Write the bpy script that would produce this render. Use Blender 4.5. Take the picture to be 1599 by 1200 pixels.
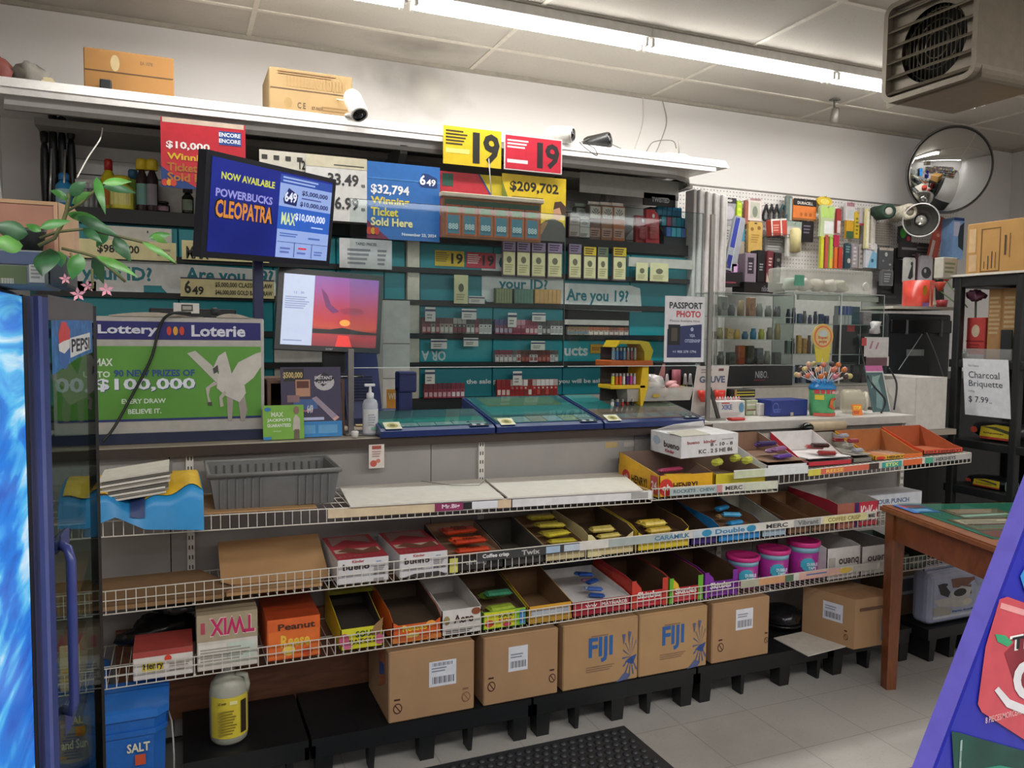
import bpy, bmesh, math, random
from mathutils import Vector as V, Matrix
random.seed(7)
PI = math.pi
for o in list(bpy.data.objects): bpy.data.objects.remove(o)
SC = bpy.context.scene
COL = SC.collection
# ---------------------------------------------------------------- camera
F, YAW, PITCH, ROLL, HC = 1234.36, 0.401476, -0.063045, 0.010943, 1.45
_f = V((math.sin(YAW)*math.cos(PITCH), math.cos(YAW)*math.cos(PITCH), math.sin(PITCH)))
_r = V((math.cos(YAW), -math.sin(YAW), 0)); _u = _r.cross(_f)
CR = _r*math.cos(ROLL)+_u*math.sin(ROLL); CU = _u*math.cos(ROLL)-_r*math.sin(ROLL); CO = V((0, 0, HC))
cd = bpy.data.cameras.new('camera'); cam = bpy.data.objects.new('camera', cd); COL.objects.link(cam)
cam.matrix_world = Matrix(((CR.x, CU.x, -_f.x, 0), (CR.y, CU.y, -_f.y, 0), (CR.z, CU.z, -_f.z, HC), (0, 0, 0, 1)))
cd.sensor_fit = 'HORIZONTAL'; cd.sensor_width = 36; cd.lens = F*36/1599; cd.clip_start = .05
SC.camera = cam
SC.view_settings.view_transform = 'Standard'; SC.view_settings.look = 'None'; SC.view_settings.exposure = 0.0
SC.view_settings.gamma = 1; SC.view_settings.use_curve_mapping = False
def ray(x, y): return _f + CR*((x-799.5)/F) - CU*((y-600)/F)
def at(x, y, Y): d = ray(x, y); return CO + d*(Y/d.y)
def atz(x, y, Z): d = ray(x, y); return CO + d*((Z-HC)/d.z)
def atx(x, y, X): d = ray(x, y); return CO + d*(X/d.x)
# ---------------------------------------------------------------- world and light
w = bpy.data.worlds.new('world'); SC.world = w; w.use_nodes = True
w.node_tree.nodes['Background'].inputs[0].default_value = (.75, .8, .9, 1)
w.node_tree.nodes['Background'].inputs[1].default_value = .4
def lamp(loc, sx, sy, power, color=(1, .985, .965), rot=(0, 0, 0)):
    l = bpy.data.lights.new('fluorescent_light', 'AREA'); l.shape = 'RECTANGLE'; l.size = sx; l.size_y = sy
    l.energy = power; l.color = color
    o = bpy.data.objects.new('fluorescent_light', l); COL.objects.link(o); o.location = loc; o.rotation_euler = rot
TUBE_Y, TUBE_Z, CEIL = 3.477, 2.9, 2.976
for xx in (-.25, .97, 2.185, 3.40): lamp((xx+.6, TUBE_Y, TUBE_Z-.03), 1.15, .05, 11)      # the tube row over the counter
for yy in (-.3, -2.6):                                                                      # the shop's other two rows
    for xx in (-.4, 2.1, 4.4): lamp((xx, yy, TUBE_Z-.03), 2.3, .6, 50 if yy > -1 else 40)
# ---------------------------------------------------------------- materials
def lin(c):
    if isinstance(c, str): c = tuple(int(c[i:i+2], 16)/255 for i in (0, 2, 4))
    return tuple((x/12.92 if x <= .04045 else ((x+.055)/1.055)**2.4) for x in c)
_M = {}
def M(c, rough=.55, metal=0, emit=0, n=.06, ns=30, bump=0, kind='', coat=0):
    k = (c, rough, metal, emit, n, ns, bump, kind, coat)
    if k in _M: return _M[k]
    m = bpy.data.materials.new('mat_%s' % c); m.use_nodes = True; t = m.node_tree; N = t.nodes; L = t.links
    b = N['Principled BSDF']; b.inputs['Roughness'].default_value = rough; b.inputs['Metallic'].default_value = metal
    rgb = lin(c)
    tc = N.new('ShaderNodeTexCoord'); nz = N.new('ShaderNodeTexNoise'); nz.inputs['Scale'].default_value = ns; nz.inputs['Detail'].default_value = 4
    mp = N.new('ShaderNodeMapping'); L.new(tc.outputs['Object'], mp.inputs[0]); L.new(mp.outputs[0], nz.inputs['Vector'])
    if kind == 'wood': mp.inputs['Scale'].default_value = (6, 1, 1) ; nz.inputs['Scale'].default_value = 9; nz.inputs['Distortion'].default_value = 1.2
    if kind == 'woodx': mp.inputs['Scale'].default_value = (1, 6, 6) ; nz.inputs['Scale'].default_value = 6; nz.inputs['Distortion'].default_value = 1.2
    cr = N.new('ShaderNodeValToRGB'); L.new(nz.outputs['Fac'], cr.inputs[0])
    cr.color_ramp.elements[0].position = .3; cr.color_ramp.elements[1].position = .7
    cr.color_ramp.elements[0].color = tuple(max(0, x*(1-n*1.6)) for x in rgb)+(1,); cr.color_ramp.elements[1].color = tuple(min(1, x*(1+n)) for x in rgb)+(1,)
    L.new(cr.outputs[0], b.inputs['Base Color'])
    if coat: b.inputs['Coat Weight'].default_value = coat; b.inputs['Coat Roughness'].default_value = .08
    if emit: L.new(cr.outputs[0], b.inputs['Emission Color']); b.inputs['Emission Strength'].default_value = emit
    if bump:
        bp = N.new('ShaderNodeBump'); bp.inputs['Strength'].default_value = bump; bp.inputs['Distance'].default_value = .01
        L.new(nz.outputs['Fac'], bp.inputs['Height']); L.new(bp.outputs[0], b.inputs['Normal'])
    _M[k] = m; return m
def clear(c='FFFFFF', gl=.12, tint=.93, rough=.03, key='', base=.02):
    k = ('clear', c, gl, tint, rough)
    if k in _M: return _M[k]
    m = bpy.data.materials.new('mat_clear'); m.use_nodes = True; t = m.node_tree; N = t.nodes; L = t.links
    N.remove(N['Principled BSDF']); out = N['Material Output']
    tr = N.new('ShaderNodeBsdfTransparent'); tr.inputs[0].default_value = tuple(x*tint for x in lin(c))+(1,)
    g = N.new('ShaderNodeBsdfGlossy'); g.inputs['Roughness'].default_value = rough
    lw = N.new('ShaderNodeLayerWeight'); lw.inputs[0].default_value = .5; pw = N.new('ShaderNodeMath'); pw.operation = 'POWER'; pw.inputs[1].default_value = 4; L.new(lw.outputs['Facing'], pw.inputs[0])
    ml = N.new('ShaderNodeMath'); ml.operation = 'MULTIPLY_ADD'; ml.inputs[1].default_value = gl; ml.inputs[2].default_value = base; L.new(pw.outputs[0], ml.inputs[0]); mx = N.new('ShaderNodeMixShader')
    L.new(ml.outputs[0], mx.inputs[0]); L.new(tr.outputs[0], mx.inputs[1]); L.new(g.outputs[0], mx.inputs[2]); L.new(mx.outputs[0], out.inputs[0])
    _M[k] = m; return m
def film(c='EDEDED', a=.45, rough=.25):          # cloudy plastic: part diffuse, part see-through
    k = ('film', c, a, rough)
    if k in _M: return _M[k]
    m = bpy.data.materials.new('mat_film'); m.use_nodes = True; b = m.node_tree.nodes['Principled BSDF']
    b.inputs['Base Color'].default_value = lin(c)+(1,); b.inputs['Roughness'].default_value = rough; b.inputs['Alpha'].default_value = a
    _M[k] = m; return m
# ---------------------------------------------------------------- mesh builder
_txt = {}
def text_mesh(s, bold):
    k = (s, bold)
    if k in _txt: return _txt[k]
    c = bpy.data.curves.new('t', 'FONT'); c.body = s; c.resolution_u = 2; c.offset = .03 if bold else 0.004
    o = bpy.data.objects.new('t', c); COL.objects.link(o)
    dg = bpy.context.evaluated_depsgraph_get(); me = bpy.data.meshes.new_from_object(o.evaluated_get(dg))
    vs = [(v.co.x, v.co.y) for v in me.vertices]; fs = [tuple(p.vertices) for p in me.polygons]
    bpy.data.objects.remove(o); bpy.data.curves.remove(c); bpy.data.meshes.remove(me)
    if not vs: vs = [(0, 0), (1, 1)]; fs = []
    x0 = min(v[0] for v in vs); x1 = max(v[0] for v in vs); y0 = min(v[1] for v in vs); y1 = max(v[1] for v in vs)
    _txt[k] = (vs, fs, x0, x1, y0, y1); return _txt[k]
ROOT = {}
class MB:
    def __init__(s): s.v = []; s.f = []; s.m = []; s.mats = []; s.sm = []
    def mi(s, m):
        if isinstance(m, str): m = M(m)
        if m not in s.mats: s.mats.append(m)
        return s.mats.index(m)
    def add(s, vs, fs, m, smooth=False):
        b = len(s.v); s.v += [tuple(x) for x in vs]; i = s.mi(m)
        for f in fs: s.f.append([b+k for k in f]); s.m.append(i); s.sm.append(smooth)
    def hexa(s, p, m): s.add(p, [(0, 3, 2, 1), (4, 5, 6, 7), (0, 1, 5, 4), (1, 2, 6, 5), (2, 3, 7, 6), (3, 0, 4, 7)], m)
    def box(s, x0, x1, y0, y1, z0, z1, m):
        s.hexa([(x0, y0, z0), (x1, y0, z0), (x1, y1, z0), (x0, y1, z0), (x0, y0, z1), (x1, y0, z1), (x1, y1, z1), (x0, y1, z1)], m); return s
    def bbox(s, x0, x1, y0, y1, z0, z1, m, b=.004, seg=2):       # bevelled box
        bm = bmesh.new(); bmesh.ops.create_cube(bm, size=1)
        for v in bm.verts: v.co = V(((x0+x1)/2+v.co.x*(x1-x0), (y0+y1)/2+v.co.y*(y1-y0), (z0+z1)/2+v.co.z*(z1-z0)))
        bmesh.ops.bevel(bm, geom=list(bm.edges), offset=b, segments=seg, affect='EDGES', profile=.5)
        s.add([v.co for v in bm.verts], [[v.index for v in f.verts] for f in (bm.verts.index_update(), bm.faces)[1]], m); bm.free(); return s
    def xf(s, fn, start=0):
        for i in range(start, len(s.v)): s.v[i] = tuple(fn(V(s.v[i])))
        return s
    def prism(s, pts, d, m):           # polygon of 3-D points pushed along d
        n = len(pts); a = [V(p) for p in pts]; c = [p+V(d) for p in a]
        s.add(a+c, [tuple(range(n))[::-1], tuple(range(n, 2*n))]+[(i, (i+1) % n, n+(i+1) % n, n+i) for i in range(n)], m); return s
    def tube(s, pts, r, m, n=6, closed=False):
        P = [V(p) for p in pts]; k = len(P); R = r if isinstance(r, (list, tuple)) else [r]*k; vs = []; pn = None
        for i in range(k):
            t = (P[min(i+1, k-1)]-P[max(i-1, 0)]).normalized() if not closed else (P[(i+1) % k]-P[i-1]).normalized()
            if pn is None: pn = t.orthogonal().normalized()
            else: pn = (pn-t*pn.dot(t)); pn = pn.normalized() if pn.length > 1e-6 else t.orthogonal().normalized()
            bn = t.cross(pn)
            for j in range(n): a = 2*PI*j/n; vs.append(P[i]+(pn*math.cos(a)+bn*math.sin(a))*R[i])
        fs = []
        for i in range(k if closed else k-1):
            for j in range(n): q = (i+1) % k; fs.append((i*n+j, i*n+(j+1) % n, q*n+(j+1) % n, q*n+j))
        if not closed: fs += [tuple(range(n))[::-1], tuple(range((k-1)*n, k*n))]
        s.add(vs, fs, m, n > 4); return s
    def lathe(s, c, prof, m, n=20, axis=None, ml=None, cap=True):        # prof: (radius, height) pairs
        c = V(c); ax = V(axis or (0, 0, 1)).normalized(); a = ax.orthogonal().normalized() if axis else V((1, 0, 0)); b = ax.cross(a)
        vs = []; fs = []; k = len(prof)
        for r, h in prof:
            for j in range(n): t = 2*PI*j/n; vs.append(c+ax*h+(a*math.cos(t)+b*math.sin(t))*r)
        if ml is None:
            for i in range(k-1):
                for j in range(n): fs.append((i*n+j, i*n+(j+1) % n, (i+1)*n+(j+1) % n, (i+1)*n+j))
            s.add(vs, fs, m, True)
            caps = []
            if cap and prof[0][0] > 1e-5: caps.append(tuple(range(n))[::-1])
            if cap and prof[-1][0] > 1e-5: caps.append(tuple(range((k-1)*n, k*n)))
            if caps: bb = len(s.v)-len(vs); i = s.mi(m); [(s.f.append([bb+q for q in f]), s.m.append(i), s.sm.append(False)) for f in caps]
        return s
    def ball(s, c, r, m, n=12, sc=(1, 1, 1)):
        st = len(s.v); s.lathe((0, 0, 0), [(r*math.sin(PI*i/(n//2+1)) if 0 < i < n//2+1 else 0, -r*math.cos(PI*i/(n//2+1))) for i in range(n//2+2)], m, n)
        s.xf(lambda v: V((v.x*sc[0]+c[0], v.y*sc[1]+c[1], v.z*sc[2]+c[2])), st); return s
    # --- printing on a face.  P = (origin, right, up) with lengths
    def quad(s, P, u0, v0, u1, v1, m, d=.0008):
        O, R, U = P; n = R.cross(U).normalized()*d
        s.add([O+R*u+U*v+n for u, v in ((u0, v0), (u1, v0), (u1, v1), (u0, v1))], [(0, 1, 2, 3)], m)
    def poly(s, P, pts, m, d=.0008):
        O, R, U = P; n = R.cross(U).normalized()*d; s.add([O+R*u+U*v+n for u, v in pts], [tuple(range(len(pts)))], m)
    def oval(s, P, cu, cv, ru, rv, m, d=.0008, n=16):
        s.poly(P, [(cu+ru*math.cos(2*PI*i/n), cv+rv*math.sin(2*PI*i/n)) for i in range(n)], m, d)
    def txt(s, P, t, u0, v0, u1, v1, m, d=.0014, bold=True):
        O, R, U = P; vs, fs, x0, x1, y0, y1 = text_mesh(t, bold); n = R.cross(U).normalized()*d
        s.add([O+R*(u0+(x-x0)/(x1-x0)*(u1-u0))+U*(v0+(y-y0)/(y1-y0)*(v1-v0))+n for x, y in vs], fs, m)
    def art(s, P, items, d=.0008):
        k = 0
        for it in items:
            k += 1; dd = d+.00012*k
            if it[0] == 'r': s.quad(P, *it[1:5], it[5], dd)
            elif it[0] == 't': s.txt(P, it[1], *it[2:6], it[6], dd)
            elif it[0] == 'n': s.txt(P, it[1], *it[2:6], it[6], dd, False)
            elif it[0] == 'o': s.oval(P, *it[1:5], it[5], dd)
            elif it[0] == 'p': s.poly(P, it[1], it[2], dd)
            elif it[0] == 'l':                                      # lines of small print: n rows
                _, u0, v0, u1, v1, n_, c = it
                for i in range(n_):
                    vv = v0+(v1-v0)*(i+.25)/n_; e = u0+(u1-u0)*(.75+.25*((i*37) % 7)/7)
                    s.quad(P, u0, vv, e, vv+(v1-v0)/n_*.5, c, dd)
            elif it[0] == 'b':                                      # barcode
                _, u0, v0, u1, v1, c = it
                for i in range(14):
                    uu = u0+(u1-u0)*i/14; s.quad(P, uu, v0, uu+(u1-u0)/14*(.35+.3*((i*5) % 3)/2), v1, c, dd)
        return s
    def build(s, name, parent=None, label=None, cat=None, group=None, kind=None, origin=None, mods=None):
        me = bpy.data.meshes.new(name); root = parent
        if parent is not None:
            while root.parent: root = root.parent
            mi = ROOT[root.name].inverted(); vs = [mi @ V(v) for v in s.v]
        else:
            xs = [v[0] for v in s.v]; ys = [v[1] for v in s.v]; zs = [v[2] for v in s.v]
            og = V(origin) if origin else V(((min(xs)+max(xs))/2, (min(ys)+max(ys))/2, min(zs))); vs = [V(v)-og for v in s.v]
        me.from_pydata(vs, [], s.f)
        for m in s.mats: me.materials.append(m)
        me.polygons.foreach_set('material_index', s.m); me.polygons.foreach_set('use_smooth', s.sm); me.update()
        o = bpy.data.objects.new(name, me); COL.objects.link(o)
        if parent is not None: o.parent = parent
        else: o.location = og; ROOT[o.name] = Matrix.Translation(og)
        if label: o['label'] = label
        if cat: o['category'] = cat
        if group: o['group'] = group
        if kind: o['kind'] = kind
        return o
def thing(name, label, cat, loc=(0, 0, 0), group=None, rz=0):
    o = bpy.data.objects.new(name, None); COL.objects.link(o); o.location = loc; o.rotation_euler = (0, 0, rz); o.empty_display_size = .05
    ROOT[o.name] = Matrix.Translation(V(loc)) @ Matrix.Rotation(rz, 4, 'Z')
    o['label'] = label; o['category'] = cat
    if group: o['group'] = group
    return o
def dup(r, loc, label, rz=None):
    c = r.copy(); COL.objects.link(c); c.location = loc; c['label'] = label
    if rz is not None: c.rotation_euler = (0, 0, rz)
    ROOT[c.name] = Matrix.Translation(V(loc)) @ Matrix.Rotation(c.rotation_euler[2], 4, 'Z')
    for ch in [x for x in COL.objects if x.parent == r]:
        d = ch.copy(); COL.objects.link(d); d.parent = c
        for g in [x for x in COL.objects if x.parent == ch]: e = g.copy(); COL.objects.link(e); e.parent = d
    return c
def PF(x0, x1, z0, z1, y): return (V((x0, y, z0)), V((x1-x0, 0, 0)), V((0, 0, z1-z0)))          # a face looking at -y
def PX(lb, rt, Y): a = at(*lb, Y); b = at(*rt, Y); return PF(a.x, b.x, a.z, b.z, Y)
def sheet(name, label, cat, P, bg, items, t=.003, group=None, parent=None, back=None):
    O, R, U = P; n = R.cross(U).normalized(); mb = MB(); mb.prism([O, O+R, O+R+U, O+U], -n*t, back or bg)
    mb.quad(P, 0, 0, 1, 1, bg, .0003); mb.art(P, items)
    return mb.build(name, parent, label, cat, group)
W, K = 'F2F0EC', '151515'
CARD = M('B28A5E', .85, n=.05, ns=12)
CARDIN = M('96714C', .9, n=.06)
WHITEMETAL = M('DDD9D0', .4)
# ================================================================ the room
def stain_mat(name, base, spots, sp=.04, tiles=None, speck=False, rough=.8):
    m = bpy.data.materials.new(name); m.use_nodes = True; t = m.node_tree; N = t.nodes; L = t.links; b = N['Principled BSDF']
    b.inputs['Roughness'].default_value = rough
    g = N.new('ShaderNodeNewGeometry'); nz = N.new('ShaderNodeTexNoise'); nz.inputs['Scale'].default_value = 2.2; nz.inputs['Detail'].default_value = 5
    L.new(g.outputs['Position'], nz.inputs['Vector'])
    def mixc(fac, a, c):
        x = N.new('ShaderNodeMix'); x.data_type = 'RGBA'; L.new(fac, x.inputs[0])
        if hasattr(a, 'links'): L.new(a, x.inputs[6])
        else: x.inputs[6].default_value = a
        if hasattr(c, 'links'): L.new(c, x.inputs[7])
        else: x.inputs[7].default_value = c
        return x.outputs[2]
    rgb = lin(base); cur = mixc(nz.outputs['Fac'], tuple(x*(1-sp) for x in rgb)+(1,), tuple(min(1, x*(1+sp)) for x in rgb)+(1,))
    if speck:
        n2 = N.new('ShaderNodeTexNoise'); n2.inputs['Scale'].default_value = 90; L.new(g.outputs['Position'], n2.inputs['Vector'])
        r = N.new('ShaderNodeValToRGB'); r.color_ramp.elements[0].position = .55; r.color_ramp.elements[1].position = .72; L.new(n2.outputs['Fac'], r.inputs[0])
        mm = N.new('ShaderNodeMath'); mm.operation = 'MULTIPLY'; mm.inputs[1].default_value = .22; L.new(r.outputs[0], mm.inputs[0])
        cur = mixc(mm.outputs[0], cur, tuple(x*.55 for x in rgb)+(1,))
    for (p, sc, col, amt) in spots:
        vm = N.new('ShaderNodeVectorMath'); vm.operation = 'SUBTRACT'; L.new(g.outputs['Position'], vm.inputs[0]); vm.inputs[1].default_value = p
        v2 = N.new('ShaderNodeVectorMath'); v2.operation = 'MULTIPLY'; L.new(vm.outputs[0], v2.inputs[0]); v2.inputs[1].default_value = tuple(1/x for x in sc)
        n3 = N.new('ShaderNodeTexNoise'); n3.inputs['Scale'].default_value = 7; n3.inputs['Detail'].default_value = 6; L.new(g.outputs['Position'], n3.inputs['Vector'])
        ln = N.new('ShaderNodeVectorMath'); ln.operation = 'LENGTH'; L.new(v2.outputs[0], ln.inputs[0])
        ad = N.new('ShaderNodeMath'); ad.operation = 'ADD'; L.new(ln.outputs['Value'], ad.inputs[0]); L.new(n3.outputs['Fac'], ad.inputs[1])
        mr = N.new('ShaderNodeMapRange'); mr.inputs[1].default_value = 1.5; mr.inputs[2].default_value = .55; mr.inputs[3].default_value = 0; mr.inputs[4].default_value = amt
        L.new(ad.outputs[0], mr.inputs[0]); cur = mixc(mr.outputs[0], cur, lin(col)+(1,))
    if tiles:
        bk = N.new('ShaderNodeTexBrick'); bk.offset = 0; bk.inputs['Scale'].default_value = 1; bk.inputs['Mortar Size'].default_value = .0018
        bk.inputs['Brick Width'].default_value = tiles[0]; bk.inputs['Row Height'].default_value = tiles[0]; bk.inputs['Mortar Smooth'].default_value = 0
        bk.inputs['Color1'].default_value = (1, 1, 1, 1); bk.inputs['Color2'].default_value = (.97, .97, .97, 1); bk.inputs['Mortar'].default_value = (.68, .66, .64, 1)
        va = N.new('ShaderNodeVectorMath'); va.operation = 'ADD'; L.new(g.outputs['Position'], va.inputs[0]); va.inputs[1].default_value = (tiles[1], tiles[2], 0)
        L.new(va.outputs[0], bk.inputs['Vector'])
        mu = N.new('ShaderNodeMix'); mu.data_type = 'RGBA'; mu.blend_type = 'MULTIPLY'; mu.inputs[0].default_value = 1; L.new(cur, mu.inputs[6]); L.new(bk.outputs[0], mu.inputs[7]); cur = mu.outputs[2]
    L.new(cur, b.inputs['Base Color']); return m
XL, XR, YB, YF = -2.2, 6.246, 4.41, -4.6
p = at(640, 130, YB)
wallm = stain_mat('mat_wall', 'DEDBD8', [((p.x+.02, YB, p.z+.02), (.36, 1, .26), '6E6A62', .5), ((p.x+.14, YB, p.z-.04), (.13, 1, .12), 'DAD8CF', .85), ((p.x-.12, YB, p.z+.2), (.5, 1, .22), '8E897E', .35)])
q = atz(655, 70, CEIL)
ceilm = stain_mat('mat_ceiling', 'B8B3AA', [((q.x, q.y, CEIL), (.35, .2, 1), '6A6256', .6), ((-.2, 4.2, CEIL), (.75, .5, 1), '8F8578', .45)], speck=True)
floorm = stain_mat('mat_floor', 'A8A49E', [((1.75, 2.15, 0), (.5, .35, 1), '6F6A62', .4), ((2.6, 1.6, 0), (.7, .5, 1), '8A857C', .3)], .12, (.3048, -2.63+.3048*20, .05), True, .45)
for nm, b_, m_ in (('floor', (XL, XR, YF, YB, -.05, 0), floorm), ('ceiling', (XL, XR, YF, YB, CEIL, CEIL+.05), ceilm), ('wall_back', (XL, XR, YB, YB+.08, 0, CEIL), wallm),
                   ('wall_right', (XR, XR+.08, YF, YB, 0, CEIL), wallm), ('wall_left', (XL-.08, XL, YF, YB, 0, CEIL), wallm), ('wall_front', (XL, XR, YF-.08, YF, 0, CEIL), wallm)):
    MB().box(*b_, m_).build(nm, kind='structure')
mb = MB(); TB = M('C9C3B6', .5)
for i in range(-3, 6): x = .365+1.2192*i; (XL < x < XR) and mb.box(x-.012, x+.012, YF, YB, CEIL-.006, CEIL+.002, TB)
for i in range(14): y = YB-.379-.6096*i; mb.box(XL, XR, y-.012, y+.012, CEIL-.0062, CEIL+.002, TB)
mb.build('trim_1', kind='structure')                                     # ceiling grid bars
mb = MB(); mb.box(XL, XR, YB-.02, YB, CEIL-.02, CEIL, M('A59F93', .6)); mb.build('trim_2', kind='structure')
mb = MB(); mb.box(XR-.03, XR, YF, YB, CEIL-.02, CEIL, M('A59F93', .6)); mb.build('trim_3', kind='structure')
# ---- fluorescent strip lights
TUBE = M('FFFDF8', .3, emit=19, n=0)
def strip(x0, y, lab, on=True, L=1.2):
    t = thing('strip_light', lab, 'ceiling light', (x0+L/2, y, CEIL-.08), 'bare tube strip lights on the ceiling')
    mb = MB(); mb.bbox(x0-.005, x0+L+.01, y-.055, y+.055, CEIL-.055, CEIL-.007, M('D9D6D0', .35), .006); mb.build('housing', t)
    for dy in (-.034, .034):
        m2 = MB(); m2.tube([(x0+.02, y+dy, TUBE_Z), (x0+L-.02, y+dy, TUBE_Z)], .0125, TUBE, 10); m2.build('fluorescent_tube', t)
        for xx in (x0+.012, x0+L-.012):
            m3 = MB(); m3.bbox(xx-.008, xx+.008, y+dy-.012, y+dy+.012, TUBE_Z-.018, CEIL-.05, M('EDEBE4', .3), .002); m3.build('lamp_socket', t, label='white end socket')
for x0, l in ((-.25, 'leftmost bare-tube strip light, cut by the top of the photo'), (.975, 'long bright strip light above the $32,794 winning ticket poster'),
              (2.188, 'bright strip light between two end sockets, over the right of the tobacco cabinet'), (3.40, 'strip light whose tubes run behind the brown ceiling heater')):
    strip(x0, TUBE_Y, l)
# ---- ceiling heater
t = thing('ceiling_heater', 'large brown unit heater with louvred grille hanging under the ceiling', 'heater', (2.78, 2.2, 2.376))
HB = M('7C7262', .45, metal=.25); HD = M('5F5748', .5, metal=.2)
X0, Y0, Y1, Z0, Z1 = 2.6, 1.985, 2.392, 2.376, 2.76
def rrect(y0, y1, z0, z1, r, x, n=5):
    o = []
    for cy, cz, a in ((y1-r, z1-r, 0), (y0+r, z1-r, 90), (y0+r, z0+r, 180), (y1-r, z0+r, 270)):
        for i in range(n+1): A = math.radians(a+90*i/n); o.append((x, cy+r*math.cos(A), cz+r*math.sin(A)))
    return o
mb = MB(); o1 = rrect(Y0, Y1, Z0, Z1, .045, X0); o2 = rrect(Y0+.02, Y1-.02, Z0+.02, Z1-.02, .03, X0); k = len(o1)
o3 = [(X0+.03, a[1], a[2]) for a in o2]; o4 = [(X0+.36, a[1], a[2]) for a in o1]
mb.add(o4+o1+o2+o3, [(j*k+i, j*k+(i+1) % k, (j+1)*k+(i+1) % k, (j+1)*k+i) for j in range(3) for i in range(k)]+[tuple(range(k))], HB)
mb.build('heater_body', t)
mb = MB(); cy, cz = (Y0+Y1)/2, (Z0+Z1)/2-.01; n = 40                     # back plate with round opening
ring = [(X0+.031, cy+.14*math.cos(2*PI*i/n), cz+.14*math.sin(2*PI*i/n)) for i in range(n)]
outr = [(X0+.031, cy+(Y1-Y0)/2*max(-1, min(1, 1.42*math.cos(2*PI*i/n))), cz+.19*max(-1, min(1, 1.42*math.sin(2*PI*i/n)))) for i in range(n)]
mb.add(ring+outr, [(i, (i+1) % n, n+(i+1) % n, n+i) for i in range(n)], HB); mb.build('fan_shroud', t)
mb = MB(); mb.box(X0+.09, X0+.1, cy-.15, cy+.15, cz-.15, cz+.15, M('15130F', .8)); mb.build('fan_backing', t, label='dark opening behind the fan guard')
mb = MB()
for i in range(16): y = cy-.135+.27*i/15; h = math.sqrt(max(.0004, .14**2-(y-cy)**2)); mb.tube([(X0+.05, y, cz-h), (X0+.05, y, cz+h)], .0025, M('77705F', .4, .5), 5)
for rr in (.05, .09, .13): mb.tube([(X0+.052, cy+rr*math.cos(a*PI/12), cz+rr*math.sin(a*PI/12)) for a in range(24)], .0025, M('77705F', .4, .5), 4, True)
mb.build('fan_guard', t)
for i in range(6):
    z = Z0+.035+.06*i; mb = MB(); mb.hexa([(X0+.002, Y0+.02, z), (X0+.002, Y1-.02, z), (X0+.006, Y1-.02, z-.004), (X0+.006, Y0+.02, z-.004), (X0+.022, Y0+.02, z+.014), (X0+.022, Y1-.02, z+.014), (X0+.024, Y1-.02, z+.010), (X0+.024, Y0+.02, z+.010)], M('8C8270', .4, .3)); mb.build('louvre', t)
for y in (Y0+.05, Y1-.05):
    mb = MB(); mb.tube([(X0+.2, y, Z1), (X0+.2, y, CEIL)], .006, '6B665A'); mb.build('hanger_rod', t)
# ---- small ceiling speaker
p = at(1303, 168, 3.95); t = thing('ceiling_sensor', 'small grey cylindrical device hanging from a short bracket near the back wall', 'sensor', (p.x, 3.95, p.z-.1))
mb = MB(); mb.tube([(p.x, 3.95, CEIL), (p.x, 3.95, p.z-.01)], .008, '55514A'); mb.box(p.x-.03, p.x+.03, 3.93, 3.97, CEIL-.012, CEIL-.006, '55514A'); mb.build('bracket', t)
mb = MB(); mb.lathe((p.x-.005, 3.95, p.z-.1), [(.02, 0), (.026, .008), (.026, .085), (.02, .095)], M('8E8A82', .4, .4), 14, (.1, -.1, 1)); mb.build('device_body', t)

# ================================================================ tobacco cabinet along the back wall
TEAL = M('16939F', .4, n=.04, ns=4); TEALD = M('137E8A', .4, n=.04, ns=4); BLK = M('121314', .5); ALU = M('D3D0CC', .32, .35, n=.03); SLAT = M('DCDAD6', .45, .15, n=.03)
CY = 3.95; ZS = [1.10, 1.286, 1.435, 1.605, 1.77, 1.925]
t = thing('tobacco_cabinet', 'long wall cabinet with teal flap doors, black ledge and white metal canopy behind the counter', 'cabinet', (1.1, 4.2, .0))
CAN = M('E6E3DF', .5); mb = MB(); mb.prism([(-.85, 3.70, 2.372), (-.85, 3.701, 2.40), (-.85, 3.737, 2.447), (-.85, 4.40, 2.447), (-.85, 4.40, 2.435), (-.85, 3.725, 2.40), (-.85, 3.712, 2.372)], (3.65, 0, 0), CAN)
mb.prism([(2.80, 3.70, 2.40), (2.80, 3.737, 2.447), (2.80, 4.40, 2.447), (2.80, 4.40, 2.43)], (.09, 0, 0), CAN); mb.box(-.85, 2.8, 3.699, 3.7005, 2.399, 2.4015, '8A8782'); mb.build('canopy', t)
mb = MB(); pth = [(-.62, 3.76, 2.335), (2.52, 3.76, 2.335)]+[(2.52+.28*math.sin(a*PI/12), 3.76+.28*(1-math.cos(a*PI/12)), 2.335) for a in range(1, 7)]+[(2.80, 4.3, 2.335)]
for z0, z1, m_, off in ((2.345, 2.40, ALU, 0), (2.325, 2.345, M('8F8B86', .4, .3), .006)):
    vs = []; k = len(pth)
    for (x, y, z) in pth: vs += [(x, y-off, z0), (x, y-off, z1), (x, y+.02-off, z1), (x, y+.02-off, z0)]
    mb.add(vs, [(4*i+j, 4*i+(j+1) % 4, 4*i+4+(j+1) % 4, 4*i+4+j) for i in range(k-1) for j in range(4)]+[(0, 1, 2, 3), (4*k-4, 4*k-3, 4*k-2, 4*k-1)], m_)
mb.build('curtain_rail', t, label='curved metal rail under the canopy')
mb = MB()
for i in range(6): mb.box(-.55, 2.86, 4.355-.01*(i % 2), 4.37, 1.98+.072*i, 1.98+.072*(i+1)-.004, SLAT)
mb.build('slatted_back', t)
mb = MB(); mb.box(-.55, 2.86, 4.0, 4.36, 2.33, 2.36, M('8E8B86', .6)); mb.build('inner_soffit', t)
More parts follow.
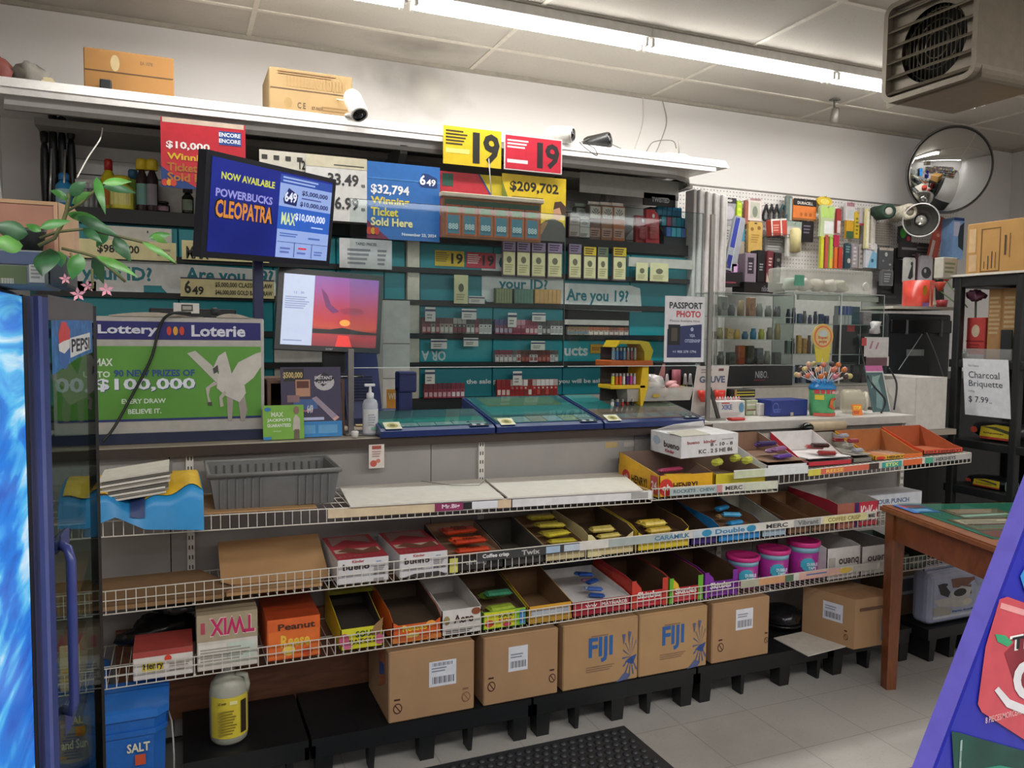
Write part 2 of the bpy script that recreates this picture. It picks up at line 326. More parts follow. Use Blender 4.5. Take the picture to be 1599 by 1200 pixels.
mb = MB(); mb.box(-.58, 2.89, CY-.005, 4.38, 1.925, 1.985, BLK); mb.build('ledge', t, label='black ledge above the teal flaps')
mb = MB(); mb.box(-.58, 2.89, CY+.03, 4.38, .02, 1.925, M('0E5964', .6)); mb.build('cabinet_body', t)
for z in ZS[:-1]: mb = MB(); mb.box(-.55, 2.885, CY-.03, CY+.03, z-.012, z+.014, BLK); mb.build('shelf_strip', t)
MB().box(-.55, 2.885, CY-.04, CY+.03, 1.0, 1.10, BLK).build('lower_plinth', t)
XS1 = [-.55, -.40, .013, .43, .73, .97, 1.08]; XS2 = [1.155, 1.563, 1.984, 2.409, 2.886]
WHT = M('E3E5E2', .5); TXT = M('19808D', .5)
for xs in (XS1, XS2):
    for i in range(len(xs)-1):
        for j in range(5):
            if xs is XS1 and i >= 3 and j < 2: col = M('D9D7D1', .5)
            elif xs is XS1 and i == 5 and j < 3: col = M('D9D7D1', .5)
            elif xs is XS2 and i == 2 and j == 2: col = M('0C0D0E', .6)
            else: col = TEAL if j in (2, 4) or xs is XS1 else (TEALD if j in (0, 3) else M('1CA2AE', .4, n=.04, ns=4))
            mb = MB(); mb.bbox(xs[i]+.002, xs[i+1]-.002, CY+.002, CY+.03, ZS[j]+.014, ZS[j+1]-.012, col, .003, 1)
            mb.build('flap_door', t)
# printed age-notice artwork on the flaps
def art_on(nm, items, y=CY+.001, label=None):
    for lb, rt, its in items: MB().art(PX(lb, rt, y), its).build(nm, t, label=label)
art_on('printed_notice', [((880, 483), (1003, 447), [('p', [(0, 0), (1, -.05), (.97, .9), (.85, 1), (0, 1)], WHT), ('t', 'Are you 19?', .03, .2, .82, .8, TXT)]),
    ((752, 474), (880, 436), [('p', [(0, .3), (.08, 0), (1, 0), (1, 1), (0, 1)], WHT), ('t', 'your ID?', .2, .45, .8, .95, TXT)]),
    ((752, 425), (800, 398), [('r', 0, 0, 1, 1, WHT), ('t', 'C', .55, .2, .9, .9, TXT)]),
    ((658, 564), (696, 548), [('t', 'OR A', 1, 1, 0, 0, 'D7E6E6')]), ((881, 556), (918, 541), [('t', 'ucts', 0, 0, 1, 1, 'E3EBEA')]), ((948, 553), (966, 543), [('t', 'm', 0, 0, 1, 1, 'E3EBEA')]),
    ((728, 602), (776, 592), [('t', 'the sale p', 0, 0, 1, 1, 'E3EBEA')]), ((872, 601), (962, 591), [('t', 'you will be asked fo', 0, 0, 1, 1, 'E3EBEA')])])
art_on('printed_notice', [((110, 459), (280, 410), [('r', 0, 0, .66, 1, WHT), ('r', .64, .3, .98, 1, WHT), ('t', 'your ID?', .1, .3, .74, .82, TXT)]),
    ((253, 459), (430, 418), [('p', [(0, .2), (.05, 0), (1, 0), (1, .9), (.05, 1), (0, .8)], WHT), ('t', 'Are you 19?', .2, .3, .98, .9, TXT)]), ((115, 458), (150, 440), [('r', 0, 0, 1, 1, TEAL)])])
mb = MB(); mb.bbox(1.085, 1.15, CY-.02, CY+.05, .02, 1.92, M('CDC7B6', .5), .004); mb.build('centre_post', t, label='cream upright between the two cabinet halves')
mb = MB(); mb.bbox(-.86, -.80, 3.80, 3.9, .02, 2.36, M('CFCDC8', .4), .004); 
for i in range(5): mb.bbox(-.78+.026*i, -.76+.026*i, 3.83+.012*(i % 2), 3.9, .02, 2.34, M('D8D6D2', .4), .004)
mb.build('side_shutter', t, label='white fluted shutter at the left end')
mb = MB()
for i in range(9): mb.bbox(2.80+.026*i, 2.824+.026*i, 3.9-.014*(i % 2)-.002*i, 3.99, 1.0, 2.31-.003*i, M('C9C5C2', .4), .007)
mb.build('side_shutter', t, label='white fluted shutter folded at the right end')
p = at(632, 250, 3.75); mb = MB(); mb.prism([(p.x-.02, 3.76, 2.35), (p.x-.02, 3.76, 2.31), (p.x-.02, 4.1, 2.0), (p.x-.02, 4.15, 2.0), (p.x-.02, 4.15, 2.35)], (.035, 0, 0), M('4E4B48', .5)); mb.build('bracket', t, label='dark triangular canopy bracket')
MB().box(.45, .49, 4.1, 4.35, 1.985, 2.33, '77736D').build('divider', t); MB().box(1.96, 1.99, 4.02, 4.35, 1.985, 2.33, '1B1B1B').build('divider', t)
for lb, rt in (((905, 300), (1060, 284)),): sheet('ballast_cover', '', None, PX(lb, rt, 4.0), 'A9AAA2', [], parent=t)
# ================================================================ the counter and its wire shelves
GREY = M('9A9691', .6, n=.05, ns=6); GREYD = M('7C7873', .6); EDGE = M('3A2D26', .5); TOP = M('A79B8A', .45, n=.08)
t = thing('service_counter', 'long grey service counter with dark edged worktop behind the candy shelves', 'counter', (1.0, 3.2, 0))
mb = MB(); mb.bbox(-1.7, 2.17, 2.85, 3.45, 1.035, 1.064, TOP, .003); mb.box(-1.7, 2.17, 2.842, 2.852, 1.03, 1.062, EDGE); mb.build('worktop', t, label='worktop with dark brown front edge')
mb = MB(); mb.bbox(2.17, 3.41, 2.85, 3.45, 1.035, 1.066, M('C9C5BE', .4), .003); mb.box(2.17, 3.41, 2.842, 2.852, 1.03, 1.066, M('B8B4AE', .35, .3)); mb.build('worktop', t, label='pale worktop with metal edge at the right end')
PYF = 2.885
seams = [at(265, 750, PYF).x, at(673, 730, PYF).x, at(990, 700, PYF).x, at(1180, 690, PYF).x]
xs = [-1.7]+seams+[3.37]
for i in range(len(xs)-1): mb = MB(); mb.box(xs[i]+.0015, xs[i+1]-.0015, PYF, 3.40, .05, 1.034, GREY if i < 3 else M('8D8985', .6)); mb.build('front_panel', t)
mb = MB(); mb.box(-.2, 1.32, 2.862, PYF-.002, .12, .45, M('85573C', .55, kind='woodx', n=.2)); mb.build('kick_board', t, label='bare brown wood board low on the left')
for px_, py in ((297, 780), (750, 720), (1124, 700), (1408, 665)):
    x = at(px_, py, PYF).x; mb = MB(); mb.box(x-.012, x+.012, PYF-.014, PYF, .12, 1.03, WHITEMETAL)
    for k in range(26): z = .16+.034*k; mb.box(x-.007, x-.003, PYF-.0148, PYF-.014, z, z+.014, '3A3836'); mb.box(x+.003, x+.007, PYF-.0148, PYF-.014, z, z+.014, '3A3836')
    mb.build('slotted_upright', t, label='white slotted shelf upright')
for lb, rt, c in (((945, 700), (964, 690), 'B59A6A'), ((974, 698), (990, 690), 'B4ABA0'), ((1184, 684), (1200, 676), 'B7A99A')):
    mb = MB(); mb.quad(PX(lb, rt, PYF), 0, 0, 1, 1, c, .001); mb.build('tape_remnant', t, label='torn scrap of old tape')
P = PX((576, 732), (600, 694), 2.84); sheet('sticker_note', 'white and red paper slip stuck to the counter front below the sanitizer', 'note', P, 'D9CFC6', [('o', .3, .2, .22, .14, 'C2584A'), ('o', .6, .3, .15, .09, 'C77A6A'), ('r', .2, .8, .8, .95, 'A65044'), ('l', .2, .45, .85, .75, 3, 'B08A80')], .001)
# ---- wire shelves
WIRE = M('DAD4C8', .35, n=.03)
def wshelf(lab, x0, x1, zt0, zt1, drop, yf=2.5, yb=2.855, mid=True, group=None, up=False):
    cx = (x0+x1)/2; t = thing('wire_shelf', lab, 'shelf', (cx, (yf+yb)/2, min(zt0, zt1)-drop), group)
    Z = lambda x: zt0+(zt1-zt0)*(x-x0)/(x1-x0); dk = drop if up else 0
    mb = MB()
    for dz in ([0, -drop*.42, -drop] if mid else [0, -drop]): mb.tube([(x0, yf, Z(x0)+dz), (x1, yf, Z(x1)+dz)], .0021, WIRE, 5)
    n = int((x1-x0)/.0262)
    for i in range(n+1): x = x0+(x1-x0)*i/n; mb.tube([(x, yf-.002, Z(x)+.001), (x, yf-.002, Z(x)-drop)], .0014, WIRE, 4)
    mb.build('front_lip', t)
    mb = MB()
    for i in range(n+1): x = x0+(x1-x0)*i/n; mb.tube([(x, yf, Z(x)-dk), (x, yb, Z(x)-dk)], .0014, WIRE, 3)
    for yy in (yb, (yf+yb)/2, yf+.1): mb.tube([(x0, yy, Z(x0)-.003-dk), (x1, yy, Z(x1)-.003-dk)], .002, WIRE, 4)
    mb.build('wire_deck', t)
    for ux in (at(297, 780, PYF).x, at(750, 720, PYF).x, at(1124, 700, PYF).x, at(1408, 665, PYF).x):
        if x0-.02 < ux < x1+.02:
            mb = MB(); zz = Z(ux)-dk; mb.prism([(ux-.003, 2.859, zz-.005), (ux-.003, yf+.03, zz-.005), (ux-.003, yf+.03, zz-.01), (ux-.003, 2.859, zz-.014)], (.008, 0, 0), WHITEMETAL); mb.build('shelf_bracket', t)
    t_Z[t.name] = Z; return t
t_Z = {}
def strip_on(t, px0, px1, yt, segs, yf=2.496, h=.03, z0=None, back='CFCBC2'):
    Z = t_Z[t.name]; a = at(px0, yt[0], yf); b = at(px1, yt[1], yf); ang = 0
    O = V((a.x, yf, Z(a.x)-h)); R = V((b.x-a.x, 0, Z(b.x)-Z(a.x))); mb = MB(); P = (O, R, V((0, 0, h)))
    mb.prism([O, O+R, O+R+P[2], O+P[2]], (0, .0015, 0), back); mb.art(P, segs); return mb.build('label_strip', t, label='price strip clipped along the lip')
s1a = wshelf('upper wire shelf under the counter, left run holding the grey bin and white boards', -.62, 1.635, .912, .868, .045, mid=False)
s1b = wshelf('short wire shelf section in front of the yellow candy boxes', 1.64, 2.235, .874, .868, .044, mid=False, up=True)
s1c = wshelf('upper wire shelf at the right end holding the open chocolate bar boxes', 2.24, 3.36, .90, .928, .045, mid=False)
s2 = wshelf('middle wire shelf under the counter, holding two red topped white boxes', -.62, 3.10, .70, .70, .068, up=True)
s3 = wshelf('lowest wire shelf under the counter, holding the pink lidded tubs', -.62, 3.26, .472, .475, .06, up=True)
strip_on(s1a, 512, 798, (800, 783), [('r', 0, 0, .56, 1, 'D8C3A0'), ('r', .56, .05, .72, .95, '8E2E5A'), ('t', 'Mr.Big', .6, .2, .7, .8, 'EFD9E0'), ('r', .72, .1, .77, .9, '1E1C1C'), ('r', .77, .1, .92, .95, 'E6E6E8'), ('r', .92, 0, 1, 1, 'DDC2A0')])
strip_on(s1a, 800, 1018, (783, 770), [('r', 0, 0, 1, 1, 'E2DFDC'), ('r', .84, .1, .97, .9, 'A5A39E')])
strip_on(s1b, 1046, 1214, (771, 748), [('r', 0, 0, .42, .9, 'A9B6B4'), ('t', 'ROCKETS . CHEW', .03, .3, .4, .75, '4F6468'), ('r', .42, 0, .47, 1, 'C48A88'), ('t', 'MERC', .5, .25, .66, .8, '4A4A46'), ('r', .68, 0, 1, 1, 'C9CDB8')], yf=2.494)
strip_on(s1c, 1262, 1515, (740, 707), [('r', 0, 0, .07, 1, 'D6C84E'), ('r', .07, .05, .35, .95, 'D0644A'), ('t', 'REESE', .1, .2, .2, .8, 'F0C25A'), ('r', .35, 0, .41, 1, '3A2A22'), ('r', .43, .05, .55, .95, '2E9C92'), ('t', 'STIX', .45, .2, .53, .8, 'E2E070'), ('r', .56, 0, .68, 1, 'D8632E'), ('r', .7, 0, .75, 1, '48A082'), ('r', .75, 0, 1, 1, 'A7A5A0'), ('t', 'HERSHEYS', .77, .2, .9, .8, '3B3A3A')], h=.026)
strip_on(s2, 745, 905, (872, 852), [('r', 0, 0, 1, 1, '3C3B3A'), ('t', 'Coffee crisp', .05, .2, .3, .8, 'E8E4E0'), ('t', 'Twix', .42, .2, .6, .8, 'B9B6B0'), ('r', .66, .1, .8, .9, 'A7BCD0'), ('r', .84, .1, 1, .9, 'B9C4CC')])
strip_on(s2, 905, 1180, (852, 835), [('r', 0, 0, .15, 1, 'DAD6CC'), ('r', .15, 0, .5, 1, 'A9B1AC'), ('t', 'CARAMILK', .4, .2, .6, .8, '3F7A9C'), ('r', .62, 0, 1, 1, 'B9C6CC'), ('o', .7, .5, .03, .45, '2F88B0'), ('t', 'Double', .75, .2, .93, .85, '3A78A0'), ('o', .97, .5, .03, .45, '2F88B0')])
strip_on(s2, 1180, 1368, (835, 806), [('t', 'MERC', .08, .2, .25, .8, '3E3C3A'), ('r', .3, 0, .52, 1, 'A5A5A2'), ('t', 'Vibrant', .33, .2, .5, .85, '5F6060'), ('r', .54, 0, .92, 1, 'D6CE96'), ('t', 'COFFEE CRISP', .58, .2, .86, .8, '8C7A3E'), ('t', 'MARS', .93, .2, .99, .8, '2E2A28')])
strip_on(s3, 1156, 1372, (935, 905), [('r', 0, 0, .12, 1, 'A9A792'), ('r', .12, .05, .3, .95, 'C69268'), ('r', .3, .05, .36, .95, '4F6A50'), ('r', .4, 0, .7, 1, 'D2A898'), ('r', .45, .5, .6, .7, '5A6FA0'), ('o', .74, .5, .05, .4, 'D8B850'), ('r', .8, .1, .98, .9, 'B7B4AC')])
s3r = s3
# ---- white boards on the upper shelf
BOARD = M('DDD6CA', .5, n=.04)
for c4, lab in ((((530, 765), (752, 748), (798, 783), (550, 799)), 'white laminate board lying on the upper shelf beside the grey bin'), (((757, 748), (969, 733), (1031, 770), (805, 783)), 'white laminate board on the upper shelf, left of the yellow candy box')):
    q = [atz(*c, .888) for c in c4]; mb = MB(); mb.prism([(v.x, max(2.487, min(2.855, v.y)), t_Z[s1a.name](v.x)+.003) for v in q], (0, 0, .006), BOARD); mb.build('laminate_board', label=lab, cat='board', group='white boards on the upper shelf')
mb = MB(); a = at(700, 768, 2.7); mb.tube([(a.x-.06, 2.84, .895), (a.x+.02, 2.72, .895), (a.x+.12, 2.70, .893), (a.x+.16, 2.76, .893)], .0012, '55524E', 4); mb.build('thin_wire', label='thin loose wire lying on the left white board', cat='wire')
MB().prism([(-.05, 2.51, .9025), (.40, 2.51, .8945), (.40, 2.80, .8945), (-.05, 2.80, .9025)], (0, 0, .005), CARD).build('cardboard_sheet', label='flat cardboard sheet lying under the grey plastic bin', cat='cardboard')
# ---- grey storage bin
t = thing('storage_bin', 'empty grey ribbed plastic bin standing on the upper shelf', 'bin', (.2, 2.66, .915)); BIN = M('6B6A68', .5)
bx0, bx1 = at(328, 798, 2.53).x, at(530, 795, 2.53).x; zb, zt = .902, at(430, 739, 2.53).z; y0_, y1_ = 2.53, 2.80; tp = .016
def binshell(mb, x0, x1, y0, y1, z0, z1, m, tp, th=.004):
    def rr(g, z): return [(x0+g, y0+g, z), (x1-g, y0+g, z), (x1-g, y1-g, z), (x0+g, y1-g, z)]
    L_ = [rr(tp, z0), rr(0, z1), rr(th, z1), rr(tp+th, z0+th)]; vs = sum(L_, [])
    mb.add(vs, [(j*4+i, j*4+(i+1) % 4, j*4+4+(i+1) % 4, j*4+4+i) for j in range(3) for i in range(4)]+[(3, 2, 1, 0), (12, 13, 14, 15)], m)
mb = MB(); mb.tube([(bx0-.004, y0_-.004, zt), (bx1+.004, y0_-.004, zt), (bx1+.004, y1_+.004, zt), (bx0-.004, y1_+.004, zt)], .008, M('777673', .5), 6, True); mb.build('bin_rim', t)
mb = MB(); binshell(mb, bx0, bx1, y0_, y1_, zb, zt, BIN, tp)
for i in range(15):
    if 5 < i < 10: continue
    f = (i+.5)/15; x = bx0+.02+(bx1-bx0-.04)*f; mb.hexa([(x-.003, y0_+tp-.006, zb), (x+.003, y0_+tp-.006, zb), (x+.003, y0_+tp+.004, zb), (x-.003, y0_+tp+.004, zb), (x-.003, y0_-.005, zt-.012), (x+.003, y0_-.005, zt-.012), (x+.003, y0_+.004, zt-.012), (x-.003, y0_+.004, zt-.012)], BIN)
for i in range(14): x = bx0+.03+(bx1-bx0-.06)*i/13; mb.box(x-.0025, x+.0025, y1_-.012, y1_-.004, zb+.05, zt-.01, '4F4E4C')
mb.build('bin_shell', t)
# ---- blue and yellow sacks with newspapers
SHZ = lambda x: .914-.0193*(x+.6)
t = thing('folded_sack', 'blue and yellow printed plastic sack draped over the left of the upper shelf', 'sack', (-.12, 2.6, .91)); BLU = M('2B8CC8', .4, n=.1, ns=9, bump=.2); YEL = M('E0B52C', .4, n=.08)
def cloth(fn, nu, nv, m, mats=None):
    mb = MB(); vs = [fn(i/nu, j/nv) for j in range(nv+1) for i in range(nu+1)]
    for j in range(nv):
        for i in range(nu): pass
    mb.add(vs, [(j*(nu+1)+i, j*(nu+1)+i+1, (j+1)*(nu+1)+i+1, (j+1)*(nu+1)+i) for j in range(nv) for i in range(nu)], m, True); return mb
xa, xb = at(92, 800, 2.5).x, at(318, 800, 2.5).x
def zz(u): return .075+.02*math.sin(u*9)+.012*math.sin(u*21+1)
def sk(u, v):      # v 0 = front hem, 1 = back
    x = xa+(xb-xa)*u; hang = -.055*(.35+.65*u) + .035*max(0, 1-abs(u-.38)/.2)
    if v < .4: f = v/.4; return (x, 2.47+.02*f, .918+hang*(1-f)+(zz(u)-.03)*f)
    f = (v-.4)/.6; return (x-.01*f, 2.49+.3*f, .918+(zz(u)-.03)*(1-f)+.07*f+.015*math.sin(PI*f))
cloth(sk, 40, 14, BLU).build('sack_body', t)
def sk2(u, v): p = sk(.55+.44*u, .42+.58*v); return (p[0], p[1], p[2]+.004)
cloth(sk2, 14, 8, YEL).build('yellow_band', t)
def sk3(u, v): p = sk(.03+.3*u, .4+.5*v); return (p[0], p[1]-.001, p[2]+.005)
cloth(sk3, 12, 8, YEL).build('yellow_band', t)
def sk4(u, v): a = sk(.48+.1*u, .15+.35*v); return (a[0], a[1]-.004, a[2]+.005)
cloth(sk4, 6, 5, M('2E3F6E', .5)).build('dark_emblem', t)
mb = MB(); pa = at(170, 805, 2.50); pb = at(262, 790, 2.5)
P0 = V((pa.x-.02, 2.50, .955))
for k in range(9):
    z = .955+.0075*k; w_ = .17+.006*math.sin(k*2.1); mb.box(P0.x+.004*math.sin(k*3), P0.x+w_+.006*k*.3, 2.50+.004*math.sin(k*1.7), 2.70, z, z+.006, ['C8C2B6', '8A8478', 'D6D0C4', '5E5A54'][k % 4])
mb.xf(lambda v: V((v.x, v.y, v.z+.14*(v.x-P0.x)*(v.x-P0.x)/.2)))
mb.build('newspaper_bundle', label='bundle of folded newspapers resting on the blue and yellow sack', cat='newspapers')

# ================================================================ open display boxes on the shelves
def obox(lab, px0, px1, pyt, z, out, inn, items=(), depth=.3, hb=None, yf=2.515, cut=None, cat='candy box', left=None, name='display_box', flap=None, right=None, group=None, hs=None, x0=None, x1=None, fl=0):
    a = at(px0, pyt, yf); b = at(px1, pyt, yf); x0 = a.x if x0 is None else x0; x1 = b.x if x1 is None else x1
    hf = max(.02, (a.z+b.z)/2-z) if pyt else .05
    hb = max(hb or 0, hf+.012); hs = hs or hf; e = .003; y1 = yf+depth
    out = M(out, .45) if isinstance(out, str) else out; inn = M(inn, .85) if isinstance(inn, str) else inn
    t = thing(name, lab, cat, ((x0+x1)/2, yf+depth/2, z), group)
    mb = MB(); mb.box(x0, x1, yf, y1, z, z+.003, inn)
    if fl: mb.box(x0+e, x1-e, yf+e, y1-e, z+fl-.003, z+fl, inn)
    for sx, dx in ((x0, e), (x1-e, e)):
        mb.prism([(sx, yf, z), (sx, yf, z+hs), (sx, yf+.05, z+(hs+hb)/2*.98 if cut else z+hs+.01), (sx, y1, z+hb), (sx, y1, z)], (dx*.5, 0, 0), out if sx == x0 else inn)
        mb.prism([(sx+dx*.5, yf, z), (sx+dx*.5, yf, z+hs), (sx+dx*.5, yf+.05, z+(hs+hb)/2*.98 if cut else z+hs+.01), (sx+dx*.5, y1, z+hb), (sx+dx*.5, y1, z)], (dx*.5, 0, 0), inn if sx == x0 else out)
    mb.box(x0, x1, y1-e, y1, z, z+hb, inn)
    if left:
        P = (V((x0-.0004, y1, z)), V((0, yf-y1, 0)), V((0, 0, hf))); mb.art(P, left)
    mb.build('tray', t)
    mb = MB(); P = PF(x0, x1, z, z+hf, yf)
    if cut:                                                    # notched front edge
        pts = [(0, 0), (1, 0), (1, 1), (1-cut[0], cut[1]), (cut[0], cut[1]), (0, 1)]
        O, R, U = P; mb.prism([O+R*u+U*v for u, v in pts], (0, e*.5, 0), out); mb.prism([O+R*u+U*v+V((0, e*.5, 0)) for u, v in pts], (0, e*.5, 0), inn)
    else: mb.box(x0, x1, yf, yf+e*.5, z, z+hf, out); mb.box(x0, x1, yf+e*.5, yf+e, z, z+hf, inn)
    mb.art(P, items); mb.build('front_panel', t)
    if flap:                                                   # raised back lid: height, tilt
        mb = MB(); mb.prism([(x0+.004, y1-.002, z+hb), (x1-.004, y1-.002, z+hb), (x1-.004, y1+flap[1]-.002, z+hb+flap[0]), (x0+.004, y1+flap[1]-.002, z+hb+flap[0])], (0, .003, 0), CARD); mb.build('lid_flap', t)
    return dict(t=t, x0=x0, x1=x1, y0=yf, y1=y1, z=z+fl, hf=hf, hb=hb)
def cbox(lab, px0, px1, pyt, z, top, front, items=(), topitems=(), depth=.3, yf=2.515, h=None, name='candy_box', cat='candy box', left=None, group=None, topm=None):
    a = at(px0, pyt, yf); b = at(px1, pyt, yf); h = h or (a.z+b.z)/2-z; x0, x1 = a.x, b.x
    mb = MB(); mb.bbox(x0, x1, yf, yf+depth, z, z+h, M(front, .45) if isinstance(front, str) else front, .0025, 1)
    mb.art(PF(x0, x1, z, z+h, yf), items)
    mb.quad((V((x0, yf, z+h)), V((x1-x0, 0, 0)), V((0, depth, 0))), 0, 0, 1, 1, M(top, .4) if isinstance(top, str) else top, .0004)
    mb.art((V((x0, yf, z+h)), V((x1-x0, 0, 0)), V((0, depth, 0))), topitems)
    if left: mb.art((V((x0, yf+depth, z)), V((0, -depth, 0)), V((0, 0, h))), left)
    return mb.build(name, label=lab, cat=cat, group=group)
def bar(x, y, z, L, w_, h, col, lab, cat='candy bar', ang=0, group=None, items=(), name='candy_bar', tilt=0, end=None):
    mb = MB(); m = M(col, .3, n=.14, ns=60); n = 8
    sec = [(0, .1), (.06, .25), (.09, 1), (.91, 1), (.94, .25), (1, .1)]; vs = []
    for u, s in sec:
        for k in range(n): a = 2*PI*k/n; vs.append(((u-.5)*L, math.cos(a)*w_/2*(1 if s > .9 else .96), h/2+math.sin(a)*h/2*s))
    mb.add(vs, [(i*n+k, i*n+(k+1) % n, (i+1)*n+(k+1) % n, (i+1)*n+k) for i in range(5) for k in range(n)]+[tuple(range(n)), tuple(range(5*n, 6*n))], m)
    mb.art((V((-L/2, -w_/2, h)), V((L, 0, 0)), V((0, w_, 0))), items)
    mb.xf(lambda v: Matrix.Rotation(ang, 3, 'Z') @ (Matrix.Rotation(tilt, 3, 'Y') @ v)+V((x, y, z)))
    return mb.build(name, label=lab, cat=cat, group=group)
# ================================================================ lowest shelf
Z3, Z2 = .4165, .6355
ORD = ['frontmost', 'second from the front', 'third from the front', 'fourth from the front', 'fifth from the front', 'sixth from the front', 'seventh from the front']
def ctr(b, k=.5): return (b['x0']+b['x1'])/2
def bars(b, n, col, lab, L=.14, w_=.028, h=.014, group=None, seed=1, y0=.03, dy=None, zt=.02, jit=.25, rot=PI/2*0, items=(), cat='candy bar', name='candy_bar'):
    r = random.Random(seed); W_ = b['x1']-b['x0']
    for k in range(n):
        x = ctr(b)+r.uniform(-.12, .12)*W_*.3; y = b['y0']+y0+k*(dy or w_*.9); z = b['z']+.004+zt*(k % 2)+(.008*k if zt else 0)
        c = col[k % len(col)] if isinstance(col, (list, tuple)) else col
        bar(x, y, z, min(L, W_*.86), w_, h, c, lab+', '+ORD[k], cat, rot+r.uniform(-jit, jit)*.3, group, items, name)
t = thing('rubbish_bag', 'crumpled black plastic bags stuffed at the left of the lowest shelf', 'bag', (-.02, 2.65, Z3))
def blob(c, r, m, seed, n=18, rough=.18):
    rr = random.Random(seed); mb = MB(); ph = [rr.uniform(0, 6.28) for _ in range(8)]; vs = []; k = n//2
    for i in range(k+1):
        a = PI*i/k
        for j in range(n):
            b = 2*PI*j/n; q = 1+rough*(math.sin(3*a+ph[0]+2*b)+math.sin(5*b+ph[1])*.6+math.sin(7*b+4*a+ph[2])*.5+.4*math.sin(11*b-6*a+ph[3]))*math.sin(a)
            vs.append((c[0]+r[0]*math.sin(a)*math.cos(b)*q, c[1]+r[1]*math.sin(a)*math.sin(b)*q, max(c[2]-r[2]*.97, c[2]+r[2]*math.cos(a)*q)))
    mb.add(vs, [(i*n+j, i*n+(j+1) % n, (i+1)*n+(j+1) % n, (i+1)*n+j) for i in range(k) for j in range(n)], m, True); return mb
BAGM = M('17181A', .22, bump=.5, ns=14)
blob((-.05, 2.77, Z3+.055), (.12, .06, .055), BAGM, 3).build('bag_body', t); blob((.0, 2.76, Z3+.145), (.12, .07, .03), M('2A2E2E', .2, bump=.4), 5).build('bag_body', t)
cbox('small beige candy box seen through the cooler glass on the lowest shelf', 92, 124, 1008, Z3, '8A5A4A', 'C9B48A', [('r', .1, .2, .9, .5, 'D0A040')], depth=.2)
cbox('red topped white candy box with yellow logo, beside the black bags', 207, 301, 1015, Z3, 'A8463F', 'D9D2CA', [('r', 0, .8, 1, 1, 'A8463F'), ('r', .15, .25, .5, .62, 'D8C23A'), ('t', 'Henry', .17, .3, .5, .6, '3A2A20'), ('o', .58, .68, .06, .12, 'D4412E'), ('l', .6, .2, .95, .5, 4, '9A8F88')], depth=.15)
cbox('tan and white candy box with pink upside-down lettering on the lowest shelf', 307, 402, 957, Z3, 'A7977C', 'D2CBC0', [('r', 0, .52, 1.0, 1, 'A7977C'), ('t', 'TWIX', .96, .93, .2, .6, 'F0E6DA'), ('t', 'TWIX', .95, .92, .21, .61, 'C02A62'), ('r', .06, .66, .13, .86, 'B04A5A'), ('r', .02, .1, .48, .46, 'DAD6CC'), ('r', .5, .1, .95, .46, 'C6D0C4'), ('l', .05, .15, .9, .4, 5, '9E988E')], depth=.2)
cbox('closed bright orange candy box beside the one with pink upside-down letters', 417, 500, 965, Z3, 'A8431F', 'D8622A', [('r', .02, .05, .98, .7, 'E0702E'), ('t', 'Peanut', .2, .72, .9, .88, '4A2A1A'), ('t', 'Reese', .25, .3, .8, .6, 'E8C040'), ('o', .4, .22, .12, .12, 'F0D060'), ('o', .75, .15, .1, .1, 'C84A20')], depth=.28)
b = obox('yellow sour candy box with pink candy pictures and a torn corner', 532, 598, 980, Z3, 'D9D22E', '3A3028', [('t', 'SOUR', .35, .55, .85, .85, '2B5A2A'), ('t', 'PATCH', .2, .25, .8, .48, '4A3A20'), ('o', .08, .5, .12, .3, 'C85A7A'), ('o', .15, .2, .1, .15, 'D47090'), ('p', [(.7, .6), (.8, 1.05), (1, 1.35), (.98, .9), (.9, .5)], CARDIN), ('o', .92, .35, .1, .25, 'D06A88')], hb=.13, fl=.05)
bar(ctr(b)+.0, 2.72, Z3+.135, .16, .12, .012, '8C8A2A', 'yellow and black candy pouch lying above the sour candy box', 'candy pouch', name='candy_pouch')
b = obox('open orange candy box with brown back flap, left of the white one', 613, 689, 968, Z3, 'D8622A', '4A3A2A', [('r', 0, .0, 1, .25, 'D07A3A'), ('t', 'Reeses', .2, .5, .7, .8, 'F0C83A'), ('o', .78, .75, .1, .14, 'F0A040'), ('o', .4, .3, .14, .12, 'E8D070'), ('l', .1, .08, .9, .22, 3, 'B8481E')], hb=.12, cut=(.12, .82), flap=(.075, -.05), fl=.05)
b = obox('white chocolate box with brown lettering, open at the top, lowest shelf', 690, 752, 951, Z3, 'D8D2CC', 'C2BDB6', [('t', 'Aero', .3, .45, .8, .78, '4A2A22'), ('o', .86, .85, .12, .14, '8A4A2E'), ('o', .12, .6, .08, .18, '9A8A5A'), ('l', .1, .08, .9, .2, 2, '4A4540')], hb=.13, fl=.05)
b = obox('green and yellow sour candy box with brown flap, right of the white one', 754, 822, 953, Z3, '8FBF2E', '6A503A', [('r', .04, .1, .72, .95, 'D8D22E'), ('t', 'SOUR', .35, .6, .68, .85, '2B4A2A'), ('t', 'KIDS', .36, .35, .66, .55, 'B02A3A'), ('o', .15, .35, .1, .2, 'D0503A'), ('o', .55, .2, .1, .12, 'C0405A'), ('r', .84, .1, .97, .9, '3A8AC8')], hb=.12, flap=(.07, -.05), fl=.05)
bars(b, 3, ['9AB03A', '3A7A5A', '6A8A2A'], 'small green candy bag in the green and yellow box', L=.1, w_=.05, h=.02, group='green candy bags in the green and yellow box', zt=.03)
obox('gold candy box with a pale blue panel on the lowest shelf', 826, 893, 944, Z3, 'D8A030', '80603E', [('r', .05, .35, .95, .75, 'A9B0BC'), ('r', 0, 0, 1, .3, 'B58A2E'), ('l', .1, .4, .9, .7, 3, 'C8CCD0')], hb=.12)
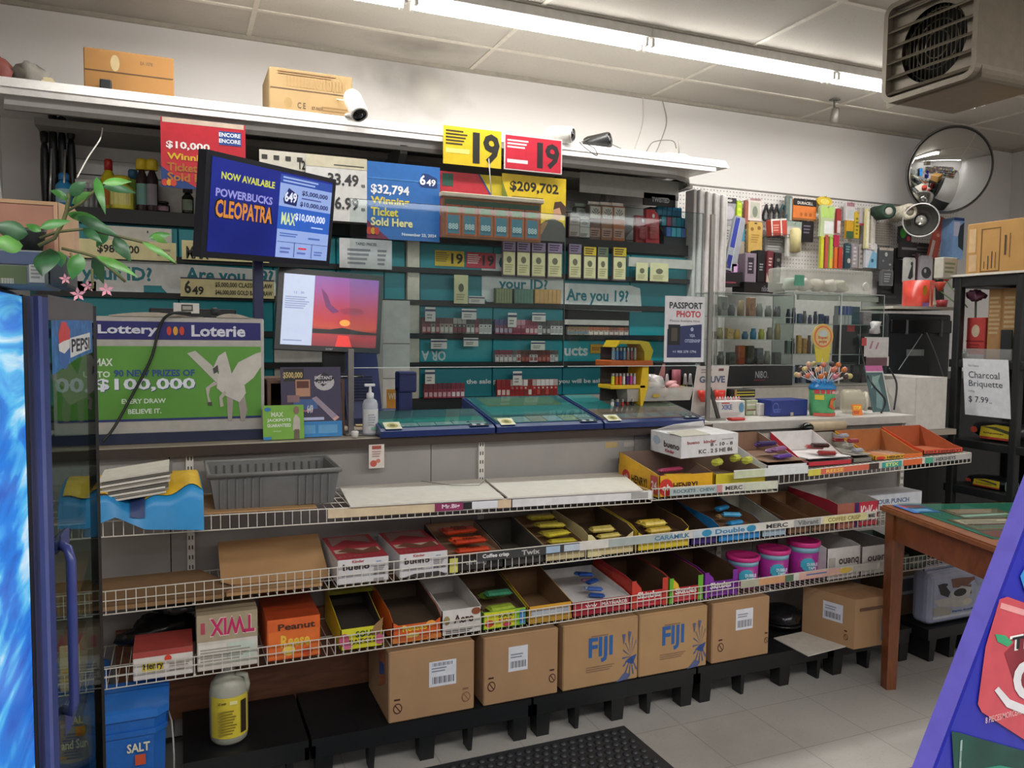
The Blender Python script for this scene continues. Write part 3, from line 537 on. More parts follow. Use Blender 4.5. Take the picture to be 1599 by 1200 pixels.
b = obox('white lined red candy box holding blue wrapped candies', 894, 984, 936, Z3, 'B02A3A', 'CFCBC8', [('t', 'WW', .22, .55, .42, .75, 'E8E0DC'), ('t', 'MAYNARDS', .5, .55, .95, .8, 'E8E0DC'), ('r', 0, .88, 1, 1, 'A04A58'), ('l', .1, .1, .9, .4, 3, '9A2030')], hb=.09, fl=.05)
bars(b, 7, ['2E4F9A', '4A6AB0', '8FA0B8', '23407E', '6A4A5A'], 'small blue wrapped candy lying in the white lined red box', L=.06, w_=.03, h=.014, group='blue wrapped candies in the red box', seed=4, zt=.01, jit=2.5, dy=.02)
for lab, x0, x1, yt, c, c2, cu in (('red candy box with white lettering and red corners, left of the green cornered one', 987, 1043, 905, 'B8202C', 'C23A2A', .58), ('red candy box with green corners, between red and purple ones', 1046, 1098, 901, 'B8202C', '6AB02E', .6), ('purple open candy box beside the pink lidded tubs', 1101, 1152, 892, '6A1F86', '7A2A96', .62)):
    obox(lab, x0, x1, yt, Z3, c, '5A4028', [('r', 0, 0, .12, 1, c2), ('r', .85, 0, 1, 1, c2), ('p', [(.1, cu), (.3, .8*cu), (.25, cu*1.25), (.12, .95)], 'E0B030' if c2[0] == '6' else c2), ('t', 'Skittles', .16, .34, .8, .58, 'EFE9E4'), ('l', .15, .05, .8, .25, 2, 'D05A66' if c[0] == 'B' else '8A4AA0')], hb=.13, cut=(.14, cu), hs=None, left=[('r', 0, 0, 1, 1, c2), ('t', 'Skittles', .3, .3, .8, .6, 'E8E0DC')], flap=(.05, -.03) if c2[0] != '6' else None)
# pink tubs
def tub(px, pyt, y, lab):
    a = at(px, pyt, y); r = .068; z = Z3; h = min(.16, a.z-z); t = thing('bubblegum_tub', lab, 'tub', (a.x, y, z), 'pink lidded tubs on the lowest shelf')
    mb = MB(); mb.lathe((a.x, y, z), [(r*.84, 0), (r*.86, .004), (r*.93, h*.72)], M('A02A8A', .35, n=.12, ns=14), 28); mb.lathe((a.x, y, z), [(r*.93, h*.72), (r*.95, h*.9)], M('8AB8CC', .35), 28)
    for k in range(-4, 5):                                # round blue badge wrapped on the wall
        ww = .028*math.sqrt(max(0, 1-(k/4.6)**2)); an0 = -PI/2-.42+k*.105; R_ = r*.93+.0012
        mb.add([(a.x+R_*math.cos(an0+da), y+R_*math.sin(an0+da), z+h*.42+s_*ww) for s_ in (-1, 1) for da in ((-.053, .053) if s_ < 0 else (.053, -.053))], [(0, 1, 2, 3)], '3FA6C0')
    P = (V((a.x-.045, y-.068*.95, z+h*.3)), V((.055, -.012, 0)), V((0, 0, .03))); mb.art(P, [('t', 'DUBBLE', .1, .55, .95, 1, 'D6EAF0'), ('t', 'TAPS', .2, 0, .85, .45, 'D6EAF0')])
    mb.build('tub_body', t)
    mb = MB(); mb.lathe((a.x, y, z), [(r*.96, h*.86), (r*1.03, h*.88), (r*1.04, h*.97), (r, h), (r*.9, h), (r*.86, h*.96), (0.0001, h*.95)], M('C8307C', .3), 28); mb.build('lid', t)
tub(1160, 866, 2.60, 'pink lidded bubblegum tub nearest the purple candy box')
tub(1208, 855, 2.605, 'pink lidded bubblegum tub, middle one in the row of three')
tub(1255, 843, 2.61, 'pink lidded bubblegum tub nearest the white box with upside-down letters')
obox('white candy box with upside-down lettering beside the pink lidded tubs', 1292, 1344, 855, Z3, 'CFCAC6', 'C5C0BA', [('t', 'bueno', .95, .65, .35, .38, '4A3A38'), ('t', 'Kinder', .85, .3, .45, .18, 'A85A50'), ('r', .05, .25, .25, .7, 'A9A49C')], hb=.11)
obox('white candy box with upside-down lettering, cut by the table leg', 1346, 1392, 852, Z3, 'C9C4C0', '8A8580', [('t', 'bueno', .95, .65, .2, .38, '4A3A38')], hb=.1)
for i, (x0, x1) in enumerate(((1396, 1420), (1421, 1446))): obox(('dark green candy box seen between the table leg and apron', 'dark grey candy box at the right end of the lowest shelf')[i], x0, x1, 868, Z3, '3E5048', '2E3A34', [('l', .1, .3, .9, .7, 2, '7A8A84')], hb=.1)

# ================================================================ middle shelf
MB().prism([(-.42, 2.52, Z2), (.12, 2.52, Z2), (.16, 2.60, Z2), (.06, 2.82, Z2), (-.42, 2.82, Z2)], (0, 0, .012), M('8A6A48', .85)).build('cardboard_sheet', label='flattened brown carton at the left of the middle shelf', cat='cardboard')
t = thing('cardboard_tray', 'brown cardboard tray with a bent rounded flap, left of the red topped boxes', 'cardboard', (.28, 2.68, Z2))
mb = MB(); mb.box(.13, .42, 2.53, 2.82, Z2, Z2+.012, CARD); mb.build('tray_base', t)
mb = MB(); x0, x1 = at(345, 890, 2.6).x, at(512, 880, 2.6).x; mb.prism([(x0, 2.62, Z2+.02), (x0+.03, 2.60, Z2+.014), (x1, 2.58, Z2+.014), (x1, 2.80, Z2+.10), (x0, 2.80, Z2+.10)], (0, 0, .004), CARD); mb.build('bent_flap', t)
for k, (x0, x1, yt, lab) in enumerate(((527, 607, 872, 'red topped white candy box, left one on the middle shelf'), (624, 699, 863, 'red topped white candy box beside the open box of red bars'))):
    cbox(lab, x0, x1, yt, Z2, 'B23440', 'D9D6D6', [('t', 'Kinder', .28, .84, .52, .95, 'B03A40'), ('t', 'bueno', .1, .56, .62, .82, '3A2A28'), ('l', .08, .3, .6, .42, 1, '9A9492'), ('l', .7, .45, .95, .65, 3, '77726E'), ('b', .7, .28, .95, .42, '44403E'), ('r', .75, .8, .85, .85, '8AA0C0'), ('p', [(.05, 0), (.3, .14), (.8, .16), (.98, 0)], '3A3634') if k else ('r', .7, .05, .9, .15, 'A09A96')],
         [('r', .05, .25, .95, .4, 'C8B4A0'), ('p', [(.1, .32), (.35, .48), (.6, .3), (.9, .45), (.92, .2), (.5, .18)], '7A4A38'), ('p', [(.08, .55), (.4, .8), (.9, .6), (.9, .95), (.1, .95)], '9A7A74'), ('t', '* * * * *', .05, .06, .5, .12, 'D88A8A')], depth=.30)
b = obox('open candy box of orange-red bars beside the second red topped white box', 702, 786, 866, Z2, '2E2A28', '9A7A60', [('r', 0, 0, .15, .9, 'D6D06A'), ('t', 'oh henry', .3, .3, .7, .7, 'D8D4D0')], hb=.10, fl=.05)
bars(b, 5, ['C0401E', 'B8381C', 'D04A22'], 'orange-red wrapped bar in its open box', L=.13, w_=.038, h=.02, group='orange-red bars', zt=.012, dy=.042, seed=3, jit=.5, items=[('t', 'REESE', .3, .25, .7, .7, '5A1A12')])
obox('empty dark candy box between the red bars and the yellow bars', 788, 850, 858, Z2, '3A3634', '4F4A42', [], hb=.10)
b = obox('open candy box holding yellow wrapped bars', 852, 914, 852, Z2, 'C9B88A', '8A6A48', [], hb=.10, fl=.05)
bars(b, 7, ['B8A82E', 'C8B838', '8A7A2A', 'D0C048'], 'yellow wrapped bar in its open box on the middle shelf', L=.11, w_=.035, h=.018, group='yellow bars on the middle shelf', zt=.01, dy=.034, seed=9, jit=.9)
b = obox('empty cream candy box with rounded front corners, right of the yellow bars', 918, 990, 832, Z2, 'D6C48E', '5F4A32', [('p', [(0, 0), (.3, 0), (.2, .7), (.08, .98), (0, 1)], 'E0D29A')], cut=(.28, .55), hb=.12, fl=.05)
bars(b, 3, ['C8B45A'], 'cream wrapped candy at the bottom of the cream box', L=.1, w_=.03, h=.02, group='cream candies in the cream box', zt=.01, seed=2)
b = obox('empty looking yellow candy box with brown sides, middle shelf centre', 996, 1076, 827, Z2, 'D8BE2E', '5F442E', [], cut=(.22, .55), hb=.12, fl=.05)
bars(b, 3, ['C9A93A', 'D8C050'], 'yellow candy at the bottom of the yellow cornered box', L=.11, w_=.035, h=.025, group='yellow candies in the cornered box', zt=.01, seed=8)
obox('dark brown candy box with a purple front strip', 1079, 1119, 835, Z2, '35206A', '4A3626', [], hb=.12)
b = obox('candy box with bright blue front corners and blue sweets', 1122, 1188, 818, Z2, '2A86C8', '7A5A40', [], cut=(.3, .4), hb=.11, fl=.05)
bars(b, 4, ['2E8AC0', '4AA0C8', 'B08A5A'], 'light blue wrapped sweet in the blue cornered box', L=.08, w_=.03, h=.02, group='blue sweets', seed=12, jit=2)
obox('empty candy box with pale grey lining on the middle shelf', 1190, 1228, 820, Z2, '9AB0C0', 'A9A79A', [], hb=.12)
obox('narrow empty brown candy box, left of two brown ones', 1230, 1264, 812, Z2, '6A4A30', '7A5638', [], hb=.11)
obox('narrow empty brown candy box beside the red one with white lining', 1267, 1305, 808, Z2, '6A4A30', '7A5638', [], hb=.11)
obox('red chocolate box with white lining at the right of the middle shelf', 1308, 1372, 785, Z2, 'B02A3A', 'B5B0A8', [('r', .42, 0, .52, 1, '3A1F5A'), ('t', 'KitKat', .56, .2, .98, .85, 'E8D0D0'), ('r', 0, 0, .4, 1, '9A5A48')], hb=.13, left=[('r', 0, 0, 1, 1, 'A8303C'), ('t', 'KitKat', .3, .3, .8, .7, 'D8B0B0')])
cbox('long white carton with blue print behind the red chocolate box', 1335, 1440, 772, Z2, 'C5C6C8', 'BFC2C8', [('t', 'SOUR PUNCH', .3, .4, .8, .7, '5A6A8A'), ('l', .05, .2, .25, .7, 3, '8A8F98')], depth=.12, yf=2.72)
# ================================================================ upper shelf, right end
Z1 = .893
b = obox('yellow chocolate bar box with a number 24, leftmost open box of the upper shelf', 1030, 1114, 741, .833, 'DDA61E', '8C7468', [('o', .12, .45, .13, .4, 'C8302A'), ('t', 'oh', .05, .3, .2, .6, 'E8E0D8'), ('t', 'HENRY!', .25, .35, .7, .65, '3A1A14')], hb=.135, yf=2.52, depth=.30, left=[('r', 0, 0, 1, 1, 'D8A020'), ('o', .2, .55, .1, .3, 'C0302A'), ('t', 'oh', .15, .4, .25, .65, 'E8E0D8'), ('t', 'HENRY!', .34, .3, .72, .7, '2A1210'), ('r', .8, .1, .97, .95, 'C04A48'), ('t', '24', .82, .3, .95, .7, 'EED8D0')], fl=.035)
bars(b, 4, ['B0502A', 'C8A020', '8A2A3A', 'A03A5A'], 'wrapped bar inside the leftmost yellow box', L=.13, w_=.03, h=.018, group='bars in the leftmost yellow box', zt=.012, seed=6, jit=1.4)
b = obox('brown lined candy box with lime wrappers beneath the white carton', 1117, 1196, 738, .833, 'D2C02E', '87705E', [('o', .5, .5, .2, .4, 'C8C040')], hb=.135, yf=2.525, depth=.30, fl=.035)
for x_, y_, ll in ((.8, .05, 'front right'), (.2, .05, 'front left'), (.75, .11, 'rear right')): bar(b['x0']+(b['x1']-b['x0'])*x_, 2.53+y_, .93, .05, .035, .03, 'C9CC4E', 'lime yellow twisted wrapper in the brown lined box, %s one' % ll, 'candy wrapper', .5, 'lime wrappers', name='candy_wrapper')
b = obox('brown lined candy box holding purple wrapped sweets', 1198, 1260, 733, .908, 'DADADC', '8A6A55', [], hb=.115, yf=2.525, depth=.31, fl=.035)
bars(b, 5, ['5A3A8A', '8A5A8A', 'A07AA0', '3A2A5A'], 'purple wrapped sweet in the brown lined box', L=.1, w_=.034, h=.02, group='purple sweets', zt=.018, seed=5, jit=1.5)
sheet('price_card', 'long white price card leaning on the lip below the purple sweets', 'card', PX((1146, 748), (1262, 727), 2.49), 'D8DBD8', [('r', 0, .1, .4, .9, 'C6CCA8')], .002)
b = obox('red candy box with a high white torn lining', 1262, 1330, 727, .909, 'C02C3A', 'D5D0CE', [], hb=.12, yf=2.53, depth=.235, fl=.035)
bars(b, 3, ['8A2A2A', '3A2420', 'B85A5A'], 'dark red sweet in the box with white torn lining', L=.08, w_=.04, h=.02, group='dark red sweets', seed=15, jit=2)
b = obox('open box of silver and red wrapped sweets, left of the yellow and orange one', 1332, 1362, 722, .912, '77726A', '9A948A', [], hb=.105, yf=2.53, depth=.235, fl=.035)
bars(b, 5, ['9A9AA0', '8A2A30', 'B5B0A8'], 'silver or red sweet in the narrow open box', L=.05, w_=.03, h=.02, group='silver and red sweets', seed=16, jit=2.5, zt=.03)
obox('yellow and orange chocolate bar box near the shelf end', 1366, 1440, 717, .916, 'DDA828', 'A8683A', [('r', .6, 0, 1, 1, 'D86A28'), ('o', .12, .5, .1, .35, 'C8302A'), ('t', 'HENRY', .25, .3, .6, .8, '3A1A14')], hb=.105, yf=2.53, depth=.235)
obox('orange-red chocolate bar box at the very end of the upper shelf', 1442, 1503, 711, .928, 'D0482A', 'A8542E', [('t', 'OH HENRY!', .05, .3, .95, .75, '3A1A18')], hb=.1, yf=2.53, depth=.235)
# white bueno carton on top
t = thing('white_carton', 'white carton with dark lettering lying on top of the first two open candy boxes', 'carton', (at(1083, 715, 2.6).x, 2.7, .972))
a, c, d = at(1062, 718, 2.56), at(1147, 708, 2.62), at(1020, 706, 2.78); h = .085; zc = .972
mb = MB(); A, C_, D = V((a.x, 2.555, zc)), V((c.x, 2.60, zc)), V((d.x, 2.80, zc)); E = C_+(D-A); wm = M('DAD7D6', .5)
mb.prism([A, C_, E, D], (0, 0, h), wm)
mb.art((A, C_-A, V((0, 0, h))), [('t', 'bueno   kinder', .1, .62, .6, .78, '9A4A48'), ('t', '8 - 10 - 8', .5, .45, .9, .62, '4A4644'), ('t', 'KC . 2 5 HE 86', .3, .15, .9, .35, '4A4644'), ('l', .7, .7, .98, .8, 1, 'A8A4A0')])
mb.art((D, A-D, V((0, 0, h))), [('t', 'bueno', .45, .35, .95, .65, '3A2E2C'), ('t', 'Kinder', .5, .12, .8, .28, 'B03A40'), ('o', .2, .6, .12, .2, 'A9B8C8')]); mb.build('carton_body', t)
mb = MB(); mb.prism([D+V((.0, -.02, h)), E+V((-.02, -.02, h)), E+V((-.05, -.05, h+.03)), D+V((.08, -.05, h+.025))], (0, .003, 0), wm); mb.prism([A+V((0, 0, h+.001)), A+(C_-A)*.5+V((0, 0, h+.001)), A+(C_-A)*.45+V((0, .09, h+.012)), A+V((0, .1, h+.006))], (0, 0, .002), M('B9B3A4', .6)); mb.build('lid_flap', t)
# torch-like roll behind
q0, q1 = at(1262, 694, 2.80), at(1455, 690, 2.80); MB().box(q0.x-.05, q1.x-.1, 2.785, 2.862, 1.0, 1.006, M('77736F', .45, .3)).build('metal_ledge', label='thin grey metal ledge behind the chocolate boxes at the right', cat='ledge')
t = thing('wrapped_roll', 'beige wrapped block with a glossy black round end, lying behind the red candy box', 'roll', (at(1278, 697, 2.75).x, 2.75, 1.03))
a, b_ = at(1262, 686, 2.82), at(1316, 688, 2.83); a.z = b_.z = 1.034; mb = MB(); mb.tube([a, b_], [.026, .024], M('B5A285', .7), 6); mb.build('roll_body', t)
mb = MB(); mb.ball((a.x-.018, a.y-.01, a.z), .03, M('141613', .15), 16, (1, 1, .75)); mb.build('black_end', t)
# ================================================================ floor level
PAL = M('141618', .45, n=.1)
def pallet(x0, x1, y0, y1, lab):
    t = thing('plastic_pallet', lab, 'pallet', ((x0+x1)/2, (y0+y1)/2, 0), 'black plastic pallets on the floor'); mb = MB()
    mb.box(x0, x1, y0, y1, .125, .148, PAL); mb.box(x0, x1, y0, y0+.012, .085, .125, PAL); mb.box(x0, x0+.012, y0, y1, .085, .125, PAL); mb.box(x1-.012, x1, y0, y1, .085, .125, PAL)
    for yy in (.33, .66): mb.box(x0, x1, y0+(y1-y0)*yy, y0+(y1-y0)*yy+.01, .09, .125, PAL)
    mb.build('deck', t)
    n = max(2, int((x1-x0)/.14))
    for i in range(n):
        for yy in (y0, y1-.07):
            x = x0+.01+(x1-x0-.08)*i/(n-1); w_ = .06 if i % 2 == 0 else .025; mb = MB(); mb.hexa([(x+.006, yy+.006, 0), (x+w_-.006, yy+.006, 0), (x+w_-.006, yy+.06, 0), (x+.006, yy+.06, 0), (x, yy, .124), (x+w_, yy, .124), (x+w_, yy+.07, .124), (x, yy+.07, .124)], PAL); mb.build('foot', t)
for x0, x1, lab in ((.0, .37, 'short black plastic pallet under the yellow labelled jug'), (.38, 1.15, 'black plastic pallet under the two plain boxes beside the bottle jug'), (1.16, 1.86, 'black plastic pallet under the two boxes with blue capital letters'), (1.87, 2.55, 'black plastic pallet under the rightmost plain box and the black bag'), (2.56, 3.03, 'black plastic pallet in the shade behind the table leg')): pallet(x0, x1, 2.50, 2.85, lab)
BX = M('A8845F', .85, n=.05, ns=8); BXD = M('9C7552', .85)
NOSYM = lambda u, v, c='4A2A22', s=1: [('o', u, v, .052*s, .075*s, c), ('o', u, v, .04*s, .058*s, BX), ('p', [(u-.035*s, v+.045*s), (u-.025*s, v+.055*s), (u+.035*s, v-.045*s), (u+.025*s, v-.055*s)], c), ('l', u-.04*s, v+.1, u+.05*s, v+.15, 1, c)]
BARL = [('r', .46, .42, .78, .78, 'D9DADF'), ('b', .5, .46, .76, .56, '3A3C48'), ('l', .49, .62, .7, .7, 2, '8A90A0'), ('b', .5, .71, .74, .76, '6A6F80')]
FJ = [('t', 'FIJI', .33, .36, .65, .76, '2C5F9C'), ('l', .36, .76, .66, .8, 1, '8A6A50'), ('l', .3, .22, .72, .32, 3, '8A6A50'), ('p', [(.82, .3), (.93, .25), (.98, .4), (.88, .36)], '2C4F90'), ('p', [(.75, .05), (.82, .14), (.9, .08), (.86, .02), (.7, .0)], '55608A')]+[('p', [(.9, .38), (.9+.12*math.cos(a), .38+.3*math.sin(a)-.0), (.905+.12*math.cos(a+.09), .38+.3*math.sin(a+.09))], '4A5C8C') for a in [k*.45 for k in range(14)] if .9+.12*math.cos(a) < 1]+[('p', [(.78, .75), (.8, .58), (.82, .74)], '55608A'), ('p', [(.86, .78), (.87, .6), (.9, .77)], '55608A')]
def carton(lab, px0, px1, pyt, items, yf=2.505, depth=.3, z=.149, h=.243, m=BX, side=None):
    a = at(px0, pyt, yf); b = at(px1, pyt, yf); h = h or .25; t = thing('cardboard_carton', lab, 'cardboard box', ((a.x+b.x)/2, yf+depth/2, z))
    mb = MB(); mb.bbox(a.x, b.x, yf, yf+depth, z, z+h, m, .004, 1); mb.art(PF(a.x, b.x, z, z+h, yf), items)
    mb.quad(PF(a.x, b.x, z, z+h, yf), 0, .985, 1, .99, BXD, .0005)
    if side: mb.art((V((a.x, yf+depth, z)), V((0, -depth, 0)), V((0, 0, h))), side)
    mb.build('carton_body', t)
    mb = MB(); mb.box(a.x+.01, b.x-.01, yf+depth/2-.025, yf+depth/2+.025, z+h, z+h+.0008, M('B89A70', .3)); mb.build('packing_tape', t, label='strip of packing tape along the top seam')
    return t
carton('plain brown box with white barcode label, leftmost, on the pallet beside the yellow jug label', 607, 741, 1010, BARL+NOSYM(.1, .2)+NOSYM(.9, .2, '8A6248'), side=[('p', [(.55, .3), (.85, .5), (.85, .95), (.55, .9)], 'B06A4A'), ('p', [(.58, .5), (.8, .6), (.8, .75), (.58, .7)], '3A5AA0')])
carton('plain brown box with barcode label, second from the left on the pallets', 756, 872, 990, [('r', .32, .45, .58, .82, 'D9DADF'), ('b', .35, .5, .56, .6, '3A3C48'), ('l', .35, .64, .55, .72, 2, '8A90A0')]+NOSYM(.1, .28)+NOSYM(.92, .25, s=.9))
carton('brown box with blue capital letters and flower, left of the two', 880, 997, 980, FJ, m=M('AE8A60', .85, n=.05, ns=8))
carton('brown box with blue capital letters and flower, right of the two', 999, 1105, 962, FJ, m=M('AE8A60', .85, n=.05, ns=8))
carton('plain brown box with barcode label, right of the blue lettered boxes', 1113, 1202, 950, [('r', .4, .5, .7, .85, 'D9DADF'), ('b', .43, .54, .68, .66, '3A3C48'), ('l', .43, .7, .65, .78, 2, '8A90A0')]+NOSYM(.15, .26)+NOSYM(.95, .25, s=.7))
# right-hand carton turned at an angle
t = thing('cardboard_carton', 'brown box standing at an angle beside the table leg', 'cardboard box', (2.72, 2.62, .152)); mb = MB()
c0 = atz(1252, 988, .152); c1 = atz(1333, 1015, .152); c2 = atz(1400, 1003, .152); dz = V((0, 0, .21))
mb.prism([c1, c2, c2+(c0-c1), c0], dz, BX); mb.art((c0, c1-c0, dz), [('r', .4, .45, .78, .82, 'D2D4DC'), ('b', .44, .5, .74, .62, '3A3C48'), ('l', .44, .66, .7, .76, 2, '8A90A0')]+NOSYM(.85, .2, s=.8)); mb.art((c1, c2-c1, dz), [('r', .1, .75, .8, .82, '6A4A3A'), ('r', .62, .1, .9, .6, '2A6A9A'), ('r', .66, .2, .86, .35, '9AC83A')]); mb.build('carton_body', t)
mb = MB(); mb.prism([c1+dz, c2+dz, c2+(c0-c1)*.5+dz, c0+(c1-c0)*.5+dz], (0, 0, .002), BXD); mb.build('top_flap', t)
MB().prism([atz(1208, 998, .152), atz(1262, 1026, .152), atz(1332, 1008, .152), atz(1262, 986, .152)], (0, 0, .004), M('C9C2B6', .7)).build('cardboard_sheet', label='pale flat sheet under the black bag on the pallet', cat='cardboard')
p = atz(1243, 988, .16); t = thing('black_bag', 'round shiny black plastic bag on the pale sheet beside the angled carton', 'bag', (p.x, p.y+.06, .157))
blob((p.x, p.y+.09, .157+.05), (.085, .09, .052), BAGM, 21, 26, .04).build('bag_body', t)
mb = MB()
for k in range(4): mb.lathe((p.x, p.y+.09, .175+.014*k), [(.088-.004*k, 0), (.091-.004*k, .005), (.086-.004*k, .010)], BAGM, 24)
mb.build('bag_folds', t)
cbox('dim brown box with white label, seen under the table behind its leg', 1392, 1440, 905, .149, CARD, M('6F5A42', .85), [('r', .3, .4, .75, .75, 'A8A9AA'), ('r', .36, .46, .7, .7, '4A4C52')], depth=.18, yf=2.63, h=.25, name='cardboard_carton', cat='cardboard box')
# jug
p = V((at(358, 1150, 2.60).x, 2.60, .149)); t = thing('cleaner_jug', 'clear cleaner jug with yellow label standing on a black pallet under the lowest shelf', 'jug', p)
zb = at(358, 1186, 2.42).z; zt_ = .43
JM = film('B9B9A8', .75, .3); mb = MB()
prof = [(.0001, 0), (.045, .002), (.055, .012), (.058, .03), (.058, .165), (.054, .19), (.038, .212), (.024, .222), (.020, .235)]
z0j = .149
mb.lathe((p.x, p.y, z0j), prof, JM, 24); mb.build('jug_body', t)
mb = MB(); mb.lathe((p.x, p.y, z0j+.233), [(.022, 0), (.022, .012), (.019, .015)], 'C9C6BE', 16); mb.build('cap', t)
mb = MB(); mb.tube([(p.x+.02, p.y-.02, .37), (p.x+.05, p.y-.02, .362), (p.x+.055, p.y-.02, .33), (p.x+.05, p.y-.015, .30)], .009, JM, 8); mb.build('jug_handle', t)
mb = MB(); n = 16; vs = []; A0, A1 = -PI/2-1.1, -PI/2+1.15
for k in range(n+1): a = A0+(A1-A0)*k/n; vs += [(p.x+.059*math.cos(a), p.y+.059*math.sin(a), z0j+.03), (p.x+.059*math.cos(a), p.y+.059*math.sin(a), z0j+.16)]
mb.add(vs, [(2*k, 2*k+2, 2*k+3, 2*k+1) for k in range(n)], 'D8C43A', True)
mb.art((V((p.x-.04, p.y-.0605, z0j+.033)), V((.065, 0, 0)), V((0, 0, .12))), [('t', 'Zep', .05, .9, .45, .97, '2A2418'), ('l', .05, .08, .95, .75, 9, '8A7A20'), ('r', .6, .88, .95, .98, 'E6DF9A')]); mb.art((V((p.x+.03, p.y-.0535, z0j+.04)), V((.02, .018, 0)), V((0, 0, .105))), [('r', .1, 0, .9, 1, '2A2418')]); mb.build('yellow_label', t)
# buckets
def bucket(x, y, h, r, lab, rz):
    t = thing('plastic_bucket', lab, 'bucket', (x, y, 0), 'blue square buckets on the floor'); B1 = M('1F62B4', .35); mb = MB()
    def rq(s, z, c=.03): return [(x+sx*(s-(c if k else 0)), y+sy*(s-(0 if k else c)), z) for sx, sy, k in ((1, 1, 0), (1, 1, 1), (-1, 1, 1), (-1, 1, 0), (-1, -1, 0), (-1, -1, 1), (1, -1, 1), (1, -1, 0))]
    L_ = [rq(r*.86, 0), rq(r*.95, h*.8), rq(r*1.0, h*.8), rq(r*1.0, h*.84), rq(r*.95, h*.84), rq(r*.97, h*.93)]; mb.add(sum(L_, []), [(8*j+i, 8*j+(i+1) % 8, 8*j+8+(i+1) % 8, 8*j+8+i) for j in range(5) for i in range(8)]+[tuple(range(8))[::-1]], B1)
    P = (V((x-r*.8, y-r*.93, 0)), V((r*1.6, 0, 0)), V((0, -.006, h))); mb.art(P, [('t', 'SALT', .5, .68, .85, .75, 'D8D2B8'), ('r', .62, .58, .78, .66, 'C8502E'), ('t', 'Safe and Sure', .12, .48, .88, .56, 'DDE2EA'), ('l', .1, .4, .6, .44, 1, '8A5A7A'), ('r', .1, .05, .85, .25, 'C6CCD4'), ('l', .15, .08, .8, .22, 3, '3A4A6A')], .004); mb.build('bucket_body', t)
    mb = MB(); a = rq(r*1.04, h*.93); b = rq(r*1.04, h*.99); c = rq(r*.9, h*1.0); mb.add(a+b+c, [(8*j+i, 8*j+(i+1) % 8, 8*j+8+(i+1) % 8, 8*j+8+i) for j in range(2) for i in range(8)]+[tuple(range(16, 24)), tuple(range(8))[::-1]], M('2A70C4', .35)); mb.build('lid', t)
    mb = MB(); mb.tube([(x+r, y-r*.3, h*.88)]+[(x+r*1.06+.01*math.sin(a_), y-r*.3-.12*math.sin(a_), h*.88-.16*(1-math.cos(a_))/2*1.2) for a_ in (.5, 1, 1.5, 2, 2.5)], .0025, '9A9A9A', 5); mb.build('wire_handle', t)
bucket(at(198, 1150, 2.40).x, 2.50, .385, .105, 'blue plastic bucket with white lettering, nearer the yellow labelled jug', 0)
bucket(at(120, 1150, 2.40).x-.05, 2.745, .38, .10, 'blue plastic bucket behind the cooler glass', 0)
# rubber mat
c = [atz(960, 1124, 0), atz(1040, 1205, 0)]; mx1 = 1.50; my1 = 2.46
t = thing('rubber_mat', 'black rubber anti-fatigue mat with raised bubbles on the floor', 'mat', (1.0, 2.0, 0)); RM = M('2C2E31', .5)
mb = MB(); mb.prism([(.30, 1.55, 0), (1.52, 1.55, 0), (1.50, 2.44, 0), (.30, 2.44, 0)], (0, 0, .012), RM); mb.build('mat_base', t)
mb = MB()
for i in range(34):
    for j in range(20):
        x = .33+.034*i+.017*(j % 2); y = 1.72+.036*j
        if x < 1.47 and y < 2.42: mb.lathe((x, y, .011), [(.014, 0), (.012, .005), (.006, .009), (.0001, .010)], RM, 8)
mb.build('bubbles', t).__setitem__('kind', 'stuff')
# ================================================================ posters and signs on the tobacco cabinet
YP = 3.70
def cam2(lab, p, d, dark=False, name='security_camera'):
    t = thing(name, lab, 'camera', (p[0], p[1], p[2]-.03)); c = V(p[:3]); d = V(d).normalized(); up = V((0, 0, 1)); wm = M('D9D6CF' if not dark else '2A2A2A', .35)
    mb = MB(); mb.lathe(c-d*.075, [(.02, 0), (.036, .01), (.042, .03), (.042, .14), (.038, .15)], wm, 18, d); mb.build('housing', t)
    mb = MB(); mb.lathe(c+d*.074, [(.034, 0), (.03, .004), (.0001, .004)], M('0D0D0F', .12), 16, d); mb.lathe(c+d*.078, [(.014, 0), (.008, .003), (.0001, .004)], M('2A2A33', .05), 12, d); mb.build('lens', t)
    mb = MB(); mb.tube([c-d*.05, c-d*.06+V((0, .03, -.03)), V((c.x-d.x*.06, c.y+.045, p[3]))], .01, wm, 8); mb.lathe((c.x-d.x*.06, c.y+.045, p[3]-.002), [(.03, 0), (.03, .01)], wm, 14); mb.build('mount', t); return t
q = at(556, 172, 3.66); cam2('white bullet security camera pointing down beside the brown CE box', (q.x, 3.68, q.z+.03, 2.447), (.15, -.6, -.75))
q = at(876, 212, 3.72); cam2('white bullet security camera above the red 19 sign', (q.x, 3.74, q.z+.01, 2.447), (.7, -.7, -.1))
q = at(932, 224, 3.8); cam2('small dark camera with tangled cables, right of the red 19 sign', (q.x, 3.80, q.z+.005, 2.447), (.6, -.7, .1), True)
mb = MB(); q = at(545, 158, 3.75); mb.tube([q+V((-.06, .1, .03)), q, q+V((.05, -.05, -.02))], .003, 'E8E5DE', 5); mb.build('cable', label='short white cable running into the left bullet camera', cat='cable')
def ctop(lab, px0, px1, pyt, y, depth, m, items, h=None, side=None, seam=.52):
    a = at(px0, pyt, y); b = at(px1, pyt, y); z = 2.447; h = h or (a.z+b.z)/2-z
    t = thing('cardboard_carton', lab, 'cardboard box', ((a.x+b.x)/2, y+depth/2, z)); mb = MB(); mb.bbox(a.x, b.x, y, y+depth, z, z+h, m, .004, 1)
    P = PF(a.x, b.x, z, z+h, y); mb.art(P, items); mb.build('carton_body', t)
    mb = MB(); mb.quad(P, 0.01, seam-.012, .99, seam+.012, '4A3218', .0012); mb.build('lid_seam', t, label='dark gap under the lid'); return t
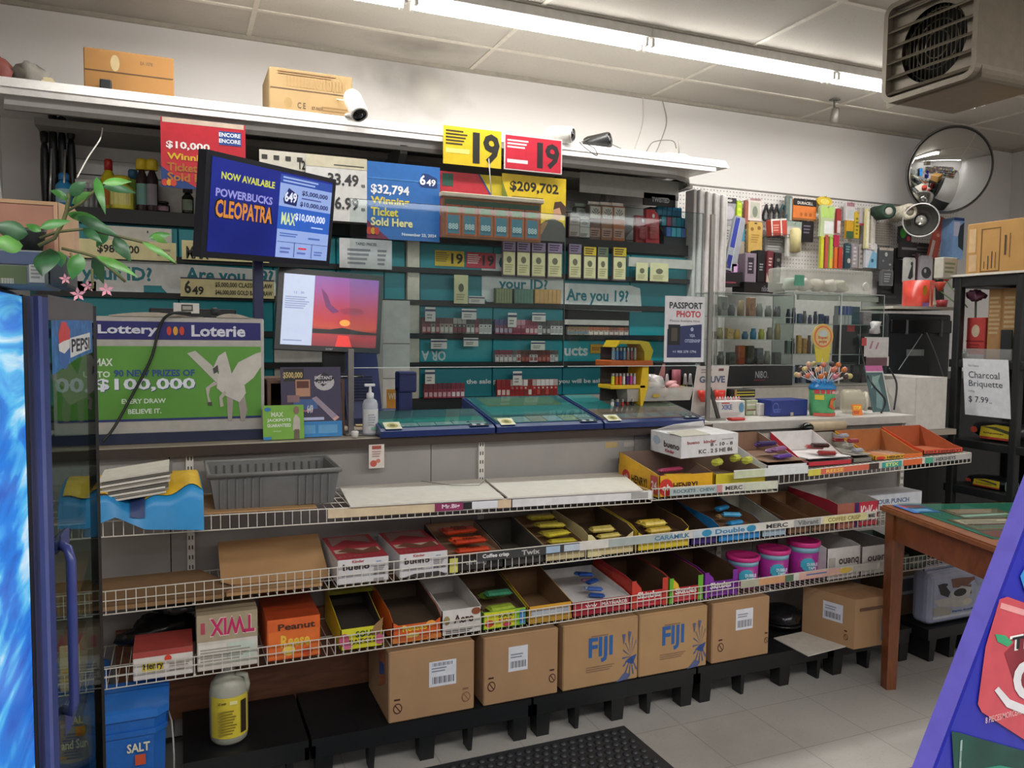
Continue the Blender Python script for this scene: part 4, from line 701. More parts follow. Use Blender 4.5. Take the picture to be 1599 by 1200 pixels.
ctop('long orange-brown box lying on top of the canopy at the left', 130, 271, 82, 3.84, .3, M('946A38', .85, n=.05, ns=8), [('o', .34, .72, .05, .18, 'A8956A'), ('t', 'EA 1078', .62, .75, .76, .83, '6A4A20'), ('r', .12, .02, .12, .02, K)])
ctop('brown box with upside-down print and CE mark on top of the canopy', 420, 550, 112, 3.82, .3, M('967C54', .85, n=.05, ns=8), [('t', 'C E', .33, .16, .43, .3, '4A3A20'), ('o', .22, .26, .05, .12, '8A7040'), ('t', '87-9650', .5, .16, .64, .24, '5A4020'), ('l', .62, .08, .98, .28, 3, '7A5A30')]+[('r', .2+.04*k, .62+.0*k, .22+.04*k, .86, '8F6F3E') for k in range(18)]+[('l', .1, .86, .95, .96, 2, '7A5A30')], seam=.56)
q = at(165, 134, 3.80); MB().bbox(q.x-.022, q.x+.022, 3.79, 3.83, 2.447, 2.50, M('1A1A1C', .5), .004).build('small_device', label='small black block in front of the long orange-brown box', cat='device')
q = at(48, 118, 3.9); t = thing('crumpled_paper', 'crumpled grey and cream scrap lying on the canopy far left', 'paper', (q.x, 3.9, 2.447)); blob((q.x, 3.9, 2.447+.055), (.06, .05, .055), M('8A857C', .8), 33, 14, .3).build('grey_scrap', t); mb = MB(); mb.hexa([(q.x+.03, 3.84, 2.447), (q.x+.12, 3.84, 2.447), (q.x+.12, 3.86, 2.452), (q.x+.03, 3.86, 2.452), (q.x+.05, 3.87, 2.50), (q.x+.08, 3.87, 2.50), (q.x+.08, 3.875, 2.50), (q.x+.05, 3.875, 2.50)], 'CDBD94'); mb.build('cream_card', t)
q = at(2, 108, 3.9); blob((q.x, 3.9, 2.447+.06), (.04, .04, .06), M('8A4A40', .6), 35, 12, .2).build('red_trinket', label='dark red trinket cut by the left edge of the photo', cat='trinket')
t = thing('wifi_router', 'small cream router with two thin cables on the right end of the canopy', 'router', (at(1053, 238, 3.85).x, 3.87, 2.447)); q = at(1053, 238, 3.85)
mb = MB(); mb.bbox(q.x-.075, q.x+.075, 3.82, 3.93, 2.452, 2.482, M('CFC7AE', .5), .008); mb.build('router_body', t); mb = MB(); mb.box(q.x-.06, q.x+.06, 3.83, 3.92, 2.447, 2.453, '3A3A38'); mb.build('dark_base', t)
mb = MB(); mb.tube([(q.x+.03, 3.85, 2.48), (q.x+.03, 3.85, 2.56)], .004, '8A857A', 6); mb.build('aerial', t)
def cable(lab, pts, r=.0035, c='9A948C', name='cable'):
    P = [V(p_) for p_ in pts]; o = []
    for i in range(len(P)-1):
        a, b, c_, d = P[max(0, i-1)], P[i], P[i+1], P[min(len(P)-1, i+2)]
        for k in range(6): u = k/6; o.append(.5*((2*b)+(c_-a)*u+(2*a-5*b+4*c_-d)*u*u+(3*b-a-3*c_+d)*u**3))
    o.append(P[-1]); mb = MB(); mb.tube(o, r, c, 5); return mb.build(name, label=lab, cat='cable')
cable('thin grey cable hanging down the wall to the router', [at(1034, 155, 4.39), at(1041, 190, 4.39), at(1030, 225, 4.2), at(1024, 240, 3.98), (q.x-.07, 3.9, 2.455)])
cable('pale cable hanging down the wall just left of the grey one', [at(1004, 152, 4.39), at(1004, 190, 4.39), at(992, 232, 4.2)], c='CFCBC4')
cable('looped dark cable from the small dark camera and the router', [at(908, 222, 3.8), at(930, 214, 3.8), at(947, 222, 3.82), at(1000, 242, 3.83), at(1020, 222, 3.84), at(1050, 220, 3.86), at(1056, 232, 3.86)], .0028, '5A5650')
cable('tangle of thin black wires on the canopy edge beside the small dark camera', [at(905, 222, 3.70), at(915, 232, 3.69), at(932, 243, 3.69), at(928, 232, 3.70), at(912, 223, 3.72)], .0025, '2A2826')
YL, RD = M('DDBC22', .4), M('C22338', .4)
sheet('age_sign', 'yellow 19 age limit sign hanging from the canopy edge', 'sign', PX((692, 255), (783, 206), 3.685), YL, [('l', .04, .5, .42, .92, 5, '3A3010'), ('r', .04, .3, .44, .42, 'F2E27A'), ('t', '1', .5, .08, .62, .9, '1A1812'), ('t', '9', .68, .08, .97, .9, '1A1812')], .003)
sheet('age_sign', 'red 19 age limit sign hanging from the canopy edge', 'sign', PX((787, 264), (878, 219), 3.685), 'DAD0CC', [('r', .02, .03, .98, .97, RD), ('l', .05, .6, .45, .88, 3, 'F0D8DA'), ('r', .05, .2, .4, .3, 'F0D8DA'), ('t', '1', .56, .12, .66, .85, '1A1214'), ('t', '9', .7, .12, .95, .85, '1A1214')], .003)
def hang(lab, lb, rt, y, bg, items, name='poster', cat='poster', t=.002): return sheet(name, lab, cat, PX(lb, rt, y), bg, items, t)
BLU1 = M('2C6DB8', .4)
L649 = lambda u0, v0, u1, v1, c='DDE6F0': [('p', [(u0, v0+.3*(v1-v0)), (u0+.15*(u1-u0), v0), (u1, v0), (u1, v0+.7*(v1-v0)), (u0+.5*(u1-u0), v1), (u0+.2*(u1-u0), v1)], '1A3A78'), ('t', '6', u0+.06*(u1-u0), v0+.15*(v1-v0), u0+.38*(u1-u0), v0+.9*(v1-v0), c), ('t', '49', u0+.42*(u1-u0), v0+.12*(v1-v0), u0+.92*(u1-u0), v0+.62*(v1-v0), c)]
OLG = lambda u, v, s=1: [('o', u, v, .035*s, .05*s, 'C8402E'), ('o', u+.05*s, v, .03*s, .045*s, 'D8A030'), ('o', u+.1*s, v, .035*s, .05*s, 'C8402E')]
hang('red $10,000 winning ticket poster with a blue badge, left of the lottery screen', (252, 292), (383, 196), YP, M('BC2230', .4), [('r', .02, .93, .98, 1.0, 'C9B2A0'), ('p', [(0, 0), (.45, 0), (.12, .2), (0, .3)], '1F3F7A'), ('r', .68, .68, .95, .88, '20488E'), ('t', 'ENCORE', .68, .8, .94, .86, 'E8ECF2'), ('t', 'ENCORE', .68, .71, .94, .77, 'E8ECF2'), ('t', '$10,000', .06, .55, .57, .67, 'EFE9E6'), ('t', 'Winning', .07, .38, .58, .5, 'D8B02A'), ('t', 'Ticket', .07, .24, .42, .36, 'B06A2A'), ('t', 'Sold Here', .07, .1, .7, .22, 'B06A2A')]+OLG(.04, .07))
hang('blue $32,794 winning ticket poster under the dark bracket', (573, 372), (687, 262), YP, BLU1, [('p', [(0, .0), (0, .24), (.3, 0)], '7A2A4A'), ('r', 0, .78, 1, .8, '4080C4')]+L649(.7, .72, .96, .9, 'F2F2F2')+[('t', '$32,794', .05, .57, .57, .71, 'F2F4F6'), ('t', 'Winning', .05, .43, .57, .55, 'E8D44A'), ('t', 'Ticket', .05, .3, .42, .41, 'E8D44A'), ('t', 'Sold Here', .05, .17, .62, .28, 'F2E8A0'), ('t', 'November 23, 2024', .47, .05, .95, .1, 'E2E8F0')]+OLG(.03, .1))
hang('white price poster reading 33.49 and 36.99, half hidden by the lottery screen', (478, 342), (573, 249), YP, 'DAD8D4', [('r', 0, .82, 1, 1, 'CFC7AC'), ('t', '33.49', .35, .55, .86, .74, '3A3A3C'), ('t', 'ea', .9, .55, .97, .6, '6A6A6A'), ('t', '36.99', .35, .18, .86, .38, '3A3A3C'), ('t', 'ea', .9, .18, .97, .23, '6A6A6A'), ('r', .45, .86, .95, .875, '4A4A4A')], 'price_poster')
hang('white strip of price cards above the lottery screen', (405, 262), (478, 240), YP+.01, 'CFCABC', [('r', .05+.25*k, .5, .17+.25*k, .75, '3A3634') for k in range(4)]+[('t', '12', .85, .1, .98, .6, '1A1A1A')], 'price_strip', 'price card')
hang('red $100 winning ticket poster right of the blue $32,794 poster', (684, 370), (786, 276), YP+.012, M('BE2C38', .4), [('p', [(.62, 1), (1, .35), (1, 1)], 'C9B628'), ('p', [(.6, 1), (.63, 1), (1, .4), (1, .35)], '2A4A8A'), ('r', .06, .78, .22, .97, '2A5A4A'), ('t', '$100,', .18, .47, .48, .6, 'F0E8E6'), ('t', 'WINNING TICKET', .02, .3, .6, .38, 'D8B04A'), ('l', .3, .15, .6, .2, 1, 'D89A9A'), ('r', .1, .0, .6, .08, 'C8C2A8')])
t_ = hang('yellow $209,702 winner poster with a person holding a cheque', (783, 372), (884, 280), YP+.005, M('D6B820', .4), [('p', [(0, .9), (.12, .55), (.0, .4)], '6A7A2A'), ('t', '$209,702', .12, .72, .88, .9, '221E14'), ('l', .15, .62, .8, .68, 1, '8A7A20'), ('p', [(.5, .0), (.55, .22), (.68, .32), (.8, .36), (.95, .3), (1, .2), (1, 0)], '4A4844'), ('o', .87, .46, .07, .12, 'C89A7A'), ('p', [(.8, .5), (.82, .62), (.92, .64), (1, .56), (1, .4), (.93, .44), (.9, .54)], '4A3224'), ('p', [(.62, .1), (.72, .3), (.64, .3), (.55, .12)], '8A6A4A')])
t = thing('ticket_dispenser_strip', 'scratch ticket rack with orange and blue tickets in front of the winner posters', 'ticket rack', (at(765, 370, 3.62).x, 3.64, at(765, 372, 3.62).z))
P = PX((691, 370), (845, 318), 3.62); mb = MB(); O, R, U = P; mb.prism([O, O+R, O+R+U, O+U], (0, .03, 0), '8A5A3A'); mb.art(P, [('r', .02, .75, .98, .93, '3A5A4A')]+[('r', .03+.161*k, .06, .175+.161*k, .8, 'B5603A') for k in range(6)]+[('r', .045+.161*k, .1, .16+.161*k, .55, '4A7A8A') for k in range(6)]+[('r', .05+.161*k, .6, .15+.161*k, .75, '5A8A4A') for k in range(6)]+[('t', '888', .055+.161*k, .2, .15+.161*k, .35, 'B0C8C8') for k in range(6)]); mb.build('ticket_panel', t)
mb = MB(); mb.bbox(O.x-.01, O.x+R.x+.01, 3.605, 3.65, O.z+U.z-.004, O.z+U.z+.018, M('B0A894', .5), .004); mb.build('top_rail', t)
mb = MB(); mb.tube([(O.x+R.x*.5, 3.64, O.z+U.z), (O.x+R.x*.5, 3.69, 2.33)], .003, '9A9A98', 5); mb.build('hanger', t)
# ---- goods on the ledge
ZL = 1.987
def bottle(lab, px, y, z, h, r, c, cap, capc, lbl=None, name='bottle', cat='bottle', n=14, neck=.35, group=None):
    a = at(px, 300, y); t = thing(name, lab, cat, (a.x, y, z), group); mb = MB(); mb.lathe((a.x, y, z), [(r*.92, 0), (r, .005), (r, h*.62), (r*neck*1.3, h*.78), (r*neck, h*.8)], M(c, .25), n)
    if lbl:
        for k in range(-2, 2):
            a0 = -PI/2-.1+k*.45; mb.add([(a.x+(r+.0008)*math.cos(a0+d), y+(r+.0008)*math.sin(a0+d), z+hh) for d, hh in ((0, h*.12), (.45, h*.12), (.45, h*.52), (0, h*.52))], [(0, 1, 2, 3)], lbl)
    mb.build('bottle_body', t); mb = MB(); mb.lathe((a.x, y, z+h*.79), [(r*cap, 0), (r*cap, h*.17), (r*cap*.8, h*.21)], M(capc, .35), n); mb.build('cap', t); return t
bottle('yellow spray bottle with red nozzle on the left of the ledge', 170, 4.10, ZL, .24, .035, 'D8C42A', .5, 'B02A28', 'D8782A')
bottle('large pale yellow bottle behind the plant leaves on the ledge', 190, 3.99, ZL, .15, .05, 'D6CE4A', .7, 'D0B82A', 'E2DC8A')
bottle('green and blue topped bottle beside the large pale yellow one', 208, 4.09, ZL, .2, .026, '8FB84A', .8, '3A6A8A', 'B4CC6A')
bottle('dark bottle with yellow cap, left of the matching pair', 222, 4.0, ZL, .235, .026, '3A2A2C', .95, 'D8BC2A', '7AA8A0')
bottle('dark bottle with yellow cap, right of the matching pair', 238, 3.99, ZL, .235, .026, '33242A', .95, 'DCC22E', '8F8A94')
bottle('squat black jar between the capped pair and the lone dark bottle', 255, 3.99, ZL, .05, .028, '2A2226', .8, '1E1A1C', '8A6A7A', 'jar', 'jar')
bottle('lone dark green bottle just left of the lottery screen', 293, 3.98, ZL, .12, .026, '22281F', .8, '1A1C18', '8A9A84')
bottle('small blue topped spray can beside the black bundle', 100, 4.03, ZL, .15, .035, '2E8ABE', .6, '2A7AB0', '9AC0CC', 'spray_can', 'spray can')
for k, (px, lab) in enumerate(((134, 'slim silver can, leftmost of three behind the plant'), (142, 'slim silver can, middle one of three behind the plant'), (150, 'slim dark silver can nearest the yellow spray bottle'))): bottle(lab, px, 4.06, ZL, .12, .014, ['A9A9A6', '8A8A88', '5A5A58'][k], .8, 'C9C9C6', None, 'slim_can', 'can', 10)
for k, (px, h, lab) in enumerate(((70, .33, 'black bagged umbrella, leftmost in the dark bundle on the ledge'), (84, .42, 'tallest black bagged umbrella in the dark bundle on the ledge'), (98, .40, 'black bagged umbrella in the dark bundle, beside the tallest'), (112, .36, 'black bagged umbrella nearest the slim silver cans'))):
    a = at(px, 300, 4.1); t = thing('folded_umbrella', lab, 'umbrella', (a.x, 4.12, ZL), 'black umbrellas on the ledge'); mb = MB(); mb.lathe((a.x, 4.12, ZL), [(.01, 0), (.015, .02), (.019, h*.5), (.016, h*.8), (.01, h*.9)], M('15151A', .35, bump=.4, ns=20), 10); mb.build('canopy_cloth', t); mb = MB(); mb.lathe((a.x, 4.12, ZL+h*.88), [(.012, 0), (.016, .01), (.018, h*.14), (.008, h*.16)], '1A1A1C', 10); mb.build('handle', t)
for px, lab in ((80, 'thin steel rod standing in the dark bundle, left one'), (101, 'thin steel rod standing in the dark bundle, right one')):
    a = at(px, 300, 4.02); mb = MB(); mb.tube([(a.x-.005, 4.0, ZL), (a.x+.006, 4.02, ZL+.25)], .005, M('B8B6B0', .3, .7), 6); mb.build('steel_rod', label=lab, cat='rod')
cable('white cord running from the canopy down to the plant', [at(160, 200, 3.8), at(156, 218, 3.75), at(138, 245, 3.7), at(120, 278, 3.6)], .003, 'D8D4CC')
for k, (lb, rt, lab) in enumerate((((118, 322), (150, 282), 'white card standing behind the slim cans'), ((245, 330), (310, 292), 'white backing card behind the lone dark bottle'))): sheet('backing_card', lab, 'card', PX(lb, rt, 4.1), 'D8D5CE', [], .004)
# right part of the ledge
for k, (px, w_, y, h, c, c2, lab) in enumerate(((898, .075, 3.96, .12, '5A4A4A', 'C8BEB8', 'small dark bottle box with pale label, leftmost on the right ledge'), (914, .075, 3.97, .11, '2E2E2C', 'DCDCD8', 'small black box with white leaf label, second on the right ledge'), (908, .07, 4.08, .2, '4A4E44', 'C9D0B8', 'pale green topped box behind the small black ones'), (931, .085, 3.99, .2, '7A5A50', 'D8D0C4', 'upright pouch with leaf logo, left of three in a row'), (950, .085, 3.98, .2, '9A6A48', 'D4CCC0', 'upright pouch with leaf logo, middle of three in a row'), (968, .08, 3.97, .2, 'B8683A', 'D8CFC4', 'orange pouch with leaf logo, nearest the plastic bags'))):
    a = at(px, 300, y); t = thing('leaf_pouch' if k > 2 else 'bottle_box', lab, 'pouch' if k > 2 else 'box', (a.x, y, ZL)); mb = MB(); mb.bbox(a.x-w_/2, a.x+w_/2, y, y+.05, ZL, ZL+h, M(c, .4), .006)
    P = PF(a.x-w_/2, a.x+w_/2, ZL, ZL+h, y); mb.art(P, [('r', .08, .62, .92, .95, c2), ('r', .08, .1, .92, .35 if k > 2 else .6, 'B8988A' if k > 2 else c2)]+[('p', [(.5, .7), (.5+.3*math.cos(q_), .74+.17*math.sin(q_)), (.5+.3*math.cos(q_+.22), .74+.17*math.sin(q_+.22))], '4A4A48') for q_ in (.3, .9, 1.45, 2.0, 2.6)]+[('l', .15, .12, .8, .3, 3, '6A4A40')]); mb.build('pack_body', t)
    mb = MB(); mb.box(a.x-w_/2+.004, a.x+w_/2-.004, y+.02, y+.03, ZL+h, ZL+h+.02, M(c2, .4)); mb.build('sealed_top', t)
FILM = film('E4E2E0', .38, .18); q = at(985, 340, 4.0); t = thing('plastic_bags', 'bunch of clear plastic bags hanging behind the leaf pouches', 'plastic bags', (q.x, 4.02, ZL))
blob((q.x-.03, 4.20, 2.16), (.06, .04, .16), FILM, 41, 20, .3).build('clear_bag', t); blob((q.x+.03, 4.19, 2.06), (.07, .05, .065), FILM, 43, 20, .3).build('clear_bag', t); blob((q.x-.06, 4.2, 2.22), (.04, .04, .08), FILM, 44, 16, .3).build('clear_bag', t)
for k, (px, h, y, c, lab) in enumerate(((1005, .16, 3.97, 'A83A42', 'dark red blister pack left of the bright red one'), (1021, .195, 3.95, 'BE2E36', 'bright red blister pack with white emblem'))):
    a = at(px, 300, y); t = thing('blister_pack', lab, 'blister pack', (a.x, y, ZL)); mb = MB(); mb.prism([(a.x-.045, y, ZL), (a.x+.045, y, ZL), (a.x+.05, y+.02, ZL+h*.85), (a.x+.02, y+.02, ZL+h), (a.x-.035, y+.02, ZL+h)], (0, .03, 0), M(c, .25)); mb.art(PF(a.x-.045, a.x+.045, ZL, ZL+h, y-.001), [('o', .5, .8, .1, .06, 'E2D8D6'), ('l', .2, .2, .8, .6, 4, '8A2028')]); mb.build('card_back', t)
    mb = MB(); mb.bbox(a.x-.03, a.x+.03, y-.02, y-.002, ZL+.02, ZL+h*.6, film('C85A5A', .5, .1), .006); mb.build('clear_bubble', t)
t = thing('counter_display', 'dark stepped display with blue and multicoloured packs on the right ledge', 'display', (at(1055, 360, 4.0).x, 4.05, ZL)); a = at(1035, 380, 3.98).x; b = at(1078, 380, 3.98).x
mb = MB(); mb.prism([(a, 3.97, ZL), (a, 3.97, ZL+.05), (a, 4.12, ZL+.24), (a, 4.2, ZL+.24), (a, 4.2, ZL)], (b-a, 0, 0), M('232A30', .5)); mb.build('display_body', t)
r = random.Random(3)
for j in range(3):
    for i in range(5): mb = MB(); x = a+.008+(b-a-.016)*i/5; z = ZL+.045+.068*j; y = 3.965+.05*j; mb.bbox(x, x+(b-a)/5-.006, y-.008, y+.02, z, z+.055, M(['2E8FB8', '3A6AB0', 'C8A03A', 'B04A6A', '2FA0B8', '5A8A9A'][r.randrange(6)] if j < 2 else '2A86AC', .35), .003, 1); mb.build('small_pack', t)
sheet('brand_strip', 'black strip with silver lettering above the stepped display', 'sign', PX((1005, 320), (1055, 305), 4.0), '151617', [('t', 'TWISTED', .25, .3, .8, .7, 'A8A8A8')], .01)
# ---- packs in the flap rows
rr = random.Random(11)
def pack(lab, x, y, z, w_, h, cols, kind, group):
    mb = MB(); mb.box(x, x+w_, y, y+.022, z, z+h, M(cols[0], .4)); P = PF(x, x+w_, z, z+h, y)
    if kind == 'cig': mb.art(P, [('r', .0, .62, 1, 1, cols[1]), ('r', .12, .1, .88, .4, cols[2]), ('r', .3, .45, .7, .55, cols[1])])
    else: mb.art(P, [('r', .08, .1, .92, .72, 'D8D0A0'), ('o', .5, .45, .2, .12, '6A6650'), ('l', .2, .15, .8, .3, 3, 'A8A070'), ('r', 0, .78, 1, 1, cols[1]), ('l', .1, .8, .9, .97, 2, '4A3A4A')])
    return mb.build('tobacco_pack' if kind == 'cig' else 'cigar_pouch', label=lab, cat='pack', group=group)
OD = ['first', 'second', 'third', 'fourth', 'fifth', 'sixth', 'seventh', 'eighth', 'ninth', 'tenth', 'eleventh', 'twelfth', 'thirteenth', 'fourteenth', 'fifteenth', 'sixteenth']
def row(px0, px1, pyb, pyt, n, pal, lab, group, y=3.905, zrow=0):
    a = at(px0, pyb, y).x; b = at(px1, pyb, y).x; z = ZS[zrow]+.015; zt = at((px0+px1)/2, pyt, y).z; w_ = (b-a)/n
    for i in range(n):
        c = pal[min(len(pal)-1, int(i/n*len(pal)))] if rr.random() < .8 else pal[rr.randrange(len(pal))]
        pack(lab+', '+OD[i]+' from left', a+w_*i, y, z, w_*.93, zt-z, c, 'cig', group)
R1 = [('8A3A44', '5A2A34', 'C8A0A0'), ('A89A90', '5A3A3A', 'CFC8C0'), ('4A4442', 'A8A29A', '8A3040'), ('8A8680', '3A3A3A', 'D8D4CE'), ('D8D6D2', '3A3838', 'B8B4AE')]
R2 = [('8A4A5A', '4A4A7A', 'B0A8B8'), ('A0485A', 'C08A98', '7A2A3A'), ('B05A6A', '8A3A4A', 'D0B8B8'), ('5A5652', '3A3A38', 'B8B4AC'), ('D8D6D2', '4A4846', 'A8A4A0')]
R3 = [('B8A8A4', '7A3A42', 'D8D0CC'), ('9A9894', '5A5856', 'C8C6C2'), ('7A3A34', '4A2A28', 'A85A50'), ('D8D6D2', '6A3A38', '9A4A42'), ('8A3830', '5A2A26', 'B06A60'), ('DCDAD6', '4A4846', 'A8A4A0')]
R4 = [('8A2A3A', '6A2A38', 'C09AA0'), ('9A3A4A', '5A2430', 'C8A0A8'), ('A04A5A', '7A2A3A', 'D8D0CE')]
R5 = [('A82A2E', '8A2426', 'D8C0B8'), ('C02A2A', 'B8A8A0', '8A2020'), ('B83A34', '7A2A26', 'D8D0CC'), ('9A2A28', 'DAD6D2', 'B84A40'), ('A83A30', 'DAD6D2', '7A2A20')]
row(659, 768, 524, 497, 16, R1, 'cigarette pack, left half of third flap row', 'packs, third row left', zrow=2)
row(773, 879, 526, 500, 16, R2, 'cigarette pack, middle of third flap row', 'packs, third row middle', zrow=2)
row(886, 982, 527, 511, 12, [('A8988A', '8A6A4A', '6A8A9A'), ('C0B0A0', 'A85A3A', 'D8D0C8'), ('B08A8A', '7A4A3A', 'D0C8C0')], 'coloured pack in the black recess', 'packs in the black recess', zrow=2)
row(773, 872, 571, 547, 15, R3, 'cigarette pack in the fourth flap row', 'packs, fourth row', zrow=1)
row(662, 726, 619, 599, 9, R4, 'maroon cigarette pack, left of lowest flap row', 'packs, lowest row left', zrow=0)
row(776, 871, 619, 593, 14, R5, 'red cigarette pack, middle of lowest flap row', 'packs, lowest row middle', zrow=0)
# hanging cigar pouches, top flap row
def pouch(lab, px0, px1, pyb, pyt, hd, y=3.90):
    P = PX((px0, pyb), (px1, pyt), y); O, R, U = P; t = MB(); t.prism([O, O+R, O+R+U, O+U], (0, .02, 0), '6A5A5E'); t.art(P, [('r', .03, .04, .97, .7, 'D6CF9E'), ('o', .5, .48, .2, .1, '6A6650'), ('l', .15, .1, .85, .36, 4, 'A8A076'), ('r', 0, .74, 1, 1, hd), ('l', .1, .77, .9, .97, 3, '3A2A44' if hd != 'D6B82A' else '3A1A14')]); t.build('cigar_pouch', label=lab, cat='pouch', group='cream labelled cigar pouches')
for i, (x0, x1, hd, lab) in enumerate(((785, 805, '9A86A4', 'cream labelled cigar pouch, leftmost of the row of four'), (807, 828, '9A86A4', 'cream labelled cigar pouch, second from left in the row of four'), (830, 852, '9A86A4', 'cream labelled cigar pouch, third from left in the row of four'), (855, 878, '9A86A4', 'cream labelled cigar pouch nearest the plexiglass edge'), (888, 908, '8A7A94', 'cigar pouch with mauve head, just right of the plexiglass edge'), (911, 931, 'D6B82A', 'cigar pouch with yellow head beside the mauve headed one'), (933, 950, '6A7A5A', 'narrow cigar pouch with green head between two yellow headed ones'), (957, 978, 'D6B82A', 'cigar pouch with yellow head, nearest the metal rail'))): pouch(lab, x0, x1, 431+i, (378 if i < 5 else 384)+i*(1 if i < 5 else .5), hd)
for lb, rt, lab, its in (((709, 474), (731, 430), 'cream health warning card in the second flap row', 1), ((993, 438), (1012, 411), 'small gold card clipped under the metal rail', 1), ((1015, 439), (1044, 412), 'wide cream card clipped under the metal rail', 1), ((732, 474), (757, 463), 'small white card with a dark stripe in the second row', 0),
    ((664, 502), (680, 480), 'white price tag at the left of the third row', 2), ((721, 499), (744, 483), 'white price tag above the middle of the third row', 2), ((793, 511), (807, 489), 'white price tag over the red packs in the third row', 2), ((831, 502), (852, 489), 'white wide price tag right in the third row', 2),
    ((673, 545), (698, 530), 'tilted white tag above the letters OR', 2), ((724, 541), (747, 528), 'pinkish tag beside the letters OR', 2), ((829, 547), (851, 533), 'white tag over the grey and brown packs', 2), ((664, 600), (679, 578), 'white tag over the maroon packs in the lowest row', 2), ((801, 602), (815, 580), 'white tag over the red packs in the lowest row', 2)):
    sheet('price_tag' if its == 2 else 'warning_card', lab, 'tag' if its == 2 else 'card', PX(lb, rt, 3.895), 'D8D2A4' if its == 1 else 'D9D6CE', [('o', .5, .55, .2, .15, '6A6650'), ('l', .15, .1, .85, .35, 3, 'A8A076')] if its == 1 else [('r', 0, .7, 1, .85, '3A3A5A'), ('l', .15, .15, .8, .55, 2, '8A8680')], .003)
for lb, rt, c1, c2, lab in (((679, 415), (725, 393), YL, '19', 'small yellow 19 sticker on the upper teal flap'), ((728, 418), (774, 396), RD, '19', 'small red 19 sticker on the upper teal flap')): sheet('age_sticker', lab, 'sticker', PX(lb, rt, 3.948), c1, [('l', .04, .25, .5, .9, 5, '8A7010' if c1 is YL else 'F0D0D0'), ('t', '19', .55, .15, .95, .85, '1A1410')], .001)
for k, (lb, rt) in enumerate((((803, 474), (833, 452)), ((774, 474), (800, 451)), ((835, 474), (876, 453)))):
    P = PX(lb, rt, 3.90); mb = MB(); O, R, U = P; mb.prism([O, O+R, O+R+U, O+U], (0, .03, 0), ['4A6A5A', '5A6A4A', 'B08A50'][k]); mb.art(P, sum([[('r', .04+.16*i, .05, .17+.16*i, .95, ['5A8070', '8A9068', 'C49A60'][k])] for i in range(6)], [])); mb.build('tobacco_tin_row', label=['row of dark green tobacco packs under your ID', 'row of olive tobacco packs at the left under your ID', 'tan cigarillo box with upright strips beside Are you 19'][k], cat='packs')
sheet('sample_sticker', 'orange round sticker between the letters of the fourth flap row', 'sticker', PX((922, 552), (942, 538), 3.945), 'D8A42E', [('l', .1, .3, .9, .7, 2, '8A5A1A')], .002)
for lb, rt, lab in (((982, 416), (1083, 407), 'white metal pusher rail across the top right flap'), ((882, 507), (982, 501), 'pale metal rail inside the black recess')): P = PX(lb, rt, 3.90); O, R, U = P; mb = MB(); mb.prism([O, O+R, O+R+U, O+U], (0, .02, 0), 'B9B6AE'); mb.build('pusher_rail', label=lab, cat='rail')
# left cabinet half: handwritten cream strips
sheet('jackpot_strip', 'long cream strip with $980,000 behind the plant', 'price strip', PX((120, 402), (275, 380), 3.90), 'D6CC98', [('t', '$980,000', .2, .25, .62, .75, '2A2820'), ('l', .8, .2, .97, .7, 2, '9A9470')], .003)
sheet('jackpot_strip', 'cream strip with a handwritten logo left of the screen post', 'price strip', PX((284, 405), (420, 382), 3.90), 'D6CC98', [('t', 'MAX', .05, .05, .3, .7, '2A2820'), ('t', '+ 20 x $100,000', .55, .05, .98, .3, '5A5640')], .003)
sheet('jackpot_strip', 'cream strip with two handwritten draw amounts', 'price strip', PX((282, 463), (428, 438), 3.90), 'D6CC98', [('r', 0, .93, 1, 1, '3A3A5A'), ('t', '6', .04, .15, .11, .85, '2A2820'), ('t', '49', .12, .1, .24, .55, '2A2820'), ('t', '$5,000,000 CLASSIC DRAW', .36, .5, .98, .8, '4A4430'), ('t', '$46,000,000 GOLD BALL DRAW', .36, .1, .98, .4, '4A4430')], .003)
sheet('metal_header', 'grey metal ticket header above the $980,000 strip', 'rail', PX((140, 378), (268, 358), 3.91), 'B9B5AA', [('o', .25, .75, .01, .08, '3A3A38'), ('o', .7, .75, .01, .08, '3A3A38')], .02)
sheet('price_list', 'white handwritten price list hanging on the left half of the cabinet', 'paper', PX((530, 418), (612, 376), 3.88), 'D2D2D2', [('t', 'TAPED PRICES', .3, .78, .7, .88, '6A6A70'), ('l', .15, .1, .6, .7, 4, '8A8A90'), ('l', .72, .1, .9, .7, 4, '8A8A90')], .001)
# ================================================================ on the counter, left of the metal post
ZC = 1.0655
def uv(P, Y, pts): O, R, U = P; return [((at(x, y, Y).x-O.x)/R.x, (at(x, y, Y).z-O.z)/U.z) for x, y in pts]
NAVY = M('1B2556', .4); SILV = M('B9B6AF', .35, .3)
Y = 2.95; P = PX((84, 662), (412, 498), Y); O, R, U = P
t = thing('lottery_sign', 'large lottery sign on the counter with winged horse on a green poster', 'sign', (O.x+R.x/2, 3.0, ZC))
mb = MB(); x0, x1, z1 = O.x, O.x+R.x, O.z+U.z; zb = at(250, 676, Y).z
mb.bbox(x0, x1, Y, Y+.10, ZC+.03, z1, SILV, .006); mb.build('sign_case', t)
mb = MB(); mb.box(x0-.01, x1+.004, Y-.012, Y+.11, ZC, ZC+.035, M('1A2340', .45)); mb.build('navy_base', t)
mb = MB(); P2 = PX((150, 530), (405, 505), Y-.002); h0 = P2[0].z; PH = (V((x0+.012, Y-.002, h0)), V((x1-.012-x0-.012, 0, 0)), V((0, 0, z1-.016-h0))); mb.quad(PH, 0, 0, 1, 1, M('24246E', .35))
